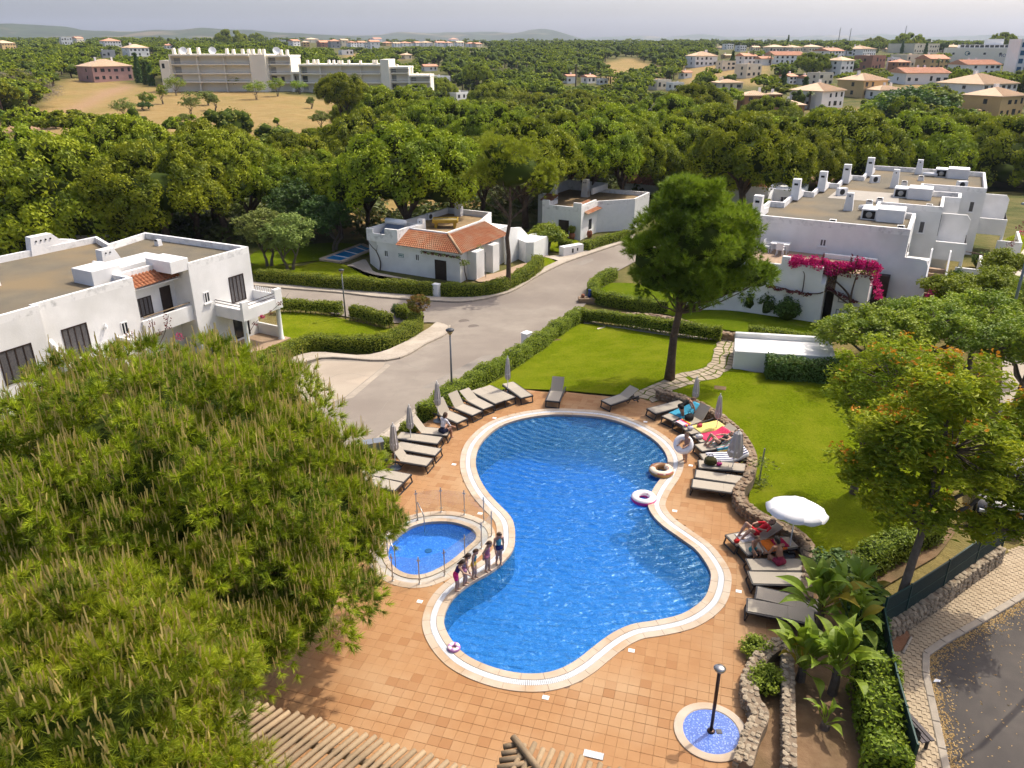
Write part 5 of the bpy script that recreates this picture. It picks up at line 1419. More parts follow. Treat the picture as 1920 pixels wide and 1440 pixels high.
# balconies on the street side
for y,x in ((11.2,11.5),(22.3,14.4)):
 MB().box(x + .002,x + 2.0,y - 1.6,y + 1.6,1.9,2.1).build('balcony_floor',M['stucco'],R)
 MB().box(x + .002,x + 2.0,y - 1.8,y - 1.6,1.6,2.9).build('balcony_front',M['stucco'],R)
 m = MB(); m.vprism([(x + .002,1.9),(x + 2.0,1.9),(x + 2.0,4.0),(x + 1.75,4.35),(x + .002,4.35)],'y',y + 1.6,y + 1.8); m.build('balcony_side',M['stucco'],R)
 for k in range(7):
  MB().tube([(x + 1.96,y - 1.5 + k * .5,2.1),(x + 1.96,y - 1.5 + k * .5,2.85)],.02,5).build('baluster',M['iron'],R)
 MB().tube([(x + 1.96,y - 1.6,2.88),(x + 1.96,y + 1.6,2.88)],.03,6).build('handrail',M['iron'],R)
 block(R,'garden_wall',x + 1.6,x + 3.4,y - 2.4,y - 2.2,-1,1.3)
 block(R,'garden_wall',x + 3.2,x + 3.4,y - 2.2,y + 3.0,-1,1.2)
 for xx in (x + 1.9,):
  MB().tube([(xx,y - 1.5,-1),(xx,y - 1.5,1.9)],.12,10).build('pillar',M['stucco'],R)
# outside stair: treads and cheek walls
for k in range(13):
 MB().box(11.4,12.35,-3.2 + k * .32,-2.88 + k * .32 + .03,-.6,.05 + k * .24).build('stair_tread',M['terrace'],R)
for x,yo in ((11.301,0),(12.36,.0)):
 m = MB(); m.vprism([(-3.6,-1),(-3.6,.5),(-3.1,.6),(1.2,4.0),(1.7,4.0),(1.7,-1)],'x',x,x + .09); m.build('stair_cheek',M['stucco'],R)
block(R,'gate_wall',12.6,14.2,-2.6,-2.4,-1,1.2); block(R,'gate_wall',14.0,14.2,-2.4,0,-1,1.0)
for k in range(5):
 MB().box(13.0 + k * .18,13.06 + k * .18,-2.71,-2.68,.1,1.1).build('gate_slat',M['iron'],R)
MB().tube([(10.5,-3.6,-1),(10.5,-3.6,1.75)],.17,14).build('gate_pillar',M['stucco'],R)
# roof furniture
for x,y,h in ((.32,.55,1.15),(1.35,9.2,1.15),(2.55,14.2,1.15),(3.75,19.4,1.15),(5.1,24.7,1.2)):
 m = MB(); m.vprism([(y - .55,5.1),(y - .42,5.5 + h),(y + .15,5.5 + h),(y + .22,6.0),(y + .9,5.62),(y + 2.4,5.45),(y + 2.4,5.1)],'x',x - .3,x + .28); m.build('chimney',M['stucco'],R)
 MB().box(x - .15,x + .12,y - .47,y - .40,6.2,6.35).build('chimney_vent',M['dark_hole'],R)
for x,y,h in ((5.45,7.0,1.25),(7.6,19.2,1.5),(9.0,28.6,1.3)):
 chimney(R,x,y,5.0,.62,.6,h,.14,1)
for x,y in ((7.6,4.3),(8.9,14.6),(11.4,27.6)):
 block(R,'stair_head',x,x + 1.7,y - .6,y + 1.2,5.0,5.85)
 block(R,'plant_box',x - 1.0,x - .02,y - .3,y + 1.2,5.0,5.72)
 MB().box(x - .9,x - .12,y - .33,y - .29,5.08,5.62).build('plant_box_opening',M['dark_hole'],R)
 MB().lathe([(.2,0),(.2,.02),(.05,.03),(.001,.03)],14).build('fan',M['grey_metal'],R,loc=(x - .5,y - .335,5.35)).rotation_euler = (math.pi / 2,0,0)
 block(R,'low_wall',x - .5,x + 1.2,y + 1.6,y + 1.8,5.0,5.5)
for x,y in ((6.6,9.6),(7.2,11.0),(5.2,.8),(9.3,.9),(8.3,20.6),(9.4,24.4),(10.6,9.9)):
 chimney(R,x,y,5.0,.5,.4,.42,.08,3,name='roof_vent')
ac_unit(R,4.2,13.2,5.0,.8); ac_unit(R,5.9,21.3,5.0,.8); ac_unit(R,12.6,21.6,5.0,.6)
m = MB().tube([(6.2,7.2,5.22),(6.9,7.9,5.22)],.2,12); m.build('water_tank',M['white_paint'],R,True)
m = MB().tube([(9.4,27.2,5.2),(10.6,27.4,5.2)],.18,12); m.build('water_tank',M['white_paint'],R,True)
# terrace furniture on the row house
tp_ = Matrix.Translation(OR) @ Matrix.Rotation(BA,4,'Z')
def at_R(x,y,z): return tp_ @ Vector((x,y,z))
t_ = empty('terrace_table',at_R(2.35,-.85,3.21),BA,'white plastic table on the row house terrace','table')
MB().cbox(-.6,.6,-.38,.38,.62,.66,.01).build('table_top',M['white_paint'],t_)
for sx in (-1,1):
 for sy in (-1,1):
  MB().tube([(sx * .5,sy * .3,0),(sx * .47,sy * .28,.62)],.03,6).build('leg',M['white_paint'],t_)
def plastic_chair(p,rz,label):
 c = empty('plastic_chair',p,rz,label,'chair','white plastic chairs on the terrace')
 MB().cbox(-.22,.22,-.22,.22,.38,.42,.01).build('seat',M['white_paint'],c)
 MB().box(-.22,.22,.2,.23,.42,.85).build('backrest',M['white_paint'],c)
 for sx in (-1,1):
  for sy in (-1,1):
   MB().tube([(sx * .2,sy * .2,0),(sx * .18,sy * .18,.4)],.025,6).build('leg',M['white_paint'],c)
  MB().box(sx * .22 - .025,sx * .22 + .025,-.2,.22,.6,.63).build('armrest',M['white_paint'],c)
plastic_chair(at_R(1.55,-1.0,3.21),BA + 1.4,'white plastic chair at the short end of the terrace table')
plastic_chair(at_R(2.5,-1.6,3.21),BA + 3.1,'white plastic chair on the parapet side of the terrace table')
# ---- flat roofed house -----------------------------------------------------------------------
OL = Vector((-19.91,45.95,0))
L = empty('flat_roof_house',OL,BA,'white two storey house with brown flat roof and corner balcony','house')
LP = [(.3,-16),(.3,-9.3),(.0,-9.3),(.0,-3.6),(-1.3,-3.6),(-1.3,0),(.3,0),(.3,4.9),(-9.3,4.5),(-8.5,1.1),(-11.2,2.1),(-11.6,-5),(-11.6,-16)]
flat_house(L,LP,-3.4,3.5,3.9)
block(L,'stair_box',-3.3,-1.5,-5.0,-3.2,3.5,4.35); block(L,'roof_ledge',-4.2,-2.3,-2.9,.6,3.5,3.95); block(L,'stair_box',-1.9,.28,-1.2,.1,3.52,4.25)
block(L,'stair_box',-4.2,-3.4,-3.1,-2.95,3.5,4.2)
tile_slope(L,(-.35,-3.3,3.05),(-.35,-.1,3.05),(-1.7,-3.3,3.75),(-1.7,-.1,3.75),13,'tile_canopy','roof_tile',5)
MB().box(-1.29,-.45,-3.2,-.15,2.92,2.99).build('canopy_board',M['stucco'],L)
MB().box(-1.299,.1,-3.59,-.01,.30,.52).build('landing',M['stucco'],L)
block(L,'landing_parapet',-.1,.1,-3.58,-.02,.52,1.25); MB().tube([(0,-3.4,1.42),(0,-.1,1.42)],.04,8).build('wooden_rail',M['log'],L)
opening(L,'r',-2.3,-1.3,1.0,1.1,1.15,'window','wood_dark','curtain',3); opening(L,'r',-.7,-1.3,.53,.75,1.9,'door','wood_dark','wood_dark',0,False)
opening(L,'r',1.0,.3,1.15,.45,.7,'window','stucco','glass',1); opening(L,'r',3.5,.3,.55,1.25,1.75,'french_window','wood_dark','curtain',3,False)
opening(L,'r',-4.7,.0,.8,.45,.75,'window','stucco','glass',1)
opening(L,'r',-7.6,.0,.45,1.45,1.75,'french_window','wood_dark','curtain',3,False); opening(L,'r',-11.0,.3,.4,1.7,1.75,'french_window','wood_dark','curtain',3,False)
opening(L,'r',-14.2,.3,.4,1.5,1.75,'french_window','wood_dark','curtain',3,False)
opening(L,'r',.9,.3,-1.0,.4,.45,'window','white_paint','curtain',1); opening(L,'r',3.4,.3,-1.9,1.3,1.75,'french_window','wood_dark','glass',1,False)
# wing wall and small balcony on the long facade
m = MB(); m.vprism([(0.001,-3),(2.0,-3),(2.0,0.3),(1.6,.5),(0.001,1.9)],'y',-9.1,-8.9); m.build('wing_wall',M['stucco'],L)
m = MB(); m.vprism([(.001,-.4),(1.3,-.4),(1.3,.9),(.001,.9)],'y',-5.4,-5.2); m.build('wing_wall',M['stucco'],L)
for y in (-8.6,-5.6):
 pass
MB().box(.002,1.3,-8.88,-5.41,.1,.3).build('balcony_floor',M['stucco'],L)
for k in range(8):
 MB().tube([(1.26,-8.7 + k * .44,.3),(1.26,-8.7 + k * .44,1.1)],.018,5).build('baluster',M['iron'],L)
MB().lathe([(.10,0),(.10,.14),(.05,.22),(.03,.3)],10).build('wall_lamp',M['stucco'],L,loc=(.12,-5.9,1.55))
# corner balcony over the terrace, on two columns
MB().box(.301,2.75,1.5,4.9,.12,.36).build('balcony_floor',M['stucco'],L)
for x0,x1,y0,y1,zt in ((2.55,2.75,1.5,2.0,1.35),(2.55,2.75,2.0,4.3,.85),(2.5,2.76,4.3,4.9,1.45),(.301,2.55,1.5,1.68,.85),(.301,2.5,4.72,4.9,1.0)):
 block(L,'balcony_parapet',x0,x1,y0,y1,.36,zt)
for k in range(2):
 MB().tube([(2.65,2.0,1.0 + .2 * k),(2.65,4.3,1.0 + .2 * k)],.025,6).build('balcony_rail',M['wood_dark'],L)
 MB().tube([(.31,1.59,1.0 + .18 * k),(2.5,1.59,1.0 + .18 * k)],.025,6).build('balcony_rail',M['wood_dark'],L)
for k in range(9):
 MB().box(.55 + k * .2,.62 + k * .2,4.78,4.84,1.0,1.3).build('lattice_slat',M['stucco'],L)
for x,y in ((2.5,1.75),(2.5,4.65)):
 MB().lathe([(.20,-2.6),(.20,-2.0),(.16,-1.95),(.15,.0),(.18,.1)],14).build('column',M['stucco'],L,True,loc=(x,y,0))
MB().box(.31,2.9,1.3,5.1,-2.6,-2.06).build('terrace_floor',M['terrace'],L)
block(L,'terrace_wall',.31,2.4,4.8,4.95,-2.06,-1.3); MB().box(.5,2.3,4.86,4.88,-1.3,-.3).build('glass_screen',M['clear'],L)
# roof vents and chimney with holes on the parapet
m = MB(); m.vprism([(-2.6,3.3),(-2.4,4.7),(-1.0,4.7),(-.5,4.2),(.6,3.95),(.6,3.3)],'x',-11.75,-11.2); m.build('chimney',M['stucco'],L)
for k in range(4):
 MB().lathe([(.055,0),(.055,.03)],10).build('chimney_hole',M['dark_hole'],L,loc=(-11.185,-2.1 + k * .32,4.4)).rotation_euler = (0,math.pi / 2,0)
chimney(L,-6.6,-7.6,3.5,.5,.45,.42,.06,2,name='roof_vent'); chimney(L,-6.6,3.4,3.5,.4,.35,.4,.06,2,name='roof_vent')
m = MB(); m.vprism([(-1.5,3.5),(-1.45,4.3),(-.6,4.3),(-.2,3.5)],'x',-6.2,-5.6); m.build('roof_vent',M['stucco'],L)
for k in range(2):
 MB().lathe([(.05,0),(.05,.03)],10).build('vent_hole',M['dark_hole'],L,loc=(-5.59,-1.2 + k * .3,4.1)).rotation_euler = (0,math.pi / 2,0)
# ---- house with the clay tile roof -----------------------------------------------------------------
OCN = Vector((-4.23,63.19,0))
C = empty('tiled_roof_house',OCN,BA,'white bungalow with orange clay tile roof, solar panel and roof terrace','house')
CP = [(-8.6,-.2),(0,-.2),(0,7.4),(-1.6,7.4),(-1.6,11.2),(-9.2,11.2),(-11.4,4.2),(-10.6,1.2)]
m = MB(); m.prism(CP,-3.2,.25); m.build('wall',M['stucco'],C)
# tall left part with stepped parapet
m = MB()
for x0,x1,y0,y1,zt in ((-9.6,-8.9,-.26,-.06,1.35),(-8.9,-7.6,-.26,-.06,.95),(-7.6,-6.25,-.26,-.06,1.5)):
 m.box(x0 + .001,x1,y0,y1,.25,zt)
m.box(-6.45,-6.25,-.058,3.0,.25,1.45); m.box(-9.6,-9.42,-.058,3.0,.25,1.3)
m.build('parapet',M['parapet'],C)
MB().quad((-9.5,-.1,.30),(-6.3,-.1,.30),(-6.3,3.2,.30),(-9.5,3.2,.30)).build('roof',M['roof_pale'],C)
# roof terrace ringed by a parapet
TP = [(-6.3,1.5),(-2.25,1.5),(-2.25,7.2),(-3.4,11.0),(-8.4,11.0),(-8.6,3.2),(-6.3,3.2)]
inn = inset(TP,.2); n = len(TP); mm = MB()
V = [(*p,.2) for p in TP] + [(*p,1.35) for p in TP] + [(*p,1.35) for p in inn] + [(*p,.7) for p in inn]
mm.add(V,[f for i in range(n) for j in [(i + 1) % n] for f in ((i,j,n + j,n + i),(n + i,n + j,2 * n + j,2 * n + i),(2 * n + i,2 * n + j,3 * n + j,3 * n + i))]); mm.build('terrace_parapet',M['stucco'],C)
MB().add([(*p,.82) for p in inset(TP,.1)],[tuple(range(n))]).build('terrace_floor',M['ledge_pale'],C)
# clay tile slopes round two sides, hip between
tile_slope(C,(-6.3,-.6,.25),(.4,-.6,.25),(-6.3,1.5,1.2),(-2.2,1.5,1.2),30)
tile_slope(C,(.4,-.6,.25),(.4,7.6,.25),(-2.2,1.5,1.2),(-2.2,7.6,1.2),34)
MB().tube([(.42,-.62,.32),(-2.2,1.5,1.3)],.11,8).build('ridge_tile_line',M['roof_tan'],C,True)
MB().box(-6.3,.28,-.48,-.2,.13,.22).build('eave',M['stucco'],C)
opening(C,'f',-.95 - 1.0,-.2,-2.35,1.15,1.75,'door','wood_dark','wood_dark',1,False)
opening(C,'f',-4.3,-.2,-.95,.42,.6,'window','stucco','glass',1); opening(C,'f',-7.6,-.2,-1.0,.42,.6,'window','stucco','glass',1)
b_ = MB().box(-6.3,-5.75,-.235,-.2,-.85,-.52).build('house_sign',flat('sign teal',(.06,.22,.20),.5),C)
MB().box(-6.27,-5.78,-.24,-.236,-.82,-.55).build('sign_face',flat('sign white',(.7,.72,.70),.5),b_)
for k,(x0,x1) in enumerate(((-6.2,-6.13),(-6.1,-6.02),(-5.99,-5.92),(-5.89,-5.84))):
 MB().box(x0,x1,-.243,-.2405,-.76 + .03 * (k % 2),-.6).build('sign_mark',flat('sign ink',(.05,.2,.2),.5),b_)
for y,w in ((1.6,1.3),(4.3,1.1)):
 MB().box(.001,.9,y - w / 2,y + w / 2,-3,.15).build('buttress',M['stucco'],C)
opening(C,'r',3.0,.0,-2.3,.9,1.9,'door','wood_dark','wood_dark',0,False); opening(C,'r',5.6,.0,-2.3,.9,1.9,'door','wood_dark','wood_dark',0,False)
m = MB(); m.vprism([(6.8,-3),(6.8,.2),(7.6,.9),(9.5,.6),(11.5,-.8),(13.5,-2.3),(13.5,-3)],'x',.35,.6); m.build('garden_wall',M['stucco_rough'],C)
m = MB(); m.prism([(.6,9),(1.8,8.2),(2.4,8.6),(2.4,11.6),(1.9,12.4),(.6,12)],-3.2,-.4); m.build('curved_wall',M['stucco_rough'],C)
chimney(C,-6.4,3.6,.4,.62,.55,1.35,.06,1); chimney(C,-6.7,10.4,.8,.72,.55,1.5,.10,2)
ac_unit(C,-8.2,7.6,.82,1.45)
s_ = MB(); s_.add([(-9.1,.7,.5),(-7.2,.7,.5),(-7.2,2.1,1.35),(-9.1,2.1,1.35)],[(0,1,2,3)]); s_.add([(-9.1,.7,.44),(-7.2,.7,.44),(-7.2,2.1,1.29),(-9.1,2.1,1.29)],[(3,2,1,0)])
s_.build('solar_panel',flat('solar glass',(.16,.20,.27),.15,0,.6),C)
MB().box(-8.2,-8.1,.72,.78,.52,.56).build('solar_panel_frame',M['grey_metal'],C)
MB().tube([(-9.3,2.3,1.55),(-7.2,2.3,1.55)],.26,14).build('solar_tank',M['white_paint'],C,True)
Cm = Matrix.Translation(OCN) @ Matrix.Rotation(BA,4,'Z')
y_ = empty('billiard_table',Cm @ Vector((-5.0,5.4,.82)),BA + .5,'yellow game table standing on the roof terrace','table')
ym = pm('yellow painted wood',(.55,.36,.03),(.48,.30,.04),5,.6)
MB().box(-1.05,1.05,-.58,.58,.62,.70).build('table_bed',pm('worn table cloth',(.30,.24,.10),(.42,.36,.2),6,.9),y_)
MB().box(-1.15,1.15,-.7,-.581,.5,.78).box(-1.15,1.15,.581,.7,.5,.78).box(-1.15,-1.051,-.58,.58,.5,.78).box(1.051,1.15,-.58,.58,.5,.78).build('table_rail',ym,y_)
for sx in (-1,1):
 for sy in (-1,1):
  MB().frustum(sx * .85 - .1,sx * .85 + .1,sy * .45 - .1,sy * .45 + .1,0,.62,-.03,-.03).build('leg',ym,y_)
# ---- dark doored white house ------------------------------------------------------------------------
OM = Vector((6.99,78.43,0))
D = empty('dark_door_house',OM,BA,'white bungalow with tall dark door and two roof chimneys','house')
flat_house(D,[(-4.4,0),(0,0),(0,4.2),(3.0,7.4),(3.0,12),(-7,12),(-7.2,4.6),(-4.4,3.2)],-3.2,.55,1.0,.2,'stucco_rough','ledge_pale')
block(D,'parapet_step',-4.4,-3.6,0.001,.22,1.0,1.45); block(D,'parapet_step',-.9,-.01,.001,.22,1.0,1.45); block(D,'roof_wall',-.24,-.02,.23,4.0,1.0,1.2)
for x0,x1,y0,y1 in ((-7.0,-2.0,11.7,11.95),(-7.0,-6.8,5.2,11.69),(-2.2,-2.0,7.6,11.69)):
 block(D,'terrace_parapet',x0,x1,y0,y1,1.0,1.65)
tile_slope(D,(.4,.8,.2),(.4,4.6,.2),(-1.2,.8,1.0),(-1.2,4.6,1.0),14); tile_slope(D,(-6.2,3.0,.7),(-4.6,2.4,.7),(-6.2,4.8,1.2),(-4.6,4.4,1.2),8)
opening(D,'f',-1.9,0,-2.25,1.15,1.85,'door','wood_dark','wood_dark',1,False); opening(D,'r',2.4,0,-1.6,.7,1.05,'window','wood_dark','glass',1)
chimney(D,-5.9,5.8,.55,.75,.7,1.75,.1,2); chimney(D,-3.2,8.4,.55,.8,.75,1.9,.12,2)
Dm = Matrix.Translation(OM) @ Matrix.Rotation(BA,4,'Z')
def pot(p,s,label,plant=True):
 r_ = empty('flower_pot',p,0,label,'pot')
 MB().lathe([(.16 * s,0),(.25 * s,.25 * s),(.23 * s,.45 * s),(.19 * s,.5 * s),(.21 * s,.55 * s),(.17 * s,.55 * s),(.17 * s,.48 * s)],14).build('pot_body',pm('clay pot',(.36,.13,.065),(.28,.10,.05),6,.8),r_,True)
 if plant: link('foliage',SH['hedge'][0],r_,(0,0,.45 * s),0,(.35 * s,.35 * s,.5 * s))
pot(Dm @ Vector((-.75,-.45,-2.2)),1.3,'clay pot with a small plant beside the dark door'); pot(Dm @ Vector((.45,1.3,-2.2)),1.2,'plain clay jar against the side wall of the dark doored house',False)
# white bin store by the road
p = ga(1071,476); bs = empty('bin_store',p,BA + 1.1,'low white wall bin store beside the bend of the road','bin store')
block(bs,'store_wall',-1.2,1.2,-.35,.35,-.3,.85); MB().box(-.2,.0,-.36,-.352,.2,.6).box(.4,.55,-.36,-.352,.3,.6).build('wall_mark',M['dark_hole'],bs)
b2 = empty('dustbin',ga(1062,477),.3,'small dark dustbin at the end of the white bin store','bin'); MB().frustum(-.25,.25,-.25,.25,0,.75,-.04,-.04).build('bin_body',M['iron'],b2); MB().box(-.31,.31,-.31,.31,.75,.80).build('lid',M['lounger_frame'],b2)
# ---- smaller white houses behind -----------------------------------------------------------------
E1 = empty('tan_roof_cottage',ga(1175,366),BA,'white cottage with tan tiled roof behind the pines','house')
MB().box(-.5,7.5,0,6,-1,1.75).build('wall',M['stucco'],E1); MB().box(-.6,7.6,-.1,-.001,-1,.35).build('plinth',flat('dark stone base',(.10,.09,.085),.9),E1)
tile_slope(E1,(-.8,-.5,1.6),(7.8,-.5,1.6),(-.8,3,2.9),(7.8,3,2.9),26); tile_slope(E1,(7.8,6.5,1.6),(-.8,6.5,1.6),(7.8,3,2.9),(-.8,3,2.9),26)
opening(E1,'f',2.0,0,.55,.8,.8,'window','stucco','white_paint',3); block(E1,'chimney',4.8,6.3,1.6,2.4,2.3,3.2); MB().box(4.9,6.2,1.56,1.598,2.95,3.1).build('chimney_vent',M['dark_hole'],E1)
E2 = empty('garage_house',ga(1345,388),BA,'white garden house with outside stair and low boundary wall','house')
MB().box(-4,5.5,2,9,-1,2.6).build('wall',M['stucco'],E2); m = MB(); m.vprism([(-.5,-1),(-.5,0),(3.2,2.4),(3.6,2.4),(3.6,-1)],'x',5.6,5.9); m.build('stair_wall',M['stucco'],E2)
MB().box(5.5,9,3,9,-1,2.2).build('wing_wall',M['stucco_rough'],E2); tile_slope(E2,(-4.3,1.6,2.5),(5.6,1.6,2.5),(-4.3,5,3.4),(5.6,5,3.4),26); opening(E2,'f',7.2,3,.5,.8,.9,'window','white_paint','curtain',1)
block(E2,'boundary_wall',8.4,8.7,-5.2,.6,-1,.75); block(E2,'boundary_wall',5.6,8.39,-5.2,-4.95,-1,.7)
hb = ga(20,470)
B_ = empty('edge_villa',hb,BA,'white villa with dark pergola beams at the picture edge','house')
MB().box(-6,5.0,2.0,9,-1.5,3.4).build('wall',M['stucco'],B_); m = MB(); m.vprism([(1.9,-1.5),(1.9,3.8),(5.6,3.9),(6.6,2.4),(6.6,-1.5)],'x',5.0,5.3); m.build('gable_wall',M['stucco'],B_)
tile_slope(B_,(-6.2,1.6,3.3),(2.0,1.6,3.3),(-6.2,5,4.2),(2.0,5,4.2),22)
opening(B_,'f',-1.4,2.0,-.6,.8,1.9,'door','wood_dark','wood_dark',0,False); opening(B_,'f',.1,2.0,-.6,.8,1.9,'door','wood_dark','wood_dark',0,False)
for k in range(6):
 MB().box(-3.4 + k * .9,-3.25 + k * .9,-1.5,1.99,2.1,2.3).build('pergola_beam',M['wood_dark'],B_)
for x in (-2.9,1.4):
 MB().tube([(x,-1.3,-1.5),(x,-1.3,2.1)],.14,10).build('pillar',M['stucco'],B_)
# ---- garden walls, boxes by the road ----------------------------------------------------------------
a = ga(1374,692); b = ga(1562,704)
gw = empty('garden_wall',a,math.atan2(b.y - a.y,b.x - a.x),'long white wedge shaped garden wall beside the flagstone path','wall')
Lg = (b - a).length
block(gw,'wall_body',0,Lg,0,.3,-.4,1.05,'stucco',.03)
m = MB(); m.add([(0.0,.31,1.0),(Lg,.31,1.0),(Lg + .2,2.2,1.02),(.2,2.2,1.02)],[(0,1,2,3)]); m.build('wall_top_slab',M['stucco'],gw)
block(gw,'back_wall',.2,Lg + .2,2.2,2.45,-.4,1.3,'stucco',.03)
def cabinet(u,v,rz,w,d,h,mat,label,name='service_cabinet',doors=2):
 p = ga(u,v); c = empty(name,(p.x,p.y,p.z + .05),rz,label,'cabinet')
 MB().box(-w / 2,w / 2,-d / 2,d / 2,-.1,h - .06).build('body',M[mat],c); MB().cbox(-w / 2 - .03,w / 2 + .03,-d / 2 - .03,d / 2 + .03,h - .06,h,.02).build('lid',M[mat],c)
 for k in range(doors):
  x0 = -w / 2 + .03 + k * (w - .06) / doors; o = MB().box(x0 + .01,x0 + (w - .06) / doors - .01,-d / 2 - .014,-d / 2,.03,h - .12).build('door',M[mat],c)
  MB().box(x0 + .06,x0 + .10,-d / 2 - .03,-d / 2 - .0145,h * .5,h * .5 + .1).build('handle',M['iron'],o)
cabinet(701,862,math.radians(20),.85,.38,.85,'grey_metal','grey metal service cabinet on the roadside strip by the loungers')
cabinet(987,645,math.radians(50),.55,.45,.75,'white_paint','white service cabinet on the pavement beside the long hedge',doors=1)
cabinet(819,556,BA,.5,.4,1.0,'white_paint','white meter pillar in the gap of the clipped hedge','meter_pillar',1)
# ------------------------------------------------------------ rubble walls, pergola, street corner
STN = []
_r = np.random.default_rng(77)
for k in range(6):
 v,f = ico(1); V = v * np.array((.5,.5,.5)); V = np.sign(V) * np.abs(V * 2) ** .62 * .5; V *= 1 + _r.uniform(-.12,.12,(len(V),1))
 STN.append((V,f))
def stone_meshes(mat):
 return [npmesh('stone',V,f,M[mat]) for V,f in STN]
def stone_wall(name,path,h,th,size,mat,label,seed,top=True,side=1,px=True,h1=None,smooth=True):
 """mortar core with single stones on the seen face and along the top"""
 r = np.random.default_rng(seed)
 P = resample([p[:2] for p in (px_line(path,6 if smooth else 1) if px else path)],.1)
 t = np.gradient(P,axis=0); t /= np.linalg.norm(t,axis=1)[:,None]; n = np.stack([-t[:,1],t[:,0]],1) * side
 b = Vector((P[0][0],P[0][1],float(gz(*P[0])))); root = empty(name,b,0,label,'wall')
 H = np.linspace(h,h1 if h1 is not None else h,len(P)); zb = gz(P[:,0],P[:,1]) - b.z
 V,F = [],[]
 for i in range(len(P)):
  for d,z in ((-th / 2,-.2),(th / 2,-.2),(th / 2,1),(-th / 2,1)):
   q = P[i] + n[i] * d; V.append((q[0] - b.x,q[1] - b.y,zb[i] + (H[i] - .03 if z == 1 else z)))
 for i in range(len(P) - 1):
  for j in range(4): F.append((i * 4 + j,i * 4 + (j + 1) % 4,(i + 1) * 4 + (j + 1) % 4,(i + 1) * 4 + j))
 m = MB(); m.add(V,F); m.add(V[:4],[(3,2,1,0)]); m.add(V[-4:],[(0,1,2,3)]); m.build('mortar',M['mortar'],root)
 ms = stone_meshes(mat); L = len(P) * .1; cnt = 0; extra = []
 def put(i,d,z,sx,sy,sz):
  nonlocal cnt
  if cnt >= 300:
   extra.append((i,d,z,sx,sy,sz)); return
  q = P[i] + n[i] * d
  o = link('stone',ms[r.integers(6)],root,(q[0] - b.x,q[1] - b.y,zb[i] + z),math.atan2(t[i][1],t[i][0]),(sx,sy,sz))
  o.rotation_euler = (r.uniform(-.15,.15),r.uniform(-.2,.2),math.atan2(t[i][1],t[i][0]) + r.uniform(-.12,.12)); cnt += 1
 if top:
  s = 0
  while s < L:
   w = size * r.uniform(.8,1.6); i = min(int((s + w / 2) / .1),len(P) - 1)
   k = max(1,int(round(th / (size * 1.15))))
   for j in range(k):
    put(min(max(i + int(r.integers(-1,2)),0),len(P) - 1),-th / 2 + th * (j + .5) / k + r.uniform(-.02,.02),H[i] - .03 + r.uniform(-.02,.02),w * r.uniform(.8,1.1),th / k * r.uniform(.85,1.15),size * r.uniform(.4,.7))
   s += w
 rows = max(1,int(round(h / (size * .8))))
 for row in range(rows):
  s = r.uniform(0,size)
  while s < L:
   w = size * r.uniform(.8,1.7); i = min(int((s + w / 2) / .1),len(P) - 1)
   put(i,th / 2 - .015,H[i] * (row + .5) / rows,w * .93,.16,H[i] / rows * .93); s += w
 if extra:
  Vs,Fs = [],[]
  for (i,d,z,sx,sy,sz) in extra:
   V,f = STN[r.integers(6)]; a = math.atan2(t[i][1],t[i][0]) + r.uniform(-.12,.12); q = P[i] + n[i] * d; X,Y = V[:,0] * sx,V[:,1] * sy
   Fs.append(f + sum(len(v_) for v_ in Vs)); Vs.append(np.column_stack([X * math.cos(a) - Y * math.sin(a) + q[0] - b.x,X * math.sin(a) + Y * math.cos(a) + q[1] - b.y,V[:,2] * sz + zb[i] + z]))
  o = link('stonework',npmesh('stonework',np.concatenate(Vs),np.concatenate(Fs),M[mat]),root); o['kind'] = 'stuff'
 return root
stone_wall('rubble_wall',[(1232,746),(1290,764),(1340,790),(1384,828),(1408,872),(1402,912),(1384,936),(1392,962),(1432,990),(1490,1018),(1514,1044)],.5,.38,.19,'rock','curved rubble wall holding the lawn above the loungers',5,side=-1)
stone_wall('rubble_wall',[(1512,1048),(1516,1090),(1508,1140)],.5,.4,.28,'rock','short shaded rubble wall behind the last loungers',6,side=-1)
stone_wall('rubble_wall',[(1462,1222),(1428,1248),(1404,1290),(1408,1330),(1424,1358),(1408,1395),(1392,1450)],.42,.40,.125,'rock_pale','wavy rubble wall curling round the blue shower tray',7,side=-1)
stone_wall('rubble_wall',[(1474,1228),(1476,1330),(1478,1460)],.5,.28,.125,'rock_pale','straight rubble wall across the dry planting bed',8,side=-1,smooth=False)
stone_wall('rubble_wall',[(1645,1205),(1690,1178),(1760,1130),(1820,1085),(1866,1052)],.62,.3,.19,'rock_pale','pale rubble wall under the dark fence screen',9,side=-1,smooth=False)
stone_wall('rubble_wall',[(1092,604),(1150,598),(1250,606),(1345,634),(1402,640)],.45,.35,.30,'rock','low reddish rubble wall between the two lawns',10,side=-1)
# the street corner ---------------------------------------------------------------------------------
ST_K = [(1778,1460),(1752,1340),(1729,1232),(1745,1216),(1830,1168),(1925,1112),(2010,1062)]
drape('street',[p[:2] for p in gx([(1778,1600),(1778,1460),(1752,1340),(1729,1232),(1745,1216),(1830,1168),(1925,1112),(2100,1010),(2500,1000),(2600,1600)])],-.05,M['road_dark'],1.0,label='dark asphalt street with fallen leaves',cat='street')
drape('street',[p[:2] for p in gx([(1840,900),(1870,800),(1880,700),(1875,620),(1890,540),(1915,470),(1990,430),(2050,520),(2040,700),(2050,900),(2060,1020),(1930,1000)])],.004,M['sidewalk'],1.2,label='pale side street running up past the street trees',cat='street')
PV = [p[:2] for p in gx([(1668,1470),(1652,1330),(1640,1205),(1700,1172),(1770,1124),(1868,1050),(1930,1012),(2010,1040),(1930,1108),(1830,1164),(1744,1212),(1728,1230),(1751,1340),(1776,1460)])]
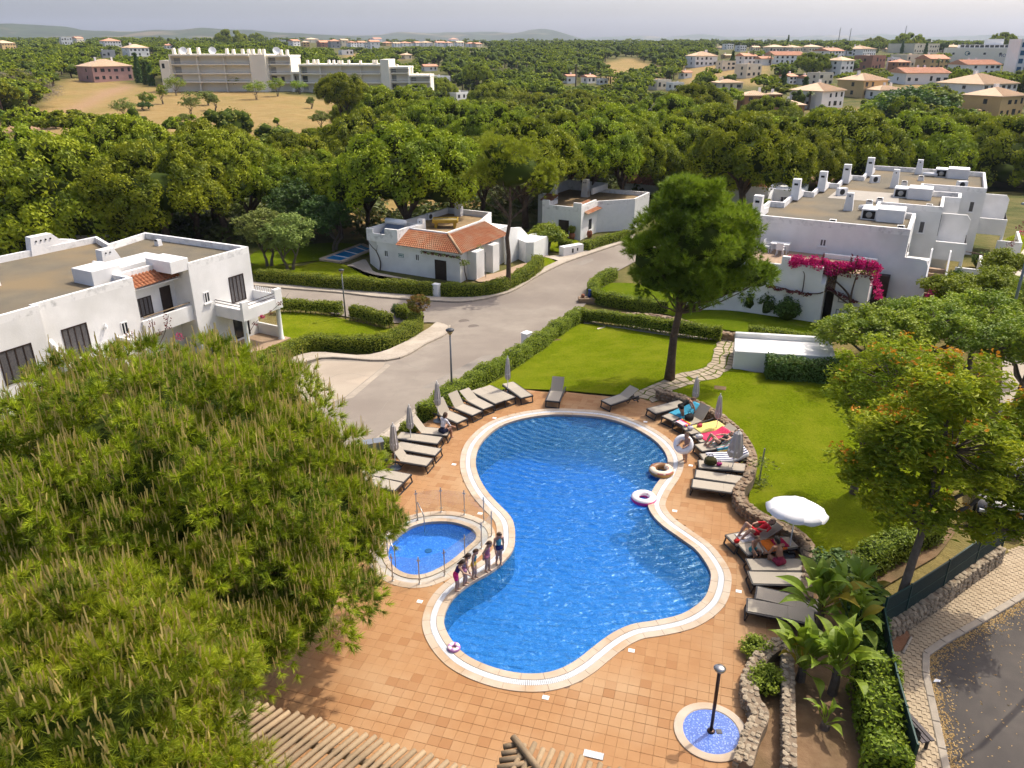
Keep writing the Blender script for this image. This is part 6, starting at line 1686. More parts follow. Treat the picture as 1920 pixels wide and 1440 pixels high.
def pavement():
 drape('pavement_bed',PV,-.006,M['paver_joint'],.8,label='joint sand under the zigzag pavers',cat='pavement')
 root = empty('zigzag_pavement',(9,15,0),0,'sand coloured zigzag paver pavement by the street corner','pavement'); root['kind'] = 'structure'
 a = math.radians(-22); c,s = math.cos(a),math.sin(a); w,h,d = .235,.118,.022
 I,J = np.meshgrid(np.arange(-60,60),np.arange(-90,90)); A = (I + .5 * (J % 2)).ravel() * w; B = J.ravel() * h
 X,Y = 12 + A * c - B * s,17 + A * s + B * c
 hole = [p[:2] for p in gx([(1650,1182),(1690,1165),(1708,1196),(1692,1226),(1652,1214)])]
 ok = inside(X,Y,PV) & ~inside(X,Y,hole)
 X,Y = X[ok],Y[ok]; u,v = to_px(X,Y,0); seen = (u < 1925) & (v < 1445)
 pv = [(-.5,0),(-.25,d / w * 1.0),(0,0),(.25,-d / w),(.5,0)]
 g = .94; e = []
 for x_,y_ in pv: e.append((x_ * w * g,-h / 2 * g + y_ * w))
 for x_,y_ in pv[::-1]: e.append((x_ * w * g,h / 2 * g + y_ * w))
 me = MB().prism(e,-.05,0).mesh('paver',M['paver'])
 order = np.argsort(np.where(seen,Y,1e5)); r = np.random.default_rng(2); dz = r.uniform(.004,.012,len(X))
 for k in order[:300]: link('paver',me,root,(X[k] - 9,Y[k] - 15,dz[k]),a)
 rest = order[300:]; E_ = np.array([(p[0] * c - p[1] * s,p[0] * s + p[1] * c,0) for p in e]); n = len(e)
 V = (E_[None] + np.stack([X[rest] - 9,Y[rest] - 15,dz[rest]],1)[:,None,:]).reshape(-1,3)
 F = np.array([(0,1,8,9),(1,2,7,8),(2,3,6,7),(3,4,5,6)]); F = (F[None] + (np.arange(len(rest)) * n)[:,None,None]).reshape(-1,4)
 o = link('paving',npmesh('paving',V,F,M['paver']),root); o['kind'] = 'stuff'
 drape('tree_pit',hole,.012,M['red_soil'],.4,label='red soil square round the street tree trunk',cat='soil')
 kerb_along('kerb',gx([(1692,1226),(1708,1196)]),.07,.06,'short stone edging of the red soil square',step=.4)
pavement()
kerb_along('kerb',gx(ST_K),.2,.03,'pale stone kerb along the dark street',step=.9)
# fallen leaves along the kerb
def litter():
 r = np.random.default_rng(4); K = resample([p[:2] for p in gx(ST_K)],.05); n = len(K)
 i = r.integers(0,n,2600); t = np.gradient(K,axis=0)[i]; t /= np.linalg.norm(t,axis=1)[:,None]
 d = .12 + r.exponential(.16,2600); k = r.random(2600) < .16; d[k] = r.uniform(.2,4.5,k.sum())
 P = K[i] + np.stack([t[:,1],-t[:,0]],1) * d[:,None]
 V,F = leaf_quads(np.column_stack([P,np.full(2600,-.040)]),np.column_stack([r.normal(scale=.3,size=(2600,2)),np.ones(2600)]),.065,.04,r)
 o = link('leaf_litter',npmesh('leaf_litter',V,F,foliage('fallen leaves',(.50,.36,.15),(.42,.27,.09),.1)))
 tag(o,'dry fallen leaves gathered along the street kerb','leaves',kind='stuff')
 p = at(1757,1277,-.05); MB().add([(-.12,-.03,.012),(.04,-.07,.03),(.12,.02,.015),(-.02,.07,.02)],[(0,1,2,3)]).build('paper_scrap',flat('paper',(.75,.76,.78),.8),None,loc=p); tag(COL.objects[-1],'white scrap of paper lying by the street kerb','litter')
litter()
# dark green fence screen -----------------------------------------------------------------------------
def fence(pts,z0,h,label,step=1.5):
 P = [at(u,v,0) for u,v in pts]; root = empty('screen_fence',P[0],0,label,'fence'); b = P[0]
 for a,c in zip(P,P[1:]):
  Ln = (c - a).length; ang = math.atan2(c.y - a.y,c.x - a.x); n = max(1,round(Ln / step))
  for k in range(n):
   q = a.lerp(c,k / n) - b
   MB().box(.03,Ln / n - .03,-.008,.008,z0 + .02,z0 + h).build('screen_panel',M['fence_mesh'],root,loc=q,rz=ang)
   MB().box(.0,Ln / n,-.02,.02,z0 + h,z0 + h + .035).build('top_rail',M['fence_post'],root,loc=q,rz=ang)
   MB().box(.03,Ln / n - .03,-.018,-.0085,z0 + h * .48,z0 + h * .48 + .03).build('mid_rail',M['fence_post'],root,loc=q,rz=ang)
  for k in range(n + 1):
   q = a.lerp(c,k / n) - b
   MB().box(-.028,.028,-.028,.028,-.1,z0 + h + .06).build('post',M['fence_post'],root,loc=(q.x,q.y,0.001 * k),rz=ang)
fence([(1700,1470),(1664,1330),(1642,1200)],0,1.25,'dark green screen fence behind the slatted bench')
fence([(1645,1203),(1690,1176),(1760,1128),(1820,1083),(1872,1046)],.60,.95,'dark green screen fence standing on the pale rubble wall')
# slatted bench ---------------------------------------------------------------------------------------
p = at(1680,1345,.42); q = at(1690,1290,.42); ang = math.atan2(q.y - p.y,q.x - p.x)
bb = empty('street_bench',(p.x,p.y,0),math.radians(104),'weathered slatted bench against the green screen fence','bench')
bw = pm('weathered grey slat',(.10,.085,.085),(.16,.14,.14),8,.8,.4,40)
for k in range(3): MB().box(-.85,.85,-.16 - k * .13,-.06 - k * .13,.42,.455).build('seat_slat',bw,bb)
for k in range(2): MB().box(-.85,.85,.02 + k * .03,.045 + k * .03,.55 + k * .16,.67 + k * .16).build('back_slat',bw,bb)
for x in (-.7,.7):
 MB().box(x - .03,x + .03,-.42,-.36,-.02,.418).build('leg',M['iron'],bb); MB().box(x - .03,x + .03,.06,.12,-.02,.86).build('leg',M['iron'],bb); MB().box(x - .03,x + .03,-.36,.06,.36,.418).build('seat_bearer',M['iron'],bb)
# log pergola -----------------------------------------------------------------------------------------
def log_mesh(L,r0,seed):
 r = np.random.default_rng(seed); n = 7
 return MB().tube([(L * t,r.normal(scale=.008),r.normal(scale=.008)) for t in np.linspace(0,1,n)],[r0 * r.uniform(.9,1.08) for _ in range(n)],10).mesh('log',M['log'],True)
LOGS = [log_mesh(4.2,.062,900 + k) for k in range(4)]
def pergola(name,pts,zt,n,ddir,length,label,seed):
 A,B = at(*pts[0],zt),at(*pts[1],zt); r = np.random.default_rng(seed)
 root = empty(name,(A.x,A.y,0),0,label,'pergola'); b = Vector((A.x,A.y,0))
 for k in range(n):
  q = A.lerp(B,k / (n - 1)) - b; off = r.uniform(-.06,.06); dd = math.radians(ddir)
  o = link('log',LOGS[k % 4],root,(q.x + math.cos(dd) * off,q.y + math.sin(dd) * off,zt + r.uniform(-.012,.012)),dd + r.uniform(-.012,.012),(length / 4.2,1,1))
 dd = math.radians(ddir)
 for d in (.55,length - .6):
  a = A + Vector((math.cos(dd) * d,math.sin(dd) * d,-.14)) - b; c = B + Vector((math.cos(dd) * d,math.sin(dd) * d,-.14)) - b
  MB().tube([a,c],.075,10).build('beam',M['log'],root,True)
  for t in (.06,.94):
   w = a.lerp(c,t); MB().tube([(w.x,w.y,0),(w.x,w.y,w.z)],.08,10).build('post',M['log'],root,True)
 return root
pergola('log_pergola',((425,1294),(905,1448)),2.35,34,-128,4.0,'long pergola roof of sunlit round logs at the picture bottom',3)
pr = pergola('log_pergola',((985,1392),(1200,1452)),2.35,13,-112,2.2,'short pergola of darker logs with a diagonal hip log',4)
b0 = Vector(pr.location); A = at(962,1382,2.45); Bq = at(1020,1455,2.45)
MB().tube([A - b0,Bq - b0],.075,10).build('hip_log',M['log'],pr,True)
for k in range(6):
 w = A.lerp(Bq,.12 + k * .16); e = w + Vector((-.55 - .12 * k,.02 - .10 * k,-.09))
 MB().tube([w + Vector((0,0,-.09)) - b0,Vector((w.x - .28 - .14 * k,w.y - .06 - .02 * k,2.36)) - b0],.06,10).build('side_log',M['log'],pr,True)
# ------------------------------------------------------------ the far houses
def h_of(p,vt):
 lo,hi = .2,60.
 for _ in range(30):
  mid = (lo + hi) / 2
  if to_px(p[0],p[1],p[2] + mid)[1] > vt: lo = mid
  else: hi = mid
 return hi
M['roof_tan'] = pm('sun bleached far roof',(.58,.40,.25,1),(.62,.46,.31,1),1.0,.9,objrand=.12); M['roof_red'] = pm('red far roof',(.52,.24,.14,1),(.56,.31,.20,1),.8,.9,objrand=.15)
WALLM = {'white': pm('painted white wall',(.82,.81,.79),(.77,.76,.74),.4,.9,objrand=.06),'cream': pm('cream wall',(.74,.66,.52,1),(.68,.60,.46,1),.4,.9,objrand=.1),'ochre': pm('ochre wall',(.60,.42,.20,1),(.54,.37,.17,1),.4,.9,objrand=.1),
  'salmon': pm('salmon wall',(.52,.27,.19),(.47,.24,.17),.4,.9),'pink': pm('pink wall',(.62,.38,.34),(.56,.33,.30),.4,.9),'orange': pm('orange wall',(.58,.30,.16),(.53,.27,.14),.4,.9),'grey': pm('grey wall',(.46,.47,.49),(.40,.41,.43),.4,.9),'beige': pm('stone beige wall',(.87,.81,.69),(.82,.76,.64),.3,.9)}
M['roof_grey'] = pm('grey flat roof',(.36,.33,.29),(.30,.27,.24),.5,.95)
RECTS = []
WIN = MB().box(-.5,.5,-.04,.05,0,1).mesh('window',flat('dark window',(.05,.055,.06),.2,0,.5))
WINS = {}
def house(u0,u1,vt,vb,wall,roof,kind,label,st=2,name='villa',rot=None,dr=.9,group=None,chim=1,nwin=None):
 p = ga((u0 + u1) / 2,vb); d = depth(p); w = (u1 - u0) * d / FPX; h = h_of(p,vt)
 r = np.random.default_rng(int(u0 * 7 + vb)); a = math.atan2(-p.x,p.y) * .6 + (r.uniform(.3,.95) if rot is None else rot)
 w = w * .92; dp = w * dr
 root = empty(name,p,a,label,'house',group)
 RECTS.append((u0,u1,vt,vb,p.y))
 rh = 0 if kind == 'flat' else min(h * .32,w * .17)
 hw = h - rh
 m = MB(); m.box(-w / 2,w / 2,0,dp,-2.5,hw); m.build('wall',WALLM[wall],root)
 if kind == 'flat':
  m = MB()
  for q in ((-w / 2,w / 2,0.001,.25),(-w / 2,w / 2,dp - .25,dp - .001),(-w / 2 + .001,-w / 2 + .25,.251,dp - .251),(w / 2 - .25,w / 2 - .001,.251,dp - .251)): m.box(*q,hw + .001,hw + .5)
  m.build('parapet',WALLM[wall],root); MB().quad((-w / 2 + .25,.25,hw + .05),(w / 2 - .25,.25,hw + .05),(w / 2 - .25,dp - .25,hw + .05),(-w / 2 + .25,dp - .25,hw + .05)).build('roof',M[roof],root)
 else:
  o = .45; k = min(w,dp) * (.48 if kind == 'hip' else 0)
  x0,x1,y0,y1 = -w / 2 - o,w / 2 + o,-o,dp + o; ym = dp / 2
  V = [(x0,y0,hw),(x1,y0,hw),(x1,y1,hw),(x0,y1,hw),(x0 + k + (o if k else 0),ym,hw + rh),(x1 - k - (o if k else 0),ym,hw + rh),(x0,y0,hw + .18),(x1,y0,hw + .18),(x1,y1,hw + .18),(x0,y1,hw + .18)]
  V[4] = (V[4][0],ym,hw + rh + .15); V[5] = (V[5][0],ym,hw + rh + .15)
  MB().add(V,[(3,2,1,0),(0,1,7,6),(1,2,8,7),(2,3,9,8),(3,0,6,9),(6,7,5,4),(8,9,4,5),(7,8,5),(9,6,4)]).build('roof',M[roof],root)
  if w / d * FPX > 44:     # tiles laid in ribs where they can be made out
   m = MB()
   for j in range(int((x1 - x0) / .55)):
    xx = x0 + .3 + j * .55; t_ = min(1,(xx - x0) / max(k + o,.01),(x1 - xx) / max(k + o,.01)) if k else 1
    m.tube([(xx,y0,hw + .2),(xx,y0 + (ym - y0) * t_,hw + .2 + (rh - .03) * t_)],.09,5,False)
   s_ = m.build('tile_ribs',M[roof],root); s_.name = 'tile_rib_field'; s_['kind'] = 'stuff'
 n = nwin or max(2,int(round(w / 2.6)))
 sh = hw / st
 for s in range(st):
  for i in range(n):
   if r.random() < .12: continue
   ww,wh = r.choice([.9,1.1,1.5]),r.choice([1.0,1.2,1.7]); x = -w / 2 + w * (i + .5) / n
   zz = s * sh + sh * .3
   o = link('window',WIN,root,(x,-.001,zz),0,(min(ww,w / n * .6),1,min(wh,sh * .55)))
 for s in range(st):
  for sgn in (-1,1):
   link('window',WIN,root,(sgn * (w / 2 + .001),dp * .4,s * sh + sh * .3),math.pi / 2 * sgn,(1.0,1,min(1.2,sh * .5)))
 for i in range(chim):
  x = r.uniform(-.3,.3) * w; MB().frustum(x - .35,x + .35,dp * .55 - .3,dp * .55 + .3,hw,h + .9,.06,.06).build('chimney',WALLM['white' if wall != 'cream' else 'cream'],root)
 return root
H = [(1518,1600,157,203,'white','roof_tan','hip','white villa with tan hip roof above the fenced dry plot',2),(1602,1674,139,182,'ochre','roof_tan','hip','ochre yellow villa with tan roof and white window trim',2),
 (1640,1706,162,186,'white','roof_tan','hip','low white villa with tan roof beside the big dark tree',1),(1692,1782,128,158,'white','roof_red','gable','long white house with red tiled roof and brown awnings',1),(1812,1925,140,196,'white','roof_tan','hip','big white villa with tan roofs beside the curving road',3),
 (1848,1935,166,222,'ochre','roof_tan','hip','ochre villa with dark balconies at the picture edge',2),(1622,1668,106,132,'salmon','roof_tan','flat','salmon pink building with stepped gable on the hillside',2),(1668,1684,110,130,'white','roof_grey','flat','narrow white house joined to the salmon building',2),
 (1677,1707,112,134,'orange','roof_red','hip','small orange house with red pyramid roof',2),(1566,1606,107,142,'white','roof_tan','hip','three storey white house with tan pyramid roof',3),(1299,1348,97,124,'white','roof_tan','hip','white hilltop villa above the tan slope',2),
 (1448,1512,97,119,'white','roof_red','gable','long white house under a red roof on the hillside',2),(1390,1421,100,121,'white','roof_red','gable','white house with palm in front on the hillside',2),(1690,1737,104,126,'cream','roof_tan','flat','cream flat roofed house right beside the yellow one',2),
 (1736,1782,103,130,'ochre','roof_red','gable','yellow gabled house below the hotel',2),(1806,1878,113,140,'white','roof_red','gable','white houses with pale red roofs under the hotel',2),(1440,1475,84,98,'cream','roof_tan','hip','cream house on the ridge by the cypress',1),(1478,1512,85,98,'cream','roof_tan','hip','tan roofed house on the ridge',1),
 (1545,1590,90,108,'white','roof_red','gable','white gabled house with bright red roof on the ridge',2),(1603,1655,86,105,'white','roof_tan','hip','white villa with wide terrace on the ridge',2),(1700,1772,83,100,'cream','roof_tan','flat','long tan apartment row behind the pines',2),(1528,1566,139,160,'cream','roof_grey','flat','cream cube house with roof terrace',2),
 (1508,1546,142,158,'white','roof_red','gable','low white house with pinkish roof in the gardens',1),(1472,1500,139,158,'white','roof_red','gable','small white house behind the tall cypress',2),(1345,1396,150,168,'cream','roof_tan','hip','low house with patchy tan roof in the green gardens',1),(1424,1450,106,122,'white','roof_red','gable','little white house with red roof by the palm',1),
 (1512,1546,84,97,'cream','roof_tan','hip','yellowish ridge house with broad roof',1),(1780,1815,84,98,'cream','roof_tan','hip','tan house at the side of the hotel',1),(1280,1300,133,146,'white','roof_red','gable','little red roofed hut on the tan slope',1),(1585,1650,218,240,'white','roof_grey','flat','low white building with grey gravel roof behind the pines',1),
 (175,255,112,152,'pink','roof_tan','hip','pink villa with tan roof and white fence walls',2),(243,283,83,106,'white','roof_tan','hip','pale villa with a little roof turret among dark trees',2),(197,229,72,88,'white','roof_red','hip','white villa with pinkish roof on the wooded ridge',2),(117,137,70,84,'white','roof_grey','flat','tiny bright white house on the wooded ridge',2),
 (2,34,76,92,'ochre','roof_tan','hip','yellow houses at the picture edge in the woods',2),(143,160,69,79,'cream','roof_red','gable','small house with red wall on the wooded ridge',1),(192,218,95,108,'grey','roof_grey','flat','grey flat house above the pink villa',1),(312,326,83,92,'white','roof_red','gable','tiny house by the tall palm on the ridge',1),
 (1062,1082,140,156,'white','roof_red','gable','white hut with palm in the valley',1),(1098,1120,141,156,'white','roof_red','gable','white hut with red roof beside the palm hut',1),(1122,1141,150,158,'white','roof_grey','flat','long white shed in the valley',1),(1228,1262,152,167,'cream','roof_grey','flat','flat brown hut on the tan slope',1),(1258,1285,157,168,'white','roof_grey','flat','white shed next to the brown hut',1),
 (795,822,121,133,'white','roof_red','gable','white house with red roof behind the apartment block',1),(757,775,100,111,'cream','roof_tan','hip','cream house in the trees behind the apartment block',1),(640,664,95,103,'white','roof_grey','flat','pale sheds in the trees above the apartment block',1),(805,850,145,162,'white','roof_grey','flat','white rooftops at the end of the apartment block',1),(845,905,175,186,'white','roof_grey','flat','white low walls glimpsed under the pines',1),(1205,1255,203,214,'cream','roof_grey','flat','pale ruin walls between the pines',1)]
for (u0,u1,vt,vb,wl,rf,kd,lb,st) in H:
 house(u0,u1,vt,vb,wl,rf,kd,lb.replace('right beside','close beside'),st,chim=1 if (u1 - u0) < 40 else 2)
rh_ = np.random.default_rng(44)
for k in range(46):
 for _ in range(60):
  u0 = rh_.uniform(1330,1880); vb = rh_.uniform(92,150); w_ = (vb - 70) * rh_.uniform(.42,.75)
  if not any(a - 2 < u0 + w_ and u0 < b + 2 and t - 3 < vb and vb - w_ * .55 < bt + 1 for a,b,t,bt,_y in RECTS): break
 else: continue
 house(u0,u0 + w_,vb - w_ * rh_.uniform(.42,.6),vb,rh_.choice(['white','white','white','cream','cream','ochre']),rh_.choice(['roof_tan','roof_tan','roof_red','roof_grey']),rh_.choice(['hip','gable','flat']),'small pale hillside house half hidden among gardens',2,name='hillside_house',group='small houses of the hillside estate',chim=1,nwin=3)
# orange villa with three roofs
rt = house(1392,1440,172,206,'orange','roof_tan','hip','orange villa with two hip roofs and a columned porch',2,rot=.25,name='orange_villa')
house(1440,1462,174,206,'orange','roof_tan','hip','rear wing of the orange villa under its own hip roof',2,rot=.25,name='orange_villa_wing')
house(1462,1508,190,222,'orange','roof_tan','hip','columned porch wing of the orange villa',1,rot=.25,name='orange_villa_porch',chim=1)
# distant village strip on the plateau
rv = np.random.default_rng(19)
VS = [(548,566,74,86,'white'),(568,582,77,88,'ochre'),(600,622,76,88,'salmon'),(620,640,74,90,'grey'),(640,656,73,86,'cream'),(656,672,77,88,'white'),(672,688,77,88,'white'),(686,696,78,90,'white'),(694,714,75,92,'white'),(722,738,78,86,'ochre'),(738,752,79,88,'white'),(752,776,78,87,'white'),(778,794,78,86,'white'),(792,814,77,87,'white'),
 (818,836,77,87,'white'),(838,852,78,88,'white'),(856,872,77,87,'white'),(876,892,79,88,'white'),(890,908,80,88,'cream'),(575,600,71,80,'cream'),(700,718,70,77,'white'),(845,862,71,77,'white')]
for i,(u0,u1,vt,vb,wl) in enumerate(VS):
 house(u0,u1,vt,vb,wl,['roof_red','roof_tan','roof_red'][i % 3],['gable','hip'][i % 2],'distant village house with tiled roof on the plateau edge',2,name='village_house',group='village houses on the plateau',chim=0,nwin=2)
# hotel with a window band and blue letters
hp = ga(1840,118); hd = depth(hp); k = hd / FPX; ht = empty('hotel',hp,-.35,'large pale hotel with a band of windows and blue letters','hotel')
RECTS.append((1780,1925,78,122,hp.y))
hh = h_of(hp,90); MB().box(-62 * k,62 * k,0,40 * k,-4,hh).build('wall',WALLM['beige'],ht); MB().box(-40 * k,62 * k,3,40 * k,hh + .001,hh * 1.22).build('top_storey',WALLM['white'],ht); MB().box(2 * k,34 * k,8,30 * k,hh * 1.22 + .001,hh * 1.6).build('plant_room',WALLM['white'],ht)
for i in range(12): link('window',WIN,ht,(-36 * k + i * 8.2 * k,2.99,hh + .25),0,(6.6 * k,1,hh * .16))
for i in range(4): link('window',WIN,ht,(-50 * k + i * 26 * k,-.001,hh * .55),0,(4 * k,1,hh * .14))
def text_on(root,s,size,loc,rot,mat,name):
 c = bpy.data.curves.new(name,'FONT'); c.body = s; c.size = size; c.extrude = .04; c.align_x = 'CENTER'
 o = bpy.data.objects.new(name,c); COL.objects.link(o); dg = bpy.context.evaluated_depsgraph_get(); me = bpy.data.meshes.new_from_object(o.evaluated_get(dg)); bpy.data.objects.remove(o)
 me.materials.clear(); me.materials.append(mat); q = link(name,me,root,loc); q.rotation_euler = rot; return q
BLUE = flat('blue letters',(.02,.05,.22),.5)
text_on(ht,'HOTEL',7.5 * k,(38 * k,-.08,hh * .42),(math.pi / 2,0,0),BLUE,'hotel_lettering')
text_on(ht,'O',11 * k,(-27 * k,-.08,hh * .5),(math.pi / 2,0,0),flat('teal emblem',(.02,.20,.28),.5),'emblem')
hw_ = empty('hotel_wing',ga(1915,140),-.2,'white hotel wing with rows of blue windows at the picture edge','hotel'); MB().box(-3,12,0,14,-4,14).build('wall',WALLM['white'],hw_)
RECTS.append((1893,1925,95,140,ga(1915,140).y))
bw_ = flat('blue glazing',(.04,.16,.30),.2)
BWIN = MB().box(-.5,.5,-.04,.05,0,1).mesh('window',bw_)
for s in range(4):
 for i in range(5): link('window',BWIN,hw_,(-1.6 + i * 2.7,-.001,1.2 + s * 3.2),0,(1.7,1,1.9))
# ---- apartment block beyond the field ------------------------------------------------------------
ap = ga(420,172); AD = depth(ap); ak = AD / FPX; AB = empty('apartment_block',(0,ap.y,ap.z),0,'long cream apartment block with rows of balconies above the dry field','apartment building')
RECTS.append((308,845,88,178,ap.y))
def ax(u): return (u - 960) * ak
def az(v): return h_of((ax(500),ap.y,ap.z),v) if v < to_px(ax(500),ap.y,ap.z)[1] else -1.0
cream = WALLM['beige']; gl_ = flat('balcony window',(.52,.51,.49),.15,0,.5); dk_ = flat('dark balcony window',(.06,.06,.065),.2,0,.5)
sk = 0.06   # the facade runs slightly away to the far end
def yy(u): return (u - 311) * ak * sk
def apt(u0,u1,vt,vb,d0,d1,name='wall',mat=None):
 MB().box(ax(u0),ax(u1),yy(u0) + d0,yy(u0) + d1,az(vb),az(vt)).build(name,mat or cream,AB)
def bay(u0,u1,floors,n,roofv,solidrail=False):
 """recessed balconies: back wall, slabs, piers, rails, windows"""
 apt(u0,u1,roofv,180,2.2,14,'back_wall')
 apt(u0 - 1,u1 + 1,roofv - 2.2,roofv + 1.4,-.4,14.01,'roof_slab')
 for vb in floors:
  apt(u0,u1,vb - 1.0,vb + 1.2,-.2,2.19,'balcony_slab'); apt(u0,u1,vb - 5.2,vb - 4.6,-.15,-.05,'balcony_rail',M['white_paint'])
  for i in range(n * 3):
   a = u0 + (u1 - u0) * (i + .15) / (n * 3); b = u0 + (u1 - u0) * (i + .85) / (n * 3)
   apt(a,b,vb - 12.5,vb - 1.2,2.12,2.195,'window',dk_ if (i * 7 + int(vb)) % 4 == 0 else gl_)
 for i in range(n + 1):
  a = u0 + (u1 - u0) * i / n; apt(a - 1.2,a + 1.2,roofv + 1.4,180,-.1,2.18,'pier')
apt(311,327,113,180,-1.2,13.9,'end_tower'); apt(474,503,102,180,-1.2,14.2,'stair_tower'); apt(713,729,112,182,-1.2,14.2,'stair_tower')
bay(328,473,(121,138,154),3,104); bay(504,546,(121,139,156),1,106); bay(562,712,(139,156,173),4,123); bay(730,764,(138,155,172),1,128); bay(766,804,(155,174),1,144); bay(548,561,(156,173),1,137)
for u,v0,v1 in [(317,119,128),(492,111,121),(492,145,153),(531,144,154),(744,160,170),(762,160,170)]:
 apt(u - 2.5,u + 2.5,v0,v1,-1.24,-1.2 if u < 520 else -.25,'window',dk_)
for u,t in [(329,90),(340,91),(357,90),(374,89),(426,91),(438,92),(455,92),(466,92),(474,92),(486,92),(494,92),(520,93),(526,93),(537,93),(573,113),(585,112),(592,112),(613,113),(622,113),(631,114),(637,114),(650,113),(672,114),(697,113),(702,113),(724,112),(741,122),(768,127),(778,138),(802,139)]:
 MB().frustum(ax(u - 2.4),ax(u + 2.4),yy(u) + 3,yy(u) + 4.6,az(t + 13),az(t),.1,.1).build('chimney',cream,AB)
for u in (350,403,520): 
 o = MB().lathe([(.02,0),(.7,.12),(1.2,.4),(1.15,.42),(.6,.2),(.02,.1)],16).build('satellite_dish',M['white_paint'],AB,loc=(ax(u),yy(u) + 2,az(96))); o.rotation_euler = (1.1,0,.3)
# masts on the ridge
for u,vt,lb in [(1570,52,'lattice radio mast with antennas on the ridge'),(1590,53,'plain dark pole mast on the ridge'),(1692,48,'slanting thin mast over the pines on the ridge')]:
 p = ga(u,88); h = h_of(p,vt); r_ = empty('radio_mast',p,0,lb,'mast')
 MB().tube([(0,0,-1),(h * .03,0,h)],[.55,.25],6).build('mast_pole',M['grey_metal'],r_)
 for k in range(3): MB().box(-.6,.6,-.6,.6,h * (.80 + .06 * k),h * (.82 + .06 * k)).build('antenna',M['white_paint'],r_)
# road in the hillside estate
drape('hill_road',gx([(1785,242),(1838,238),(1828,218),(1806,202),(1790,190),(1780,191),(1790,206),(1797,222)]),.05,M['sidewalk'],3,label='pale road curving down past the ochre villas',cat='road')
a = [ga(u,v) for u,v in ((1772,182),(1792,196),(1812,210),(1836,226))]
ew = empty('estate_wall',a[0],0,'ochre estate wall with square pillars along the curving road','wall')
for p,q in zip(a,a[1:]):
 MB().box(0,(q - p).length,-.15,.15,-1,1.7).build('wall_run',WALLM['ochre'],ew,loc=p - a[0],rz=math.atan2(q.y - p.y,q.x - p.x))
 MB().box(-.4,.4,-.4,.4,-1,2.5).build('pillar',WALLM['ochre'],ew,loc=p - a[0])
# ------------------------------------------------------------ hills on the horizon
def hill(name,crest,D,W_,z0,label,col,dens):
 P = np.array(smooth_curve(crest,6)); us,vs = P[:,0],P[:,1]; r = np.random.default_rng(int(D))
 m,nt,out = new_mat(name + ' cover'); pos = nt.nodes.new('ShaderNodeNewGeometry').outputs['Position']
 c = mixc(nt,ramp(nt,noise(nt,.012,6,.7,pos),[(.4,0),(.62,1)]),col,tuple(x * 1.9 for x in col)); c = mixc(nt,ramp(nt,noise(nt,.0022,4,.6,pos),[(.56,0),(.64,.6)]),c,(.30,.22,.13))
 b = nd(nt,'ShaderNodeBsdfPrincipled',i_Roughness=.95); nt.links.new(c,b.inputs['Base Color']); nt.links.new(b.outputs[0],out.inputs[0])
 rows = np.linspace(-1,1,25); V = []
 for i,s in enumerate(rows):
  for u,v in zip(us,vs):
   y = D + s * W_; cx,cz = to_dir(u,v); cz = HC + cz * D
   prof = math.cos(s * math.pi / 2) ** 1.2
   wob = 1 + .10 * math.sin(u * .021 + s * 3) * (1 - prof) + .05 * math.sin(u * .07 + s * 9)
   V.append((cx * D,y,z0 + (cz - z0) * prof * (wob if abs(s) > .02 else 1)))
 n = len(us); F = [(i * n + j,i * n + j + 1,(i + 1) * n + j + 1,(i + 1) * n + j) for i in range(len(rows) - 1) for j in range(n - 1)]
 tag(link(name,npmesh(name,V,np.array(F),m,smooth=True)),label,'hills',kind='structure')
def to_dir(u,v):
 """sideways and upward slope of the sight line through a pixel"""
 y = (v - 720) / FPX; dy = math.cos(TH) - y * math.sin(TH)
 return (u - 960) / FPX / dy,(-math.sin(TH) - y * math.cos(TH)) / dy
hill('hills',[(-300,66),(-100,60),(0,50),(60,46),(120,53),(200,59),(300,58),(380,54),(450,56),(540,62),(640,67),(720,76),(800,90)],3300,800,10,'wooded ridge dotted with houses on the skyline',(.030,.045,.016),0)
hill('hills',[(560,84),(640,70),(700,66),(760,61),(830,62),(900,60),(960,62),(1000,56),(1030,57),(1060,64),(1085,71),(1110,78),(1180,92)],4600,900,10,'middle hill with a pale quarry scar on the skyline',(.035,.05,.022),0)
hill('hills',[(1000,88),(1060,76),(1120,70),(1200,68),(1250,70),(1310,65),(1360,70),(1440,68),(1500,70),(1540,67),(1600,68),(1640,65),(1700,69),(1780,70),(1850,66),(1920,70),(2200,72)],6800,1200,10,'low blue hills far off on the skyline',(.05,.065,.03),0)
# ------------------------------------------------------------ woodland between
def low_tree(seed,kind,nc,lpc,leaf):
 r = np.random.default_rng(seed)
 if kind == 'pine':
  parts = stone_crown(seed,nc,lpc,1,leaf,5,2.8,4); parts = [(V + np.array((0,0,6.2)),F,min(m,1)) for V,F,m in parts]; tr = (.3,6.0)
 else:
  n = nc // 2; d = unit(n,r); rad = np.array((3.6,3.6,3.4) if kind == 'round' else (2.9,2.9,4.2)); C_ = d * rad * r.uniform(.55,1,(n,1)) + np.array((0,0,4.6)); S = r.uniform(.8,1.5,n)
  V,F = blobs(C_,S * .85,r,1,.2); parts = [(V,F,1)]
  q = unit(n * lpc,r); P = np.repeat(C_,lpc,0) + q * np.repeat(S,lpc)[:,None] * r.uniform(.75,1.1,(n * lpc,1)); N = q + r.normal(scale=.5,size=q.shape); N /= np.linalg.norm(N,axis=1)[:,None]
  parts.append((*leaf_quads(P,N,leaf[0],leaf[1],r),0)); V,F = blobs([(0,0,4.6)],[2.4],r,2,.15); parts.append((V,F,1)); tr = (.25,4)
 t = MB().tube([(0,0,-1),(.1,.05,tr[1] * .5),(0,0,tr[1])],[tr[0] * 1.2,tr[0],tr[0] * .8],6); tv = np.array(t.v); tf = np.array(t.f[:12]); parts.append((tv,tf,2))
 return join(parts)
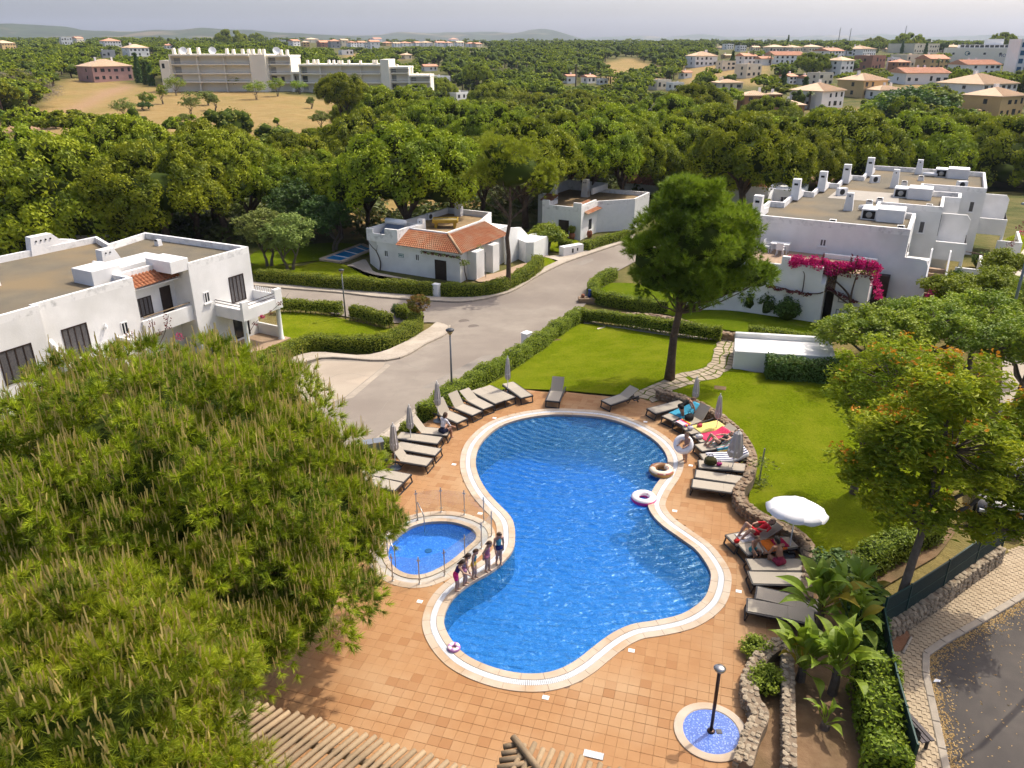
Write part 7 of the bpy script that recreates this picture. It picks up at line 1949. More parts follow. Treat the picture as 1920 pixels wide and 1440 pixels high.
M['wood_core'] = flat('inner foliage',(.07,.10,.012),.95,0,.1)  # dark filling colour stands in for shade within the tree crowns
MIDV = [low_tree(600,'pine',90,34,(.62,.30)),low_tree(601,'pine',90,34,(.62,.30)),low_tree(602,'pine',80,34,(.62,.30)),low_tree(603,'round',70,40,(.5,.28)),low_tree(604,'tall',70,40,(.5,.28)),low_tree(605,'round',80,40,(.5,.28))]
MIDM = [npmesh('woodland_tree',V,F,[M['pine_dark'] if i < 3 else M['forest'],M['pine_core'] if i < 3 else M['wood_core'],M['bark']],mi,True) for i,(V,F,mi) in enumerate(MIDV)]
FARV = [low_tree(610,'pine',34,8,(1.2,.6)),low_tree(611,'pine',30,8,(1.2,.6)),low_tree(612,'round',26,9,(1.0,.6)),low_tree(613,'tall',24,9,(1.0,.6))]
def woodland():
 r = np.random.default_rng(33); picks = []; grid = {}
 def blocked(u,v,vt,hw_,y):
  for (a,b,t,bt,hy) in RECTS:
   if y < hy and u + hw_ > a - 1 and u - hw_ < b + 1 and vt < t + (bt - t) * .75: return True
   if abs(y - hy) < 12 and a - 3 < u < b + 3: return True
  return False
 masks = [FIELD_PX] + DRY2[:2] + DRY2[3:6] + [[(1780,245),(1845,240),(1830,210),(1795,185),(1770,185),(1785,215)],[(1520,205),(1640,205),(1640,226),(1530,224)]]
 for _ in range(15000):
  v = 80 + 240 * r.random() ** 1.7; u = r.uniform(-70,1990)
  if any(inside(u,v,m) for m in masks): 
   continue
  p = ga(u,v); 
  if p.y < 112 or p.y > 2600: continue
  if u < 660 and v > 292: continue
  d = depth(p); kind = r.integers(0,3) if r.random() < (.62 if p.y < 500 else .45) else r.integers(3,6)
  w = r.uniform(6,10.5); h = r.uniform(5.0,8.5) if kind < 3 else r.uniform(4.5,9)
  hw_ = w / 2 / d * FPX; vt = to_px(p.x,p.y,p.z + h)[1]
  if vt < 74 and 300 < u < 1900 and r.random() < .8: continue
  gxk = int(u // 40)
  ok = True
  for g in (gxk - 2,gxk - 1,gxk,gxk + 1,gxk + 2):
   for (u2,y2,w2) in grid.get(g,()):
    dx = (u - u2) / FPX * d; dy = p.y - y2
    if dx * dx + dy * dy < ((w + w2) * .36) ** 2: ok = False; break
   if not ok: break
  if not ok or blocked(u,v,vt,hw_,p.y): continue
  picks.append((hw_,p,kind,w,h,r.uniform(0,6.28))); grid.setdefault(gxk,[]).append((u,p.y,w))
 picks.sort(key=lambda q: -q[0])
 LBL = ['umbrella pine in the wooded valley behind the houses','leafy tree in the wooded valley behind the houses']
 for (hw_,p,kind,w,h,a) in picks[:290]:
  o = link('woodland_pine' if kind < 3 else 'woodland_tree',MIDM[kind],None,p,a,(w / 10 if kind < 3 else w / 8.2,w / 10 if kind < 3 else w / 8.2,h / 8.6 if kind < 3 else h / 8.8))
  tag(o,LBL[0] if kind < 3 else LBL[1],'pine tree' if kind < 3 else 'tree','pines of the wooded valley' if kind < 3 else 'leafy trees of the wooded valley')
 Vs,Fs,Ms,b = [],[],[],0
 for (hw_,p,kind,w,h,a) in picks[290:]:
  k = (0,1,0,2,3,2)[kind]; V,F,mi = FARV[k]; s = w / 10 if k < 2 else w / 8.2; sz = h / 8.6; c,s_ = math.cos(a),math.sin(a)
  X = V[:,0] * s; Y = V[:,1] * s; Vs.append(np.column_stack([X * c - Y * s_ + p.x,X * s_ + Y * c + p.y,V[:,2] * sz + p.z])); Fs.append(F + b); Ms.append(mi if k > 1 else np.where(mi == 0,3,mi)); b += len(V)
 if Vs:
  o = link('distant_woodland',npmesh('distant_woodland',np.concatenate(Vs),np.concatenate(Fs),[M['forest'],M['wood_core'],M['bark'],M['pine_dark']],np.concatenate(Ms),True))
  tag(o,'far woodland covering the valley up to the village','woodland',kind='stuff')
 print('trees',len(picks))
woodland()
# trees of the dry field, cypresses, palms ---------------------------------------------------------
def field_tree(u,vb,wpx,vt,label,mat='olive',name='almond_tree',stems=2,leaf=(.34,.18)):
 p = ga(u,vb); d = depth(p); w = wpx * d / FPX; h = h_of(p,vt)
 bl_ = [((p.x,p.y,p.z + h * .66),(w * .36,w * .36,h * .24),26)] + [((p.x + math.cos(a) * w * .27,p.y + math.sin(a) * w * .27,p.z + h * (.5 + .08 * (i % 3))),(w * .22,w * .22,h * .16),9) for i,a in enumerate(np.arange(5) * 1.257 + u)]
 broadleaf(name,p,label,'tree',bl_,.13,int(u + vb),leaf,26,M[mat],group='scattered trees of the dry field',clump_r=w * .11,fork=.3,stems=stems)
for t in [(237,224,50,180,'forked almond tree beside the rubble heap in the dry field'),(278,204,34,170,'small almond tree left standing by the path','carob'),(307,194,24,154,'slender almond tree below the apartment end tower','carob'),(330,179,44,139,'round almond tree nearest the apartment block','carob'),(362,220,46,166,'tall bushy almond tree in the middle of the field'),(390,197,32,166,'almond tree with two crowns, upper one','olive'),(402,207,26,172,'almond tree with two crowns, lower one','olive'),
  (481,186,56,148,'dense evergreen oak in front of the apartment balconies','carob'),(520,180,38,142,'evergreen oak by the apartment stair tower','carob'),(446,170,46,138,'broad green tree hiding the apartment ground floor','carob'),(560,175,40,148,'tree in front of the lower apartment wing','carob'),(583,203,18,180,'tiny sapling near the field edge'),(602,243,42,203,'small leafy tree at the end of the ploughed strip'),(519,237,12,219,'little bush alone in the dry grass','carob'),
  (58,246,58,208,'bushy shrub tree at the sandy track','carob'),(105,240,40,216,'smaller bush beside the sandy track','carob'),(273,207,30,190,'dark low bush under the almond trees','shrub_dark'),(268,236,20,216,'dark thorn bush at the pine edge','shrub_dark'),(5,240,30,200,'shrub tree at the picture edge of the sandy track','carob'),(190,245,70,212,'dark pine sapling rising before the field','pine_dark'),(352,232,36,212,'scrubby bush among fallen branches','olive')]:
 field_tree(*t[:5],mat=t[5] if len(t) > 5 else 'olive')
p = ga(30,200); d = depth(p)
broadleaf('bare_tree',p,'large bare grey tree at the side of the sandy track','tree',[((p.x + dx,p.y,p.z + z),(rx,rx,rz),n) for dx,z,rx,rz,n in ((0,5.5,7,4,40),(7,3.8,6,2.8,26),(-6,4.5,5,3,22))],.3,5,(.8,.05),60,M['dry_shrub'],clump_r=1.6,fork=.2,stems=4)
def cypress(u,vb,wpx,vt,label):
 p = ga(u,vb); d = depth(p); w = wpx * d / FPX; h = h_of(p,vt); r = np.random.default_rng(int(u)); n = 420
 z = r.uniform(0,1,n); a = r.uniform(0,6.28,n); rad = w / 2 * np.minimum(1,(1 - z) * 1.6) * (.75 + .25 * r.random(n)); P = np.column_stack([np.cos(a) * rad,np.sin(a) * rad,z * h])
 N = np.column_stack([np.cos(a),np.sin(a),np.full(n,.3)]) + r.normal(scale=.3,size=(n,3)); N /= np.linalg.norm(N,axis=1)[:,None]; V,F = leaf_quads(P,N,1.5,.8,r)
 root = empty('cypress',p,0,label,'tree','dark cypresses on the hillside'); link('crown',npmesh('crown',V,F,M['shrub_dark']),root); MB().lathe([(w * .30,.1),(w * .38,h * .3),(w * .2,h * .7),(.05,h * .95)],8).build('trunk',M['dark_core'],root)
for t in [(262,155,14,100,'tall dark cypress behind the pink villa'),(276,158,12,116,'second cypress next to the pink villa fence'),(285,160,11,122,'cypress closest to the apartment end tower'),(1466,176,16,132,'lone tall cypress in the gardens of the hillside'),(1508,176,14,145,'cypress beside the white villa chimney'),(1476,92,5,66,'cypress on the ridge skyline'),(1690,100,6,76,'slim cypress under the slanting mast'),(1734,104,7,80,'slim cypress between the tan rows'),(1372,128,12,96,'dark cypress on the slope below the ridge')]:
 cypress(*t)
def palm(u,vb,vt,label):
 p = ga(u,vb); d = depth(p); h = h_of(p,vt); r = np.random.default_rng(int(u)); root = empty('palm_tree',p,0,label,'palm','palms among the houses')
 MB().tube([(0,0,-1),(.1,0,h * .5),(0,0,h * .85)],[.35,.28,.25],7).build('trunk',M['bark_grey'],root); V,F = [],[]
 for i in range(26):
  a = i * 2.4; el = r.uniform(-.3,1.2); Lf = h * .34 if h < 9 else 3.0
  for j in range(6):
   t0,t1 = j / 6,(j + 1) / 6; wv = .28
   def q(t,s): rr = Lf * t; return (math.cos(a) * rr * math.cos(el) - math.sin(a) * s,math.sin(a) * rr * math.cos(el) + math.cos(a) * s,h * .85 + rr * math.sin(el) - 1.3 * t * t * Lf * .5 + abs(s) * -.4)
   b = len(V); w0 = wv * math.sin(math.pi * (t0 * .85 + .15)); w1 = wv * math.sin(math.pi * min(1,t1 * .85 + .15)); V += [q(t0,-w0),q(t0,w0),q(t1,w1),q(t1,-w1)]; F.append((b,b + 1,b + 2,b + 3))
 link('crown',npmesh('crown',V,np.array(F),M['palm']),root)
for t in [(303,92,65,'tall lone palm on the skyline above the apartment block'),(148,132,105,'bushy palm beside the pink villa'),(160,126,92,'second bushy palm above the pink villa'),(1079,165,116,'palm standing between the two valley huts'),(1410,120,92,'palm before the white hillside house'),(1444,122,99,'small palm by the red roofed house'),(1515,205,168,'palm beside the white hip roofed villa'),(1757,132,108,'feathery palm by the yellow gabled house'),(1775,132,112,'lower palm by the yellow gabled house'),(1800,128,108,'palm in front of the hotel wall')]:
 palm(*t)
# big dark evergreen by the curving road, lone pine on the plot
for i,(u,vb,wpx,vt,lb) in enumerate([(1700,236,150,166,'huge dark evergreen tree beside the curving hillside road'),(1650,236,75,180,'grey green tree joined to the huge dark evergreen')]):
 p = ga(u,vb); d = depth(p); w = wpx * d / FPX; h = h_of(p,vt)
 broadleaf('evergreen_oak',p,lb,'tree',[((p.x,p.y,p.z + h * .55),(w * .42,w * .3,h * .40),90)] + [((p.x + s * w * .28,p.y - 1,p.z + h * .42),(w * .24,w * .2,h * .34),40) for s in (-1,1)],.4,700 + i,(.9,.5),30,M['shrub_dark'] if i == 0 else M['carob'],clump_r=1.7,fork=.2)
pine_px(1796,186,44,130,'lone umbrella pine on the dry plot by the white villa',3)
pine_px(1520,140,62,104,'dark double umbrella pine in the hillside gardens',1); pine_px(1555,128,40,103,'small umbrella pine beside the three storey house',2); pine_px(1875,100,50,62,'dark umbrella pine behind the hotel roof',4); pine_px(1700,98,60,74,'umbrella pine clump on the ridge by the slanting mast',2); pine_px(1640,94,40,74,'flat umbrella pine on the ridge',0); pine_px(435,92,60,66,'dark dome pine behind the apartment roof',1); pine_px(482,84,28,62,'small umbrella pine on the skyline behind the apartments',0)
# ------------------------------------------------------------ haze
def haze():
 m,nt,out = new_mat('thin air'); v = nd(nt,'ShaderNodeVolumePrincipled'); v.inputs['Color'].default_value = (.72,.82,1.0,1); v.inputs['Density'].default_value = 0.8e-4; v.inputs['Anisotropy'].default_value = .2
 nt.links.new(v.outputs[0],out.inputs['Volume'])
 o = MB().box(-11000,11000,-60,9300,-14,260).build('haze',m)
 tag(o,'thin bluish air over the whole valley','haze',kind='stuff')
haze()
# ------------------------------------------------------------ sun loungers
def lounger_proto(back):
 """foot end at x=0, head at x=1.9; back = angle of the raised backrest"""
 root = empty('sun_lounger',(0,0,0)); fm = M['lounger_frame']; hx,zt = 1.18,.36
 ca,sa = math.cos(back),math.sin(back); bl = .74
 MB().box(.02,hx,-.30,.30,zt - .012,zt + .012).build('seat_sling',M['sling'],root)
 q = MB(); i0 = len(q.v); q.box(0,bl,-.30,.30,-.012,.012); q.rot(i0,Matrix.Translation((hx + .005,0,zt)) @ Matrix.Rotation(-back,4,'Y')); q.build('back_sling',M['sling'],root)
 for s in (-1,1):
  m = MB().box(0,1.85,s * .335 - .03,s * .335 + .03,zt - .075,zt - .005); m.build('side_rail',fm,root)
  MB().tube([(.06,s * .33,zt - .05),(-.03,s * .32,.02),(.0,s * .32,.012)],.030,6).build('front_leg',fm,root)
  MB().tube([(1.42,s * .33,zt - .05),(1.58,s * .33,.16),(1.78,s * .33,.14),(1.84,s * .33,.015)],.030,6).build('rear_leg',fm,root)
  MB().tube([(1.0,s * .33,zt - .05),(1.15,s * .33,.13),(1.32,s * .33,zt - .06)],.022,6).build('arc_brace',fm,root)
 MB().tube([(-.03,-.33,.03),(-.03,.33,.03)],.028,6).build('foot_bar',fm,root); MB().box(-.03,.03,-.33,.33,zt - .06,zt + .005).build('front_bar',fm,root)
 if back > .1:
  MB().tube([(hx + bl * .6 * ca,-.24,zt + bl * .6 * sa - .03),(hx + bl * .55,-.24,zt - .05)],.015,6).build('back_strut',fm,root)
 return root
LPROTO = {k: lounger_proto(a) for k,a in (('flat',.0),('half',.45),('up',.95))}
for o in LPROTO.values(): note_kids(o)
LUSED = {}
LS = [(764,897,700,884,'flat','empty flat lounger by the paddling pool, farther from the pine'),(748,913,690,900,'flat','empty flat lounger half hidden by the pine beside the paddling pool'),(806,867,764,860,'up','lounger with raised back beside the umbrella base and flower pot'),(822,848,765,838,'flat','flat lounger between the pot umbrella and its raised neighbour'),(825,826,763,818,'flat','flat lounger next to the seated man in white'),
 (842,811,808,808,'up','raised lounger under the man in the white shirt'),(867,789,842,778,'up','raised lounger just behind the seated man in white'),(895,775,870,765,'up','raised lounger third from the man in white along the hedge'),(916,764,894,753,'half','half raised lounger fourth along the road hedge'),(938,754,903,736,'flat','flat sunlit lounger with a thin umbrella shadow on it'),(957,748,922,731,'flat','flat sunlit lounger beside the thin closed umbrella'),(988,744,963,726,'flat','flat shaded lounger at the lawn edge behind the pool top'),
 (1036,752,1044,733,'up','raised shaded lounger facing the pool top'),(1136,755,1166,745,'half','half raised shaded lounger nearest the flagstone path'),(1221,771,1273,757,'flat','flat empty lounger at the end of the curved wall'),(1251,785,1302,764,'half','lounger with a blue towel and a bending bather'),(1272,797,1306,786,'up','raised lounger with colourful towels on its foot'),(1288,809,1345,797,'flat','lounger covered by a yellow towel'),(1306,824,1352,815,'half','lounger covered by a pink towel'),
 (1309,840,1358,832,'half','lounger under the lying sunbather and striped towel'),(1316,858,1366,856,'half','lounger with a navy striped towel'),(1310,870,1386,876,'flat','flat lounger carrying a dark bag'),(1304,888,1380,899,'flat','empty flat lounger below the bag lounger'),(1298,906,1378,917,'flat','empty flat lounger lowest of the upper group by the wall'),
 (1370,1013,1436,1000,'half','lounger under the person in red'),(1393,1031,1462,1020,'flat','lounger with the seated child and orange towel'),(1404,1059,1497,1059,'flat','lounger on which the bare backed man sits'),(1407,1083,1499,1085,'flat','empty lounger below the bare backed man'),(1418,1111,1493,1128,'flat','empty lounger second from the big leaved plants'),(1401,1134,1486,1150,'flat','empty lounger touching the big leaved plants'),
 (545,1072,480,1060,'flat','lounger glimpsed under the big pine'),(540,1040,480,1028,'flat','second lounger glimpsed under the big pine beside a folded umbrella')]
LOBJ = []
for (u,v,u2,v2,k,lb) in LS:
 a = at(u,v,.36); b = at(u2,v2,.36); rz = math.atan2(b.y - a.y,b.x - a.x)
 if k not in LUSED: o = LPROTO[k]; LUSED[k] = 1
 else: o = copy_tree(LPROTO[k])
 o.location = (a.x,a.y,.002); o.rotation_euler = (0,0,rz); tag(o,lb,'sun lounger','sun loungers round the pool'); LOBJ.append(o)
bpy.context.view_layer.update()
# towels: cloth laid over a lounger, edges hanging --------------------------------------------------
def stripes(name,cols,scale,axis=0):
 m,nt,out = new_mat(name); mp = nt.nodes.new('ShaderNodeTexCoord'); sx = nd(nt,'ShaderNodeSeparateXYZ'); nt.links.new(mp.outputs['Object'],sx.inputs[0])
 mu = nd(nt,'ShaderNodeMath',operation='MULTIPLY',i_1=scale); nt.links.new(sx.outputs[axis],mu.inputs[0]); fr = nd(nt,'ShaderNodeMath',operation='FRACT'); nt.links.new(mu.outputs[0],fr.inputs[0])
 rp = nt.nodes.new('ShaderNodeValToRGB'); rp.color_ramp.interpolation = 'CONSTANT'; e = rp.color_ramp.elements
 while len(e) < len(cols): e.new(.5)
 for i,c in enumerate(cols): e[i].position = i / len(cols); e[i].color = c4(c)
 nt.links.new(fr.outputs[0],rp.inputs[0]); b = nd(nt,'ShaderNodeBsdfPrincipled',i_Roughness=.95); nt.links.new(rp.outputs[0],b.inputs['Base Color']); nt.links.new(b.outputs[0],out.inputs[0]); return m
def towel(li,x0,x1,mat,label,back=0.0,w=.36,hang=.12,seed=0,zadd=0.0,name='towel'):
 L = LOBJ[li]; r = np.random.default_rng(seed); nx,ny = 16,9; V = []
 hx,zt = 1.185,.376
 for i in range(nx + 1):
  x = x0 + (x1 - x0) * i / nx
  for j in range(ny + 1):
   t = -1 + 2 * j / ny; y = t * (w + hang); z = 0
   if abs(y) > w: z = -(abs(y) - w) * 1.5; y = math.copysign(w + (abs(y) - w) * .3,y)
   bz = max(0,x - hx) * math.tan(back) if back < 1.2 else 0; xx = hx + (x - hx) * math.cos(back) if x > hx else x; zz = (x - hx) * math.sin(back) if x > hx else 0
   V.append((xx,y,zt + zz + z + .012 + r.uniform(0,.018) + zadd))
 F = [(i * (ny + 1) + j,(i + 1) * (ny + 1) + j,(i + 1) * (ny + 1) + j + 1,i * (ny + 1) + j + 1) for i in range(nx) for j in range(ny)]
 me = npmesh(name,V,np.array(F),mat,smooth=True); o = link(name,me,None,L.location.copy(),L.rotation_euler.z); tag(o,label,'towel'); 
 md = o.modifiers.new('thickness','SOLIDIFY'); md.thickness = .012; return o
cl = lambda n,c: pm(n,c,tuple(x * .85 for x in c),12,.95,.4,60)
towel(15,.5,1.9,cl('blue towel',(.07,.42,.62)),'turquoise towel on the lounger of the bending bather',.45,seed=1)
towel(17,.45,1.85,cl('yellow towel',(.80,.66,.20)),'yellow towel spread on a flat lounger',0,.36,.3,seed=2)
towel(18,.25,1.6,cl('pink towel',(.75,.05,.13)),'bright pink towel behind the lying sunbather',.45,.36,.1,seed=3)
towel(19,.7,1.88,stripes('rainbow stripes',[(.75,.72,.66),(.05,.35,.5),(.70,.50,.08),(.05,.35,.5),(.75,.72,.66),(.6,.12,.08)],4,1),'multicoloured striped towel under the sunbather',.45,.36,.26,seed=4)
towel(20,.25,1.9,stripes('navy stripes',[(.03,.04,.16),(.74,.73,.72)],6,1),'navy and white striped towel on a lounger',.45,.36,.1,seed=5)
towel(25,.75,1.5,cl('orange towel',(.80,.20,.02)),'orange towel beside the seated child',0,.33,.05,seed=6); towel(25,1.15,1.6,cl('crimson cloth',(.55,.01,.08)),'crimson cloth crumpled at the head of the orange towel',0,.26,.02,seed=7,zadd=.03)
towel(16,.1,.5,stripes('bright beach towel',[(.75,.03,.03),(.80,.60,.03),(.05,.15,.6),(.75,.03,.03)],5,0),'red yellow and blue towel heap',0,.3,.05,seed=8,zadd=.03); towel(16,.02,.28,cl('pale pink cloth',(.75,.55,.58)),'pale pink cloth on a lounger foot',0,.24,.02,seed=9,zadd=.05)
towel(24,.3,.8,cl('white towel',(.72,.70,.70)),'white towel under the person in red',0,.25,.02,seed=10)
def bag(li,x,y,s,c,label,name='bag'):
 L = LOBJ[li]; p = L.matrix_world @ Vector((x,y,.39)); r = np.random.default_rng(int(x * 100)); b_ = empty(name,p,L.rotation_euler.z,label,'bag')
 v,f = ico(2); V = np.sign(v) * np.abs(v) ** .7 * np.array((.24,.16,.15)) * s * (1 + r.uniform(-.08,.08,(len(v),1))) + np.array((0,0,.14 * s)); link('bag_body',npmesh('bag_body',V,f,cl(name + ' cloth',c),smooth=True),b_)
 MB().tube([(-.12 * s,0,.26 * s),(-.06 * s,.02,.4 * s),(.06 * s,.02,.4 * s),(.12 * s,0,.26 * s)],.014,6).build('strap',cl('strap',tuple(q * .7 for q in c)),b_)
bag(21,.45,0,1.1,(.07,.065,.02),'dark olive bag on a flat lounger','beach_bag'); bag(21,.8,-.05,.5,(.60,.05,.25),'small magenta pouch next to the olive bag','pouch'); bag(16,.75,.1,1.0,(.025,.025,.028),'black bag the bending bather reaches into','beach_bag')
bag(17,.2,.05,.6,(.65,.62,.68),'crumpled pale bundle at the foot of the yellow towel','bundle'); bag(17,.75,.12,.55,(.65,.10,.14),'small red and white pouch lying on the yellow towel','pouch'); bag(18,.12,.0,.7,(.74,.72,.72),'white bundle at the foot of the pink towel','bundle'); bag(24,.1,-.2,.45,(.65,.02,.02),'red slippers bag at the foot of the person in red','pouch')
# ------------------------------------------------------------ closed umbrellas
def closed_umbrella(u,v,label,h=2.05,base=True,lean=0.0,fat=1.0):
 p = at(u,v,0); r_ = empty('closed_umbrella',(p.x,p.y,0),u % 3,label,'umbrella','closed umbrellas between the loungers')
 if base: MB().lathe([(.24,0),(.24,.05),(.20,.07),(.05,.08),(.035,.3)],18).build('base',flat('concrete foot',(.30,.33,.36),.8),r_,True)
 MB().tube([(0,0,.02),(lean * .3,0,h + .06)],.019,8).build('pole',M['white_paint'],r_)
 V,F = [],[]; n = 16; prof = [(.10,.42),(.15,.47),(.15,.60),(.12,.78),(.085,.95),(.015,1.0)]
 for R_,t in prof:
  for k in range(n):
   a = 2 * math.pi * k / n; rr = R_ * fat * (1 + (.30 if k % 2 else -.22) * (1 - t * .6)); V.append((math.cos(a) * rr + lean * .3 * t,math.sin(a) * rr,h * t))
 for i in range(len(prof) - 1):
  for k in range(n): F.append((i * n + k,i * n + (k + 1) % n,(i + 1) * n + (k + 1) % n,(i + 1) * n + k))
 me = MB().add(V,F).build('folded_canopy',M['canvas'],r_)
 MB().lathe([(.14 * fat,h * .55),(.145 * fat,h * .57),(.13 * fat,h * .60)],12,caps=False).build('tie_band',M['canvas_white'],r_)
for u,v,lb,h,b,f in [(952,741,'thin closed umbrella at the lawn edge behind the flat loungers',2.05,1,.8),(822,790,'closed umbrella behind the man in the white shirt',2.0,1,.9),(771,834,'closed umbrella between hedge and flat loungers',1.9,0,.9),(742,878,'closed umbrella on a round base beside the flower pot',2.05,1,1.05),(1301,771,'closed umbrella beside the blue towel',1.75,0,.9),(1342,816,'closed umbrella rising from the yellow towel lounger',2.0,0,.85),(1371,890,'slightly spread umbrella leaning by the dark bag lounger',2.0,0,1.7),(527,1052,'closed umbrella seen through the big pine',2.0,1,1.2)]:
 closed_umbrella(u,v,lb,h,b,.25 if f > 1.5 else 0,f)
# open parasol
p = at(1478,1040,0)
ou = empty('open_parasol',(p.x,p.y,0),.2,'open white parasol with scalloped edge shading the lower loungers','umbrella')
MB().tube([(0,0,0),(0,0,2.05)],.022,8).build('pole',M['white_paint'],ou); MB().lathe([(.24,0),(.24,.06),(.05,.08)],16).build('base',flat('parasol foot',(.35,.35,.36),.8),ou)
n = 10; R0 = 1.02; Q = Matrix.Rotation(math.radians(-7),4,'X') @ Matrix.Rotation(math.radians(6),4,'Y')
for k in range(n):
 V,F = [],[]; a0,a1 = 2 * math.pi * k / n,2 * math.pi * (k + 1) / n; nr,na = 6,5
 for i in range(nr + 1):
  t = i / nr
  for j in range(na + 1):
   s = j / na; a = a0 + (a1 - a0) * s; sag = math.sin(math.pi * s)
   rr = R0 * t * (1 - .05 * sag * t); V.append(Q @ Vector((math.cos(a) * rr,math.sin(a) * rr,2.12 - .42 * t ** 1.5 - .035 * sag * t)))
 for i in range(nr):
  for j in range(na): F.append((i * (na + 1) + j,(i + 1) * (na + 1) + j,(i + 1) * (na + 1) + j + 1,i * (na + 1) + j + 1))
 b = len(V)
 for j in range(na + 1):
  s = j / na; V.append(Vector(V[nr * (na + 1) + j]) + Vector((0,0,-.10 - .05 * math.sin(math.pi * s))))
 for j in range(na): F.append((nr * (na + 1) + j,b + j,b + j + 1,nr * (na + 1) + j + 1))
 o = MB().add(V,F).build('canopy_panel',M['canvas_white'],ou,True)
 e = Q @ Vector((math.cos(a0) * R0,math.sin(a0) * R0,1.685)); MB().tube([Q @ Vector((0,0,2.08)),e],.008,5).build('rib',M['steel'],ou)
# ------------------------------------------------------------ swim rings
def ring(p,R_,r_,mats,split,label,rot=None,name='swim_ring'):
 o = MB().torus(R_,r_,36,16,split=split).build(name,mats,None,True,loc=p)
 if rot: o.rotation_euler = rot
 tag(o,label,'swim ring'); return o
_rr = np.random.default_rng(9); spk = {(int(a),int(b)) for a,b in zip(_rr.integers(0,36,90),_rr.integers(1,7,90))}
ring(at(1240,882,.12),.36,.15,[flat('choc',(.30,.15,.06),.4),flat('cream icing',(.72,.60,.45),.4),flat('dough',(.62,.33,.09),.4),flat('sprinkle',(.6,.2,.2),.4)],lambda i,k: (3 if (i,k) in spk and k % 2 else (0 if 4 < i < 17 else 1)) if 1 <= k <= 7 else 2,'big doughnut swim ring with brown icing at the pool rim')
ring(at(1207,934,.02),.34,.15,[flat('white icing',(.78,.72,.70),.35),flat('pink vinyl',(.85,.05,.28),.35),flat('sprinkle pink',(.7,.3,.4),.4)],lambda i,k: (2 if (i,k) in spk and k % 3 == 0 else 0) if 1 <= k <= 7 else 1,'pink and white swim ring floating by the pool waist')
ring(at(851,1214,.06),.13,.065,[flat('lilac vinyl',(.55,.25,.55),.35),flat('pale vinyl',(.78,.60,.62),.35)],lambda i,k: 1 if 2 <= k <= 6 and i % 9 < 6 else 0,'small lilac swim ring on the pool edge')
# ------------------------------------------------------------ street lamps and other posts
def street_lamp(p,h,label,big=False):
 r_ = empty('street_lamp',p,0,label,'street lamp')
 MB().tube([(0,0,-.1),(0,0,h - .3)],[.06,.04],10).build('post',flat('lamp grey',(.20,.21,.22),.5,.3),r_,True)
 MB().lathe([(.04,h - .32),(.17,h - .10),(.17,h - .08)],16).build('lamp_glass',flat('amber glass',(.55,.40,.18),.3),r_,True)
 MB().lathe([(.17,h - .085),(.21,h - .07),(.20,h - .02),(.12,h + .02),(.001,h + .04)],18).build('lamp_cap',flat('lamp cap',(.05,.055,.065),.4),r_,True)
p = ga(848,750); street_lamp(p,h_of(p,617),'street lamp with round cap standing behind the pool hedge')
p = ga(648,595); street_lamp(p,h_of(p,505),'street lamp at the gap of the side road hedge')
p = ga(911,520); MB().tube([(0,0,-.1),(0,0,2.2)],.035,8).build('garden_pole',M['grey_metal'],None,loc=p); tag(COL.objects[-1],'thin grey pole at the tiled house corner','pole')
def tall_lamp(p,h,label,arm):
 r_ = empty('street_lamp',p,0,label,'street lamp'); g = flat('galvanised grey',(.28,.31,.35),.45,.3)
 MB().tube([(0,0,-.1),(0,0,h)],[.10,.06],10).build('post',g,r_,True); MB().tube([(0,0,h),(arm[0] * .5,arm[1] * .5,h + .2),(arm[0],arm[1],h + .25)],.035,8).build('arm',g,r_,True)
 MB().cbox(-.28,.28,-.12,.12,0,.1,.03).build('lamp_head',g,r_,loc=(arm[0],arm[1],h + .2),rz=math.atan2(arm[1],arm[0]))
tall_lamp(ga(1872,680),8.5,'tall grey lamp pole beside the sloping lawn',(-1.0,-.4)); tall_lamp((16.3,17.4,-.05),8.5,'tall lamp pole just beyond the street corner',(-1.0,-.4))
# bare stake with trailing plant on the lawn, flower pot
p = ga(1423,905); r_ = empty('plant_stake',p,0,'thin grey stake with a wilting plant on the lawn edge','stake'); MB().tube([(0,0,-.1),(.03,0,1.55)],.028,7).build('stake',M['grey_metal'],r_)
V,F = leaf_quads(np.random.default_rng(3).normal(scale=(.25,.2,.1),size=(70,3)) + np.array((0,0,.9)),unit(70,np.random.default_rng(4)),.16,.08,np.random.default_rng(5)); link('foliage',npmesh('foliage',V,F,M['olive']),r_); V,F = leaf_quads(np.random.default_rng(6).normal(scale=(.3,.3,.05),size=(80,3)) + np.array((-.1,-.1,.1)),unit(80,np.random.default_rng(7)),.16,.08,np.random.default_rng(8)); link('foliage',npmesh('foliage',V,F,M['olive']),r_)
p = at(717,874,0); r_ = empty('flower_pot',p,0,'black plastic flower pot on the deck beside the umbrella base','pot'); MB().lathe([(.15,0),(.21,.3),(.23,.31),(.23,.34),(.19,.34),(.19,.28),(.001,.28)],18).build('pot_body',flat('black plastic',(.02,.02,.022),.5),r_,True); link('foliage',SH['hedge'][1],r_,(0,0,.25),0,(.1,.1,.1))
p = ga(512,712); r_ = empty('waste_bin',p,.3,'green waste bin at the corner of the parking bay','bin'); gm_ = flat('green bin plastic',(.01,.22,.13),.5); MB().frustum(-.28,.28,-.28,.28,0,.85,-.04,-.04).build('bin_body',gm_,r_); MB().cbox(-.34,.34,-.34,.34,.85,.92,.03).build('lid',gm_,r_)
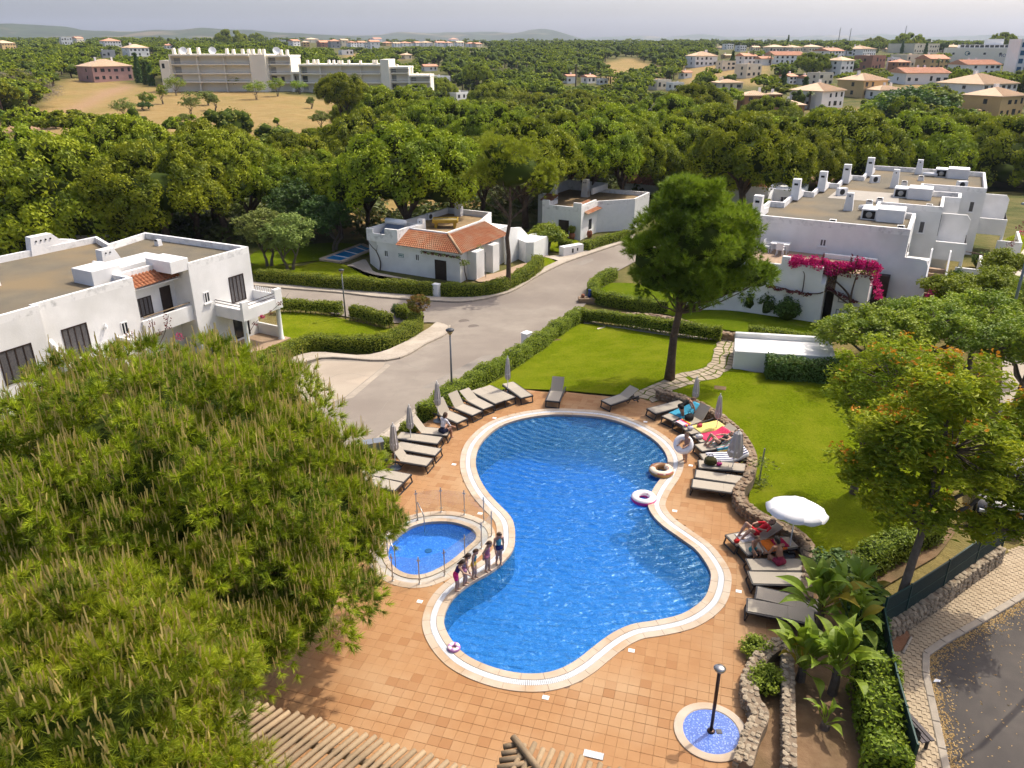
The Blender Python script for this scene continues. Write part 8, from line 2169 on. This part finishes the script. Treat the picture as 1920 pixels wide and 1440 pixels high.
# small bicycle-like figure on the wall corner: toy and pot
p = ga(1101,566); r_ = empty('garden_ornament',(p.x,p.y,p.z + .35),0,'small blue garden ornament and clay pot on the wall corner','ornament'); MB().lathe([(.10,0),(.16,.12),(.12,.26),(.08,.28)],12).build('pot',pm('clay',(.36,.14,.07),(.3,.11,.06),5,.8),r_,True,loc=(-.35,0,0)); MB().lathe([(.12,0),(.16,.2),(.09,.42),(.13,.5),(.10,.62),(.001,.66)],12).build('ornament_body',flat('blue glaze',(.02,.06,.25),.3),r_,True,loc=(.15,.1,0))
MB().cbox(-.7,.8,-.35,.35,-.5,0,.03).build('plinth',M['rock'],r_)
# parked car under the flowering tree ----------------------------------------------------------------
def car(p,rz,paint,label):
 c = empty('parked_car',p,rz,label,'car'); pa = pm('dark car paint',paint,None,rough=.25,spec=.6); gl2 = flat('car glass',(.02,.022,.025),.05,0,.6); tyre = flat('tyre',(.015,.015,.016),.8)
 m = MB(); P = [(-2.05,.32),(-2.08,.62),(-1.95,.82),(-1.0,.92),(1.35,.95),(2.0,.86),(2.05,.5),(2.0,.30)]
 V = []
 for y,k in ((-.82,.97),(-.70,1.0),(.70,1.0),(.82,.97)): V += [(x * (1 if abs(y) < .8 else .985),y,.30 + (z - .30) * k) for x,z in P]
 n = len(P); F = [(j * n + i,j * n + (i + 1) % n,(j + 1) * n + (i + 1) % n,(j + 1) * n + i) for j in range(3) for i in range(n)] + [tuple(range(n))[::-1],tuple(range(3 * n,4 * n))]; m.add(V,F); smooth_angle(m.build('body',pa,c),50)
 m = MB().add([(-1.05,-.72,.92),(1.45,-.72,.94),(1.45,.72,.94),(-1.05,.72,.92),(-.35,-.58,1.42),(.95,-.58,1.44),(.95,.58,1.44),(-.35,.58,1.42)],[(0,1,5,4),(1,2,6,5),(2,3,7,6),(3,0,4,7)]); m.build('window_glass',gl2,c)
 MB().cbox(-.42,1.02,-.60,.60,1.40,1.47,.04).build('roof',pa,c)
 for x in (-1.3,1.3):
  for y in (-.78,.78):
   w = MB().lathe([(.30,-.1),(.32,-.06),(.32,.06),(.30,.1)],18).build('wheel',tyre,c,True,loc=(x,y,.31)); w.rotation_euler = (math.pi / 2,0,0)
   MB().lathe([(.19,-.11),(.19,.11)],12).build('rim',M['steel'],w)
 for y in (-.6,.6): MB().cbox(-2.09,-2.0,y - .15,y + .15,.62,.74,.01).build('headlight',flat('lamp clear',(.6,.62,.65),.1),c); MB().cbox(1.99,2.06,y - .14,y + .14,.66,.78,.01).build('tail_light',flat('lamp red',(.4,.02,.02),.2),c)
car(ga(1868,945),math.radians(62),(.012,.013,.016),'black car parked behind the flowering street tree')
p = ga(1912,955); r_ = empty('traffic_sign',p,-.4,'back of a round traffic sign at the picture edge','sign'); MB().tube([(0,0,-.1),(0,0,2.0)],.03,8).build('post',M['grey_metal'],r_); o = MB().lathe([(.001,0),(.30,0),(.30,.02),(.001,.02)],24).build('sign_plate',pm('rusty brown plate',(.12,.075,.05),(.16,.10,.07),6,.8),r_,loc=(0,-.05,1.85)); o.rotation_euler = (math.pi / 2,0,0)
# ------------------------------------------------------------ bougainvillea and vines
def vine(label,stems,blooms,leaves=(),seed=1,name='bougainvillea',sizes=(.11,.075),base=None):
 """stems: [(path, r0, r1)], blooms: [(centre, radii, n, material)]"""
 b = Vector(base); root = empty(name,b,0,label,'climber'); r = np.random.default_rng(seed); m = MB()
 for path,r0,r1 in stems:
  P = smooth_curve([Vector(q) - b for q in path],4); m.tube([tuple(q) for q in P],list(np.linspace(r0,r1,len(P))),6,False)
 m.build('stem',M['stem_dark'],root,True)
 by = {}
 for c,rad,n,mt in blooms:
  P = np.array(Vector(c) - b) + unit(n,r) * r.uniform(.2,1,(n,1)) ** .6 * np.array(rad); by.setdefault(mt,[]).append(P)
 for mt,L in by.items():
  P = np.concatenate(L); N = unit(len(P),r,.6); V,F = leaf_quads(P,N,sizes[0],sizes[1],r); link('blossom' if 'bougain' in mt else 'foliage',npmesh('foliage',V,F,M[mt]),root)
 return root
g = lambda x,y,z: at_R(x,y,z)
bl_ = []; rb = np.random.default_rng(12)
for k in range(60):
 t = k / 59; x = 3.7 + 4.9 * t; bl_.append((g(x,-4.55 + rb.normal(scale=.18) + .5 * t,3.55 + .28 * math.sin(t * 9) * .4 + rb.normal(scale=.13) + .12 * t),(.36,.34,.28),100,'bougain'))
 if k % 3 == 0: bl_.append((g(x,-4.6,3.35 + rb.normal(scale=.1)),(.25,.2,.16),16,'bougain_dark')); bl_.append((g(x,-4.5,3.5),(.3,.25,.2),8,'carob'))
for (x,y,z,s) in [(8.75,-3.7,2.6,.35),(8.9,-3.5,2.1,.34),(8.6,-3.9,2.9,.3),(9.0,-3.4,1.8,.3),(8.6,-3.7,3.2,.3)]: bl_.append((g(x,y,z),(s,s,s * .7),70,'bougain'))
for k in range(16): bl_.append((g(2.6 + k * .17,-4.98,1.95 + .08 * math.sin(k * 1.3) - .012 * k),(.2,.1,.10),12 if k % 4 else 26,'bougain_dark'))
for k in range(14): bl_.append((g(6.1 + k * .13,-4.4,2.2 - .05 * k),(.17,.12,.12),16,'bougain_dark'))
for (x,z0_) in [(5.5,3.7),(7.1,3.8),(7.4,3.8),(8.0,3.7)]: bl_.append((g(x + .05,-4.4,z0_ + .35),(.05,.05,.4),16,'bougain_dark'))
vine('crimson bougainvillea climbing over the row house entrance',[([g(7.5,-4.5,-.1),g(7.75,-4.5,.7),g(7.55,-4.45,1.4),g(7.3,-4.45,2.0),g(6.5,-4.5,2.7),g(5.6,-4.7,3.2),g(4.5,-4.75,3.4)],.10,.03),([g(7.5,-4.45,1.5),g(7.5,-4.4,2.3),g(7.6,-4.4,3.3)],.07,.03),([g(7.55,-4.45,1.3),g(6.9,-4.5,1.7),g(6.2,-4.6,2.1),g(5.6,-4.9,1.9),g(4.4,-4.95,1.85),g(2.6,-4.95,2.1)],.06,.02),([g(7.55,-4.4,1.2),g(8.2,-4.3,1.3),g(8.8,-3.7,2.0)],.04,.02),([g(4.7,-4.88,1.9),g(4.7,-4.88,2.6),g(4.6,-4.8,3.1),g(4.1,-4.7,3.5)],.035,.015),([g(6.4,-4.5,2.8),g(6.0,-4.5,2.4),g(5.9,-4.6,2.0)],.03,.015)] +
 [([g(x,-4.5,3.5),g(x + d,-4.45,4.25)],.02,.008) for x,d in ((5.6,-.12),(7.15,.05),(7.4,.12),(8.0,.12),(8.2,.3))],bl_,seed=3,base=g(7.5,-4.5,0),sizes=(.14,.095))
bl_ = [(g(11.2 + dx,-3.4 + dy,z),(.3,.3,.22),60,'bougain') for dx,dy,z in ((0,0,1.6),(-.35,-.1,1.4),(.35,.2,1.8),(.5,.5,2.1),(.65,.9,2.3))]
vine('magenta bougainvillea spilling over the outside stair wall',[([g(11.25,-3.8,-.1),g(11.25,-3.7,.8),g(11.3,-3.3,1.5),g(11.8,-2.5,2.2)],.04,.015)],bl_,seed=5,base=g(11.25,-3.8,0))
bl_ = [(g(x,y,z),(.3,.3,.25),40,'bougain_dark' if k % 3 else 'bougain') for k,(x,y,z) in enumerate(((16.2,13.2,2.0),(16.5,14.0,2.3),(16.6,14.8,2.5),(16.4,13.6,1.6),(17.2,19.2,2.6),(17.6,20.2,2.8),(17.4,18.4,2.4)))]
vine('gnarled bougainvillea on the second row house balcony',[([g(15.9,12.8,-1),g(15.8,12.8,.6),g(15.2,12.2,1.5),g(14.2,11.4,1.9),g(13.6,10.6,2.1)],.10,.03),([g(15.8,12.8,.7),g(16.3,13.4,1.8)],.05,.02)],bl_,seed=6,base=g(15.9,12.8,-1))
gL = lambda x,y,z: Matrix.Translation(OL) @ Matrix.Rotation(BA,4,'Z') @ Vector((x,y,z))
bl_ = [(gL(x,y,z),(.3,.3,.3),n,m_) for x,y,z,n,m_ in ((.9,-4.6,.3,30,'bougain'),(.7,-3.9,.1,34,'bougain'),(.8,-3.2,.6,20,'bougain_dark'),(.6,-4.9,.9,24,'bougain_dark'),(.5,-3.4,1.1,22,'bougain_dark'),(.6,-2.4,.7,26,'bougain_dark'),(.5,-2.2,1.1,18,'bougain_dark'),(.9,-1.9,-.1,34,'bougain'),(.8,-3.4,-.4,60,'carob'),(.9,-2.8,-.8,60,'carob'),(.8,-4.4,-.5,50,'carob'))]
vine('sparse bougainvillea climbing the long white facade',[([gL(.7,-3.6,-3),gL(.6,-3.5,-.6),gL(.5,-3.3,.7),gL(.45,-3.2,1.4)],.06,.015),([gL(.6,-3.5,-.6),gL(.6,-4.5,.4),gL(.5,-5.0,1.2)],.03,.01),([gL(.6,-3.5,-.6),gL(.6,-2.6,.4),gL(.5,-2.1,1.3)],.03,.01)],bl_,seed=8,base=gL(.7,-3.6,-2.2))
bl_ = [(gL(x,y,z),(s,s,s * .8),n,m_) for x,y,z,s,n,m_ in ((2.85,2.9,.05,.16,44,'bougain'),(2.9,2.2,-.2,.22,26,'bougain_dark'),(2.9,3.6,.15,.2,18,'bougain_dark'),(2.9,4.5,.5,.22,24,'bougain_dark'))]
vine('bougainvillea twig trailing along the corner balcony',[([gL(2.8,1.8,-.6),gL(2.85,2.4,-.1),gL(2.85,3.4,.1),gL(2.85,4.6,.5),gL(3.0,5.3,1.0)],.02,.008)],bl_,seed=9,base=gL(2.8,1.8,-.6))
gC = lambda x,y,z: Cm @ Vector((x,y,z))
bl_ = [(gC(-3.6 + .36 * k,-.45,-.05 - .02 * (k % 3)),(.22,.12,.12),16,'bougain_dark' if k % 2 else 'olive') for k in range(11)] + [(gC(.5,-.3,-.5),(.45,.4,.35),90,'olive'),(gC(.4,2.2,.1),(.4,.4,.4),80,'olive')]
vine('wisteria like vine along the tiled eave corner',[([gC(.5,.1,-2.4),gC(.45,-.2,-1.3),gC(.3,-.4,-.3),gC(-1.5,-.42,.0),gC(-3.8,-.35,.0)],.05,.02)],bl_,seed=10,name='eave_vine',base=gC(.5,.1,-2.3),sizes=(.16,.1))
vine('bare twisted vine trunk on the tall white wall',[([gC(-8.3,-.4,-2.4),gC(-8.2,-.35,-1.5),gC(-8.6,-.32,-.6),gC(-9.0,-.3,-.3),gC(-9.6,-.2,.2)],.07,.02),([gC(-8.6,-.32,-.6),gC(-8.4,-.32,.0)],.03,.01)],[(gC(-9.5,-.25,.3),(.15,.1,.15),10,'bougain_dark')],seed=11,name='wall_vine',base=gC(-8.3,-.4,-2.3))
vine('pink bougainvillea by the garage stair',[([E2.matrix_world @ Vector((6.3,-1.5,-.5)),E2.matrix_world @ Vector((6.3,-1.4,1.0))],.05,.02)],[(E2.matrix_world @ Vector((6.3,-1.5,1.1)),(.6,.5,.6),130,'bougain')],seed=14,base=E2.matrix_world @ Vector((6.3,-1.5,-.3)),sizes=(.2,.14))
# ------------------------------------------------------------ people: one continuous surface each
def surface_net(prims,vox,k=.022):
 """prims: (a, b, ra, rb, material); returns vertices, quads, material of each quad"""
 A = np.array([p[0] for p in prims]); B = np.array([p[1] for p in prims]); ra = np.array([p[2] for p in prims]); rb = np.array([p[3] for p in prims])
 lo = np.minimum(A.min(0),B.min(0)) - max(ra.max(),rb.max()) - 3 * vox; hi = np.maximum(A.max(0),B.max(0)) + max(ra.max(),rb.max()) + 3 * vox
 n = np.ceil((hi - lo) / vox).astype(int) + 1
 X = [lo[i] + np.arange(n[i]) * vox for i in range(3)]; G = np.stack(np.meshgrid(*X,indexing='ij'),-1).reshape(-1,3).astype(np.float32)
 D = np.full(len(G),9.,np.float32)
 def dist(P,a,b,r0,r1):
  ab = b - a; L2 = max(ab @ ab,1e-9); t = np.clip((P - a) @ ab / L2,0,1)
  return np.linalg.norm(P - a - t[:,None] * ab,axis=1) - (r0 + (r1 - r0) * t)
 for p in prims:
  m_ = np.all((G > np.minimum(p[0],p[1]) - .22) & (G < np.maximum(p[0],p[1]) + .22),1); d = dist(G[m_],np.array(p[0]),np.array(p[1]),p[2],p[3]); e = D[m_]
  h = np.maximum(k - np.abs(d - e),0) / k; D[m_] = np.minimum(d,e) - h * h * k * .25
 D = D.reshape(n); S = D < 0
 c = np.zeros(n - 1,int); P = np.zeros((*(n - 1),3)); W_ = np.zeros(n - 1)
 idx = np.stack(np.meshgrid(*[np.arange(q - 1) for q in n],indexing='ij'),-1)
 corners = [(i,j,l) for i in (0,1) for j in (0,1) for l in (0,1)]
 sl = lambda o: tuple(slice(o[q],n[q] - 1 + o[q]) for q in range(3))
 for a in corners:
  for ax_ in range(3):
   if a[ax_] == 0:
    b = list(a); b[ax_] = 1; da,db = D[sl(a)],D[sl(b)]; cr = (da < 0) != (db < 0); t = np.where(cr,da / np.where(da == db,1,da - db),0)
    pos = idx + np.array(a); pos = pos.astype(float); pos[...,ax_] += t; P += np.where(cr[...,None],pos,0); W_ += cr
 act = W_ > 0; vid = np.full(act.shape,-1); vid[act] = np.arange(act.sum()); V = P[act] / W_[act][:,None] * vox + lo
 F = []
 for ax_ in range(3):
  o1,o2 = [q for q in range(3) if q != ax_]
  a = [slice(1,n[q] - 1) for q in range(3)]; a[ax_] = slice(0,n[ax_] - 1); b = list(a); b[ax_] = slice(1,n[ax_])
  cr = S[tuple(a)] != S[tuple(b)]; ii = np.argwhere(cr); flip = S[tuple(a)][cr]
  base = ii.copy(); base[:,o1] += 1; base[:,o2] += 1
  def g(d1,d2):
   q = base.copy(); q[:,o1] -= d1; q[:,o2] -= d2; return vid[q[:,0],q[:,1],q[:,2]]
  Q = np.stack([g(1,1),g(0,1),g(0,0),g(1,0)],1); w = flip ^ (ax_ == 1); Q[~w] = Q[~w][:,::-1]; F.append(Q)
 F = np.concatenate(F); cen = V[F].mean(1).astype(np.float32); best = np.full(len(cen),9.,np.float32); mi = np.zeros(len(cen),int)
 for p in prims:
  d = dist(cen,np.array(p[0]),np.array(p[1]),p[2],p[3]) - (.006 if len(p) > 5 else 0); b = d < best; best[b] = d[b]; mi[b] = p[4]
 return V,F,mi
SKIN = [pm('sun tanned skin',c,tuple(q * .9 for q in c),14,.55,.1,60) for c in ((.52,.29,.19),(.44,.23,.14),(.58,.35,.25))]
def V3(*a): return np.array(a,float)
def stand(h,lean=0.0,elbow=.25,spread=.07,armf=(.0,.0),bend=0.0,step=.03,arms=None):
 """joints of a standing figure facing +x; lean bends the trunk forward at the hips"""
 J = {}; J['pelvis'] = V3(-.06 * h * math.sin(lean),0,.52 * h); d = V3(math.sin(lean),0,math.cos(lean)); f = V3(math.cos(lean),0,-math.sin(lean))
 J['chest'] = J['pelvis'] + d * .21 * h; J['neck'] = J['pelvis'] + d * .31 * h; J['head'] = J['neck'] + (d * .085 + f * .02 * (1 + bend)) * h; J['f'] = V3(math.cos(lean + bend),0,-math.sin(lean + bend)); J['u'] = V3(math.sin(lean + bend),0,math.cos(lean + bend))
 for s,n_ in ((1,'L'),(-1,'R')):
  J['sh' + n_] = J['pelvis'] + d * .285 * h + V3(0,s * .105 * h,0); a = armf[0 if s > 0 else 1]
  ad = V3(math.sin(a + lean * .2),s * .16,-math.cos(a + lean * .2)); J['el' + n_] = J['sh' + n_] + ad * .17 * h
  b = a + elbow; J['wr' + n_] = J['el' + n_] + V3(math.sin(b),-s * .05,-math.cos(b)) * .15 * h
  J['hip' + n_] = J['pelvis'] + V3(0,s * .052 * h,-.02 * h); J['kn' + n_] = V3(.015 * h + s * step * h * .5,s * spread * .8 * h,.275 * h); J['an' + n_] = V3(s * step * h,s * spread * h,.045 * h)
 return J
def seat_pose(h,sh,knee_fwd=.25,lean=.15,arm=(.7,.7)):
 """sitting on a surface of height sh, facing +x"""
 J = stand(h,lean,.6,.09,arm); dz = sh + .075 * h - J['pelvis'][2]
 for q in J:
  if q not in ('f','u'): J[q] = J[q] + V3(0,0,dz)
 for s,n_ in ((1,'L'),(-1,'R')):
  J['kn' + n_] = J['hip' + n_] + V3(knee_fwd * h,s * .04 * h,.02 * h); J['an' + n_] = V3(J['kn' + n_][0] + .01 * h,J['kn' + n_][1],max(.045 * h,J['kn' + n_][2] - .24 * h))
 return J
def lie_pose(h,z,knees=.16,back=.4):
 """lying on the back, head at +x, raised by the backrest angle"""
 J = {}; J['pelvis'] = V3(.98,0,z + .07 * h); d = V3(math.cos(back),0,math.sin(back)); J['chest'] = J['pelvis'] + d * .2 * h; J['neck'] = J['pelvis'] + d * .31 * h; J['head'] = J['neck'] + d * .08 * h + V3(0,0,.02 * h); J['f'] = V3(-math.sin(back),0,math.cos(back)); J['u'] = d
 for s,n_ in ((1,'L'),(-1,'R')):
  J['sh' + n_] = J['pelvis'] + d * .28 * h + V3(0,s * .105 * h,0); J['el' + n_] = J['sh' + n_] + V3(-.12 * h,s * .06 * h,-.01 * h); J['wr' + n_] = J['el' + n_] + V3(-.12 * h,-s * .05 * h,.03 * h)
  J['hip' + n_] = J['pelvis'] + V3(-.02,s * .05 * h,0); k = knees * (1.0 if s > 0 else .75); J['kn' + n_] = J['hip' + n_] + V3(-.19 * h,s * .03 * h,k * h); J['an' + n_] = V3(J['kn' + n_][0] - .16 * h,s * .06 * h,z + .03 * h)
 return J
def person(p,rz,h,J,label,skin=0,suit=(.05,.05,.3),suit2=None,legs=None,sleeves=0,hair=(.05,.03,.02),hairlen=.5,child=True,hands=None):
 """materials: 0 skin, 1 upper clothing, 2 lower clothing, 3 eyes, 4 lips"""
 t = 1.08 if child else 1.0; P = []; hs = 1.12 if child else 1.0
 up = 1 if suit is not None else 0; lw = 2 if legs is not None else up
 def c(a,b,r0,r1,m_=0,*x): P.append((a,b,r0 * h * t,r1 * h * t,m_,*x))
 mid = (J['pelvis'] + J['chest']) / 2
 c(J['hipL'],J['hipR'],.062,.062,lw); c(J['pelvis'],mid,.064,.055,lw if legs is not None else up); c(mid,J['chest'],.056,.064,up if suit2 is None else 5); c(J['chest'],J['neck'] * .6 + J['chest'] * .4,.064,.045,up if suit2 is None else 5)
 c(J['shL'] * .85 + J['shR'] * .15,J['shR'] * .85 + J['shL'] * .15,.036,.036,up if sleeves else 0); c(J['neck'] * .9 + J['chest'] * .1,J['head'],.026,.026)
 f,u = J['f'],J['u']; sd_ = np.cross(u,f); H0 = J['head']
 c(H0 - u * .025 * h * hs,H0 + u * .03 * h * hs,.050 * hs,.056 * hs); c(H0 + f * .02 * h - u * .045 * h * hs,H0 + f * .015 * h,.030,.035)
 c(H0 + f * .062 * h * hs - u * .012 * h,H0 + f * .066 * h * hs - u * .02 * h,.008,.009)
 for s in (-1,1):
  c(H0 + f * .052 * h * hs + sd_ * s * .022 * h + u * .004 * h,H0 + f * .054 * h * hs + sd_ * s * .024 * h + u * .004 * h,.009,.009,3,1); c(H0 + sd_ * s * .058 * h * hs - u * .01 * h,H0 + sd_ * s * .06 * h * hs + u * .01 * h,.011,.012)
 c(H0 + f * .055 * h * hs - u * .04 * h + sd_ * .012 * h,H0 + f * .055 * h * hs - u * .04 * h - sd_ * .012 * h,.007,.007,4,1)
 for s,n_ in ((1,'L'),(-1,'R')):
  s_,e,w = J['sh' + n_],J['el' + n_],J['wr' + n_]; c(s_,e,.030,.024,up if sleeves else 0); c(e,w,.023,.016)
  d = (w - e) / np.linalg.norm(w - e); q = np.cross(d,V3(0,s,.2)); q /= np.linalg.norm(q) + 1e-9; pl = w + d * .035 * h; c(w,pl,.016,.019)
  o = np.cross(d,q)
  for k in range(4):
   b = pl + q * (k - 1.5) * .011 * h; L_ = (.040,.046,.043,.034)[k] * h; m1 = b + d * L_ * .55 + o * s * .004 * h; c(b,m1,.0062,.0058); c(m1,m1 + d * L_ * .4 + o * s * .012 * h,.0058,.005)
  c(w + d * .012 * h + q * .014 * h,w + d * .035 * h + q * .034 * h,.0075,.006)
  hp,kn,an = J['hip' + n_],J['kn' + n_],J['an' + n_]; th = kn * .5 + hp * .5
  c(hp,th,.056,.046,lw if legs is not None else 0); c(th,kn,.046,.035,0); c(kn,kn * .6 + an * .4,.034,.036); c(kn * .6 + an * .4,an,.035,.021)
  tf = V3(1,0,-.15) if abs(kn[2] - an[2]) > .1 * h or kn[0] >= an[0] else V3(-.3,0,.9); tf /= np.linalg.norm(tf); c(an - V3(.02 * h,0,.02 * h),an + tf * .075 * h - V3(0,0,.022 * h),.020,.016)
 V,F,mi = surface_net(P,.0125 if h < 1.5 else .014)
 root = empty('person',p,rz,label,'person')
 cl_ = lambda n,q: pm(n,q,tuple(x * .8 for x in q),9,.8)
 mats = [SKIN[skin],cl_('top cloth',suit or (.1,.1,.1)),cl_('bottom cloth',legs or (.1,.1,.1)),flat('dark eye',(.02,.015,.012),.3),flat('lips',(.40,.12,.10),.5),cl_('second cloth',suit2 or (.1,.1,.1))]
 link('body',npmesh('body',V,F,mats,mi,True),root)
 hp_ = [(H0 + u * .022 * h * hs - f * .012 * h,H0 + u * .035 * h * hs - f * .005 * h,.058 * h * hs * t,.056 * h * hs * t,0),(H0 - f * .03 * h,H0 - f * .035 * h - u * .03 * h,.045 * h * hs * t,.04 * h * hs * t,0)]
 if hairlen > .6: hp_.append((H0 - f * .055 * h - u * .01 * h,H0 - f * .085 * h - u * .10 * h,.022 * h,.016 * h,0))
 if hairlen < 0: hp_.append((H0 + u * .09 * h * hs,H0 + u * .10 * h * hs,.024 * h,.02 * h,0))
 V,F,mi = surface_net(hp_,.014); link('hair',npmesh('hair',V,F,flat('hair',hair,.6,0,.3,.6,90),None,True),root)
 return root
# five girls at the pool edge
def toward(p,q): return math.atan2(q.y - p.y,q.x - p.x)
look = at(1010,1110,0)
for i,(u,v,h,J,s,s2,lb,sk,hl,hc) in enumerate([
  (935,1057,1.30,stand(1.30,.08,.35,.05,(-.15,.1),.5),(.015,.03,.17),(.10,.45,.60),'girl in navy and turquoise swimsuit looking into the pool, last of five',2,-1,(.12,.07,.04)),
  (914,1071,1.22,stand(1.22,.12,.5,.05,(-.7,-.5),.4),(.60,.22,.32),None,'girl in pale pink swimsuit holding her arms back',2,.9,(.10,.055,.03)),
  (889,1084,1.16,stand(1.16,.12,.25,.05,(-.2,-.05),.4),(.65,.45,.06),(.05,.25,.35),'girl in rainbow striped swimsuit, middle of the five',2,-1,(.10,.055,.03)),
  (872,1096,1.22,stand(1.22,.22,.3,.05,(-.1,.1),.4),(.62,.30,.50),(.45,.45,.55),'girl in patterned pastel swimsuit behind the leaning girl',2,.9,(.05,.03,.02)),
  (857,1107,1.22,stand(1.22,.42,.6,.05,(.0,.5),.3),(.05,.03,.20),None,'girl in dark blue top and pink shorts leaning over the pool edge',2,.9,(.05,.03,.02))]):
 p = at(u,v,.03); person(p,toward(p,look) + (-.35,.1,0,.15,.1)[i],h,J,lb,sk,s,s2,(.75,.03,.22) if i == 4 else None,0,hc,hl)
# seated man in a white shirt, seen from behind
L = LOBJ[5]; p = L.matrix_world @ Vector((.28,.05,0)); person((p.x,p.y,0),math.radians(48),1.72,seat_pose(1.72,.36,.22,.30,(.3,.4)),'man in white shirt sitting on the end of a raised lounger',0,(.78,.77,.80),None,(.02,.025,.06),1,(.10,.06,.035),.4,False)
# bending woman in black
p = at(1277,792,0); person(p,math.radians(18),1.66,stand(1.66,1.15,.15,.07,(.35,.2),.2),'woman in black swimsuit bending over a lounger',0,(.012,.012,.014),None,None,0,(.13,.07,.04),.4,False)
# girl with the white ring
p = at(1284,865,.0); rz = toward(p,at(1200,880)); person(p,rz + .3,1.38,stand(1.38,.05,.9,.07,(.4,.3),.1),'girl carrying a large white swim ring on the deck',2,(.55,.35,.30),None,None,0,(.12,.07,.04),.9)
o = ring(at(1281,832,.80) + Vector((.0,-.05,0)),.29,.125,[flat('white vinyl',(.80,.80,.82),.3)],lambda i,k: 0,'large white swim ring held by the girl',(math.radians(62),math.radians(-14),math.radians(-12)))
# sunbather on the striped towel
L = LOBJ[19]; person((L.location.x,L.location.y,0),L.rotation_euler.z,1.64,lie_pose(1.64,.40,.20,.40),'sunbather in black bikini lying on a striped towel with knees up',2,(.02,.02,.022),None,None,0,(.12,.07,.04),.4,False)
L = LOBJ[24]; J = lie_pose(1.66,.39,.20,.42); person((L.location.x,L.location.y,0),L.rotation_euler.z,1.66,J,'person in red lying under the open parasol',2,(.70,.012,.03),None,(.70,.012,.03),1,(.10,.06,.04),.4,False)
L = LOBJ[25]; p = L.matrix_world @ Vector((.30,-.12,0)); person((p.x,p.y,0),L.rotation_euler.z + math.radians(-80),1.22,seat_pose(1.22,.36,.2,.25,(.6,.4)),'child with teal shorts sitting at a lounger end',0,None,None,(.05,.30,.32),0,(.09,.05,.03),.4)
L = LOBJ[26]; p = L.matrix_world @ Vector((1.02,.05,0)); person((p.x,p.y,0),L.rotation_euler.z + math.radians(112),1.76,seat_pose(1.76,.37,.2,.42,(.3,.4)),'bare backed man in red and blue shorts sitting on a lounger',1,None,None,(.36,.03,.08),0,(.02,.015,.012),.4,False)
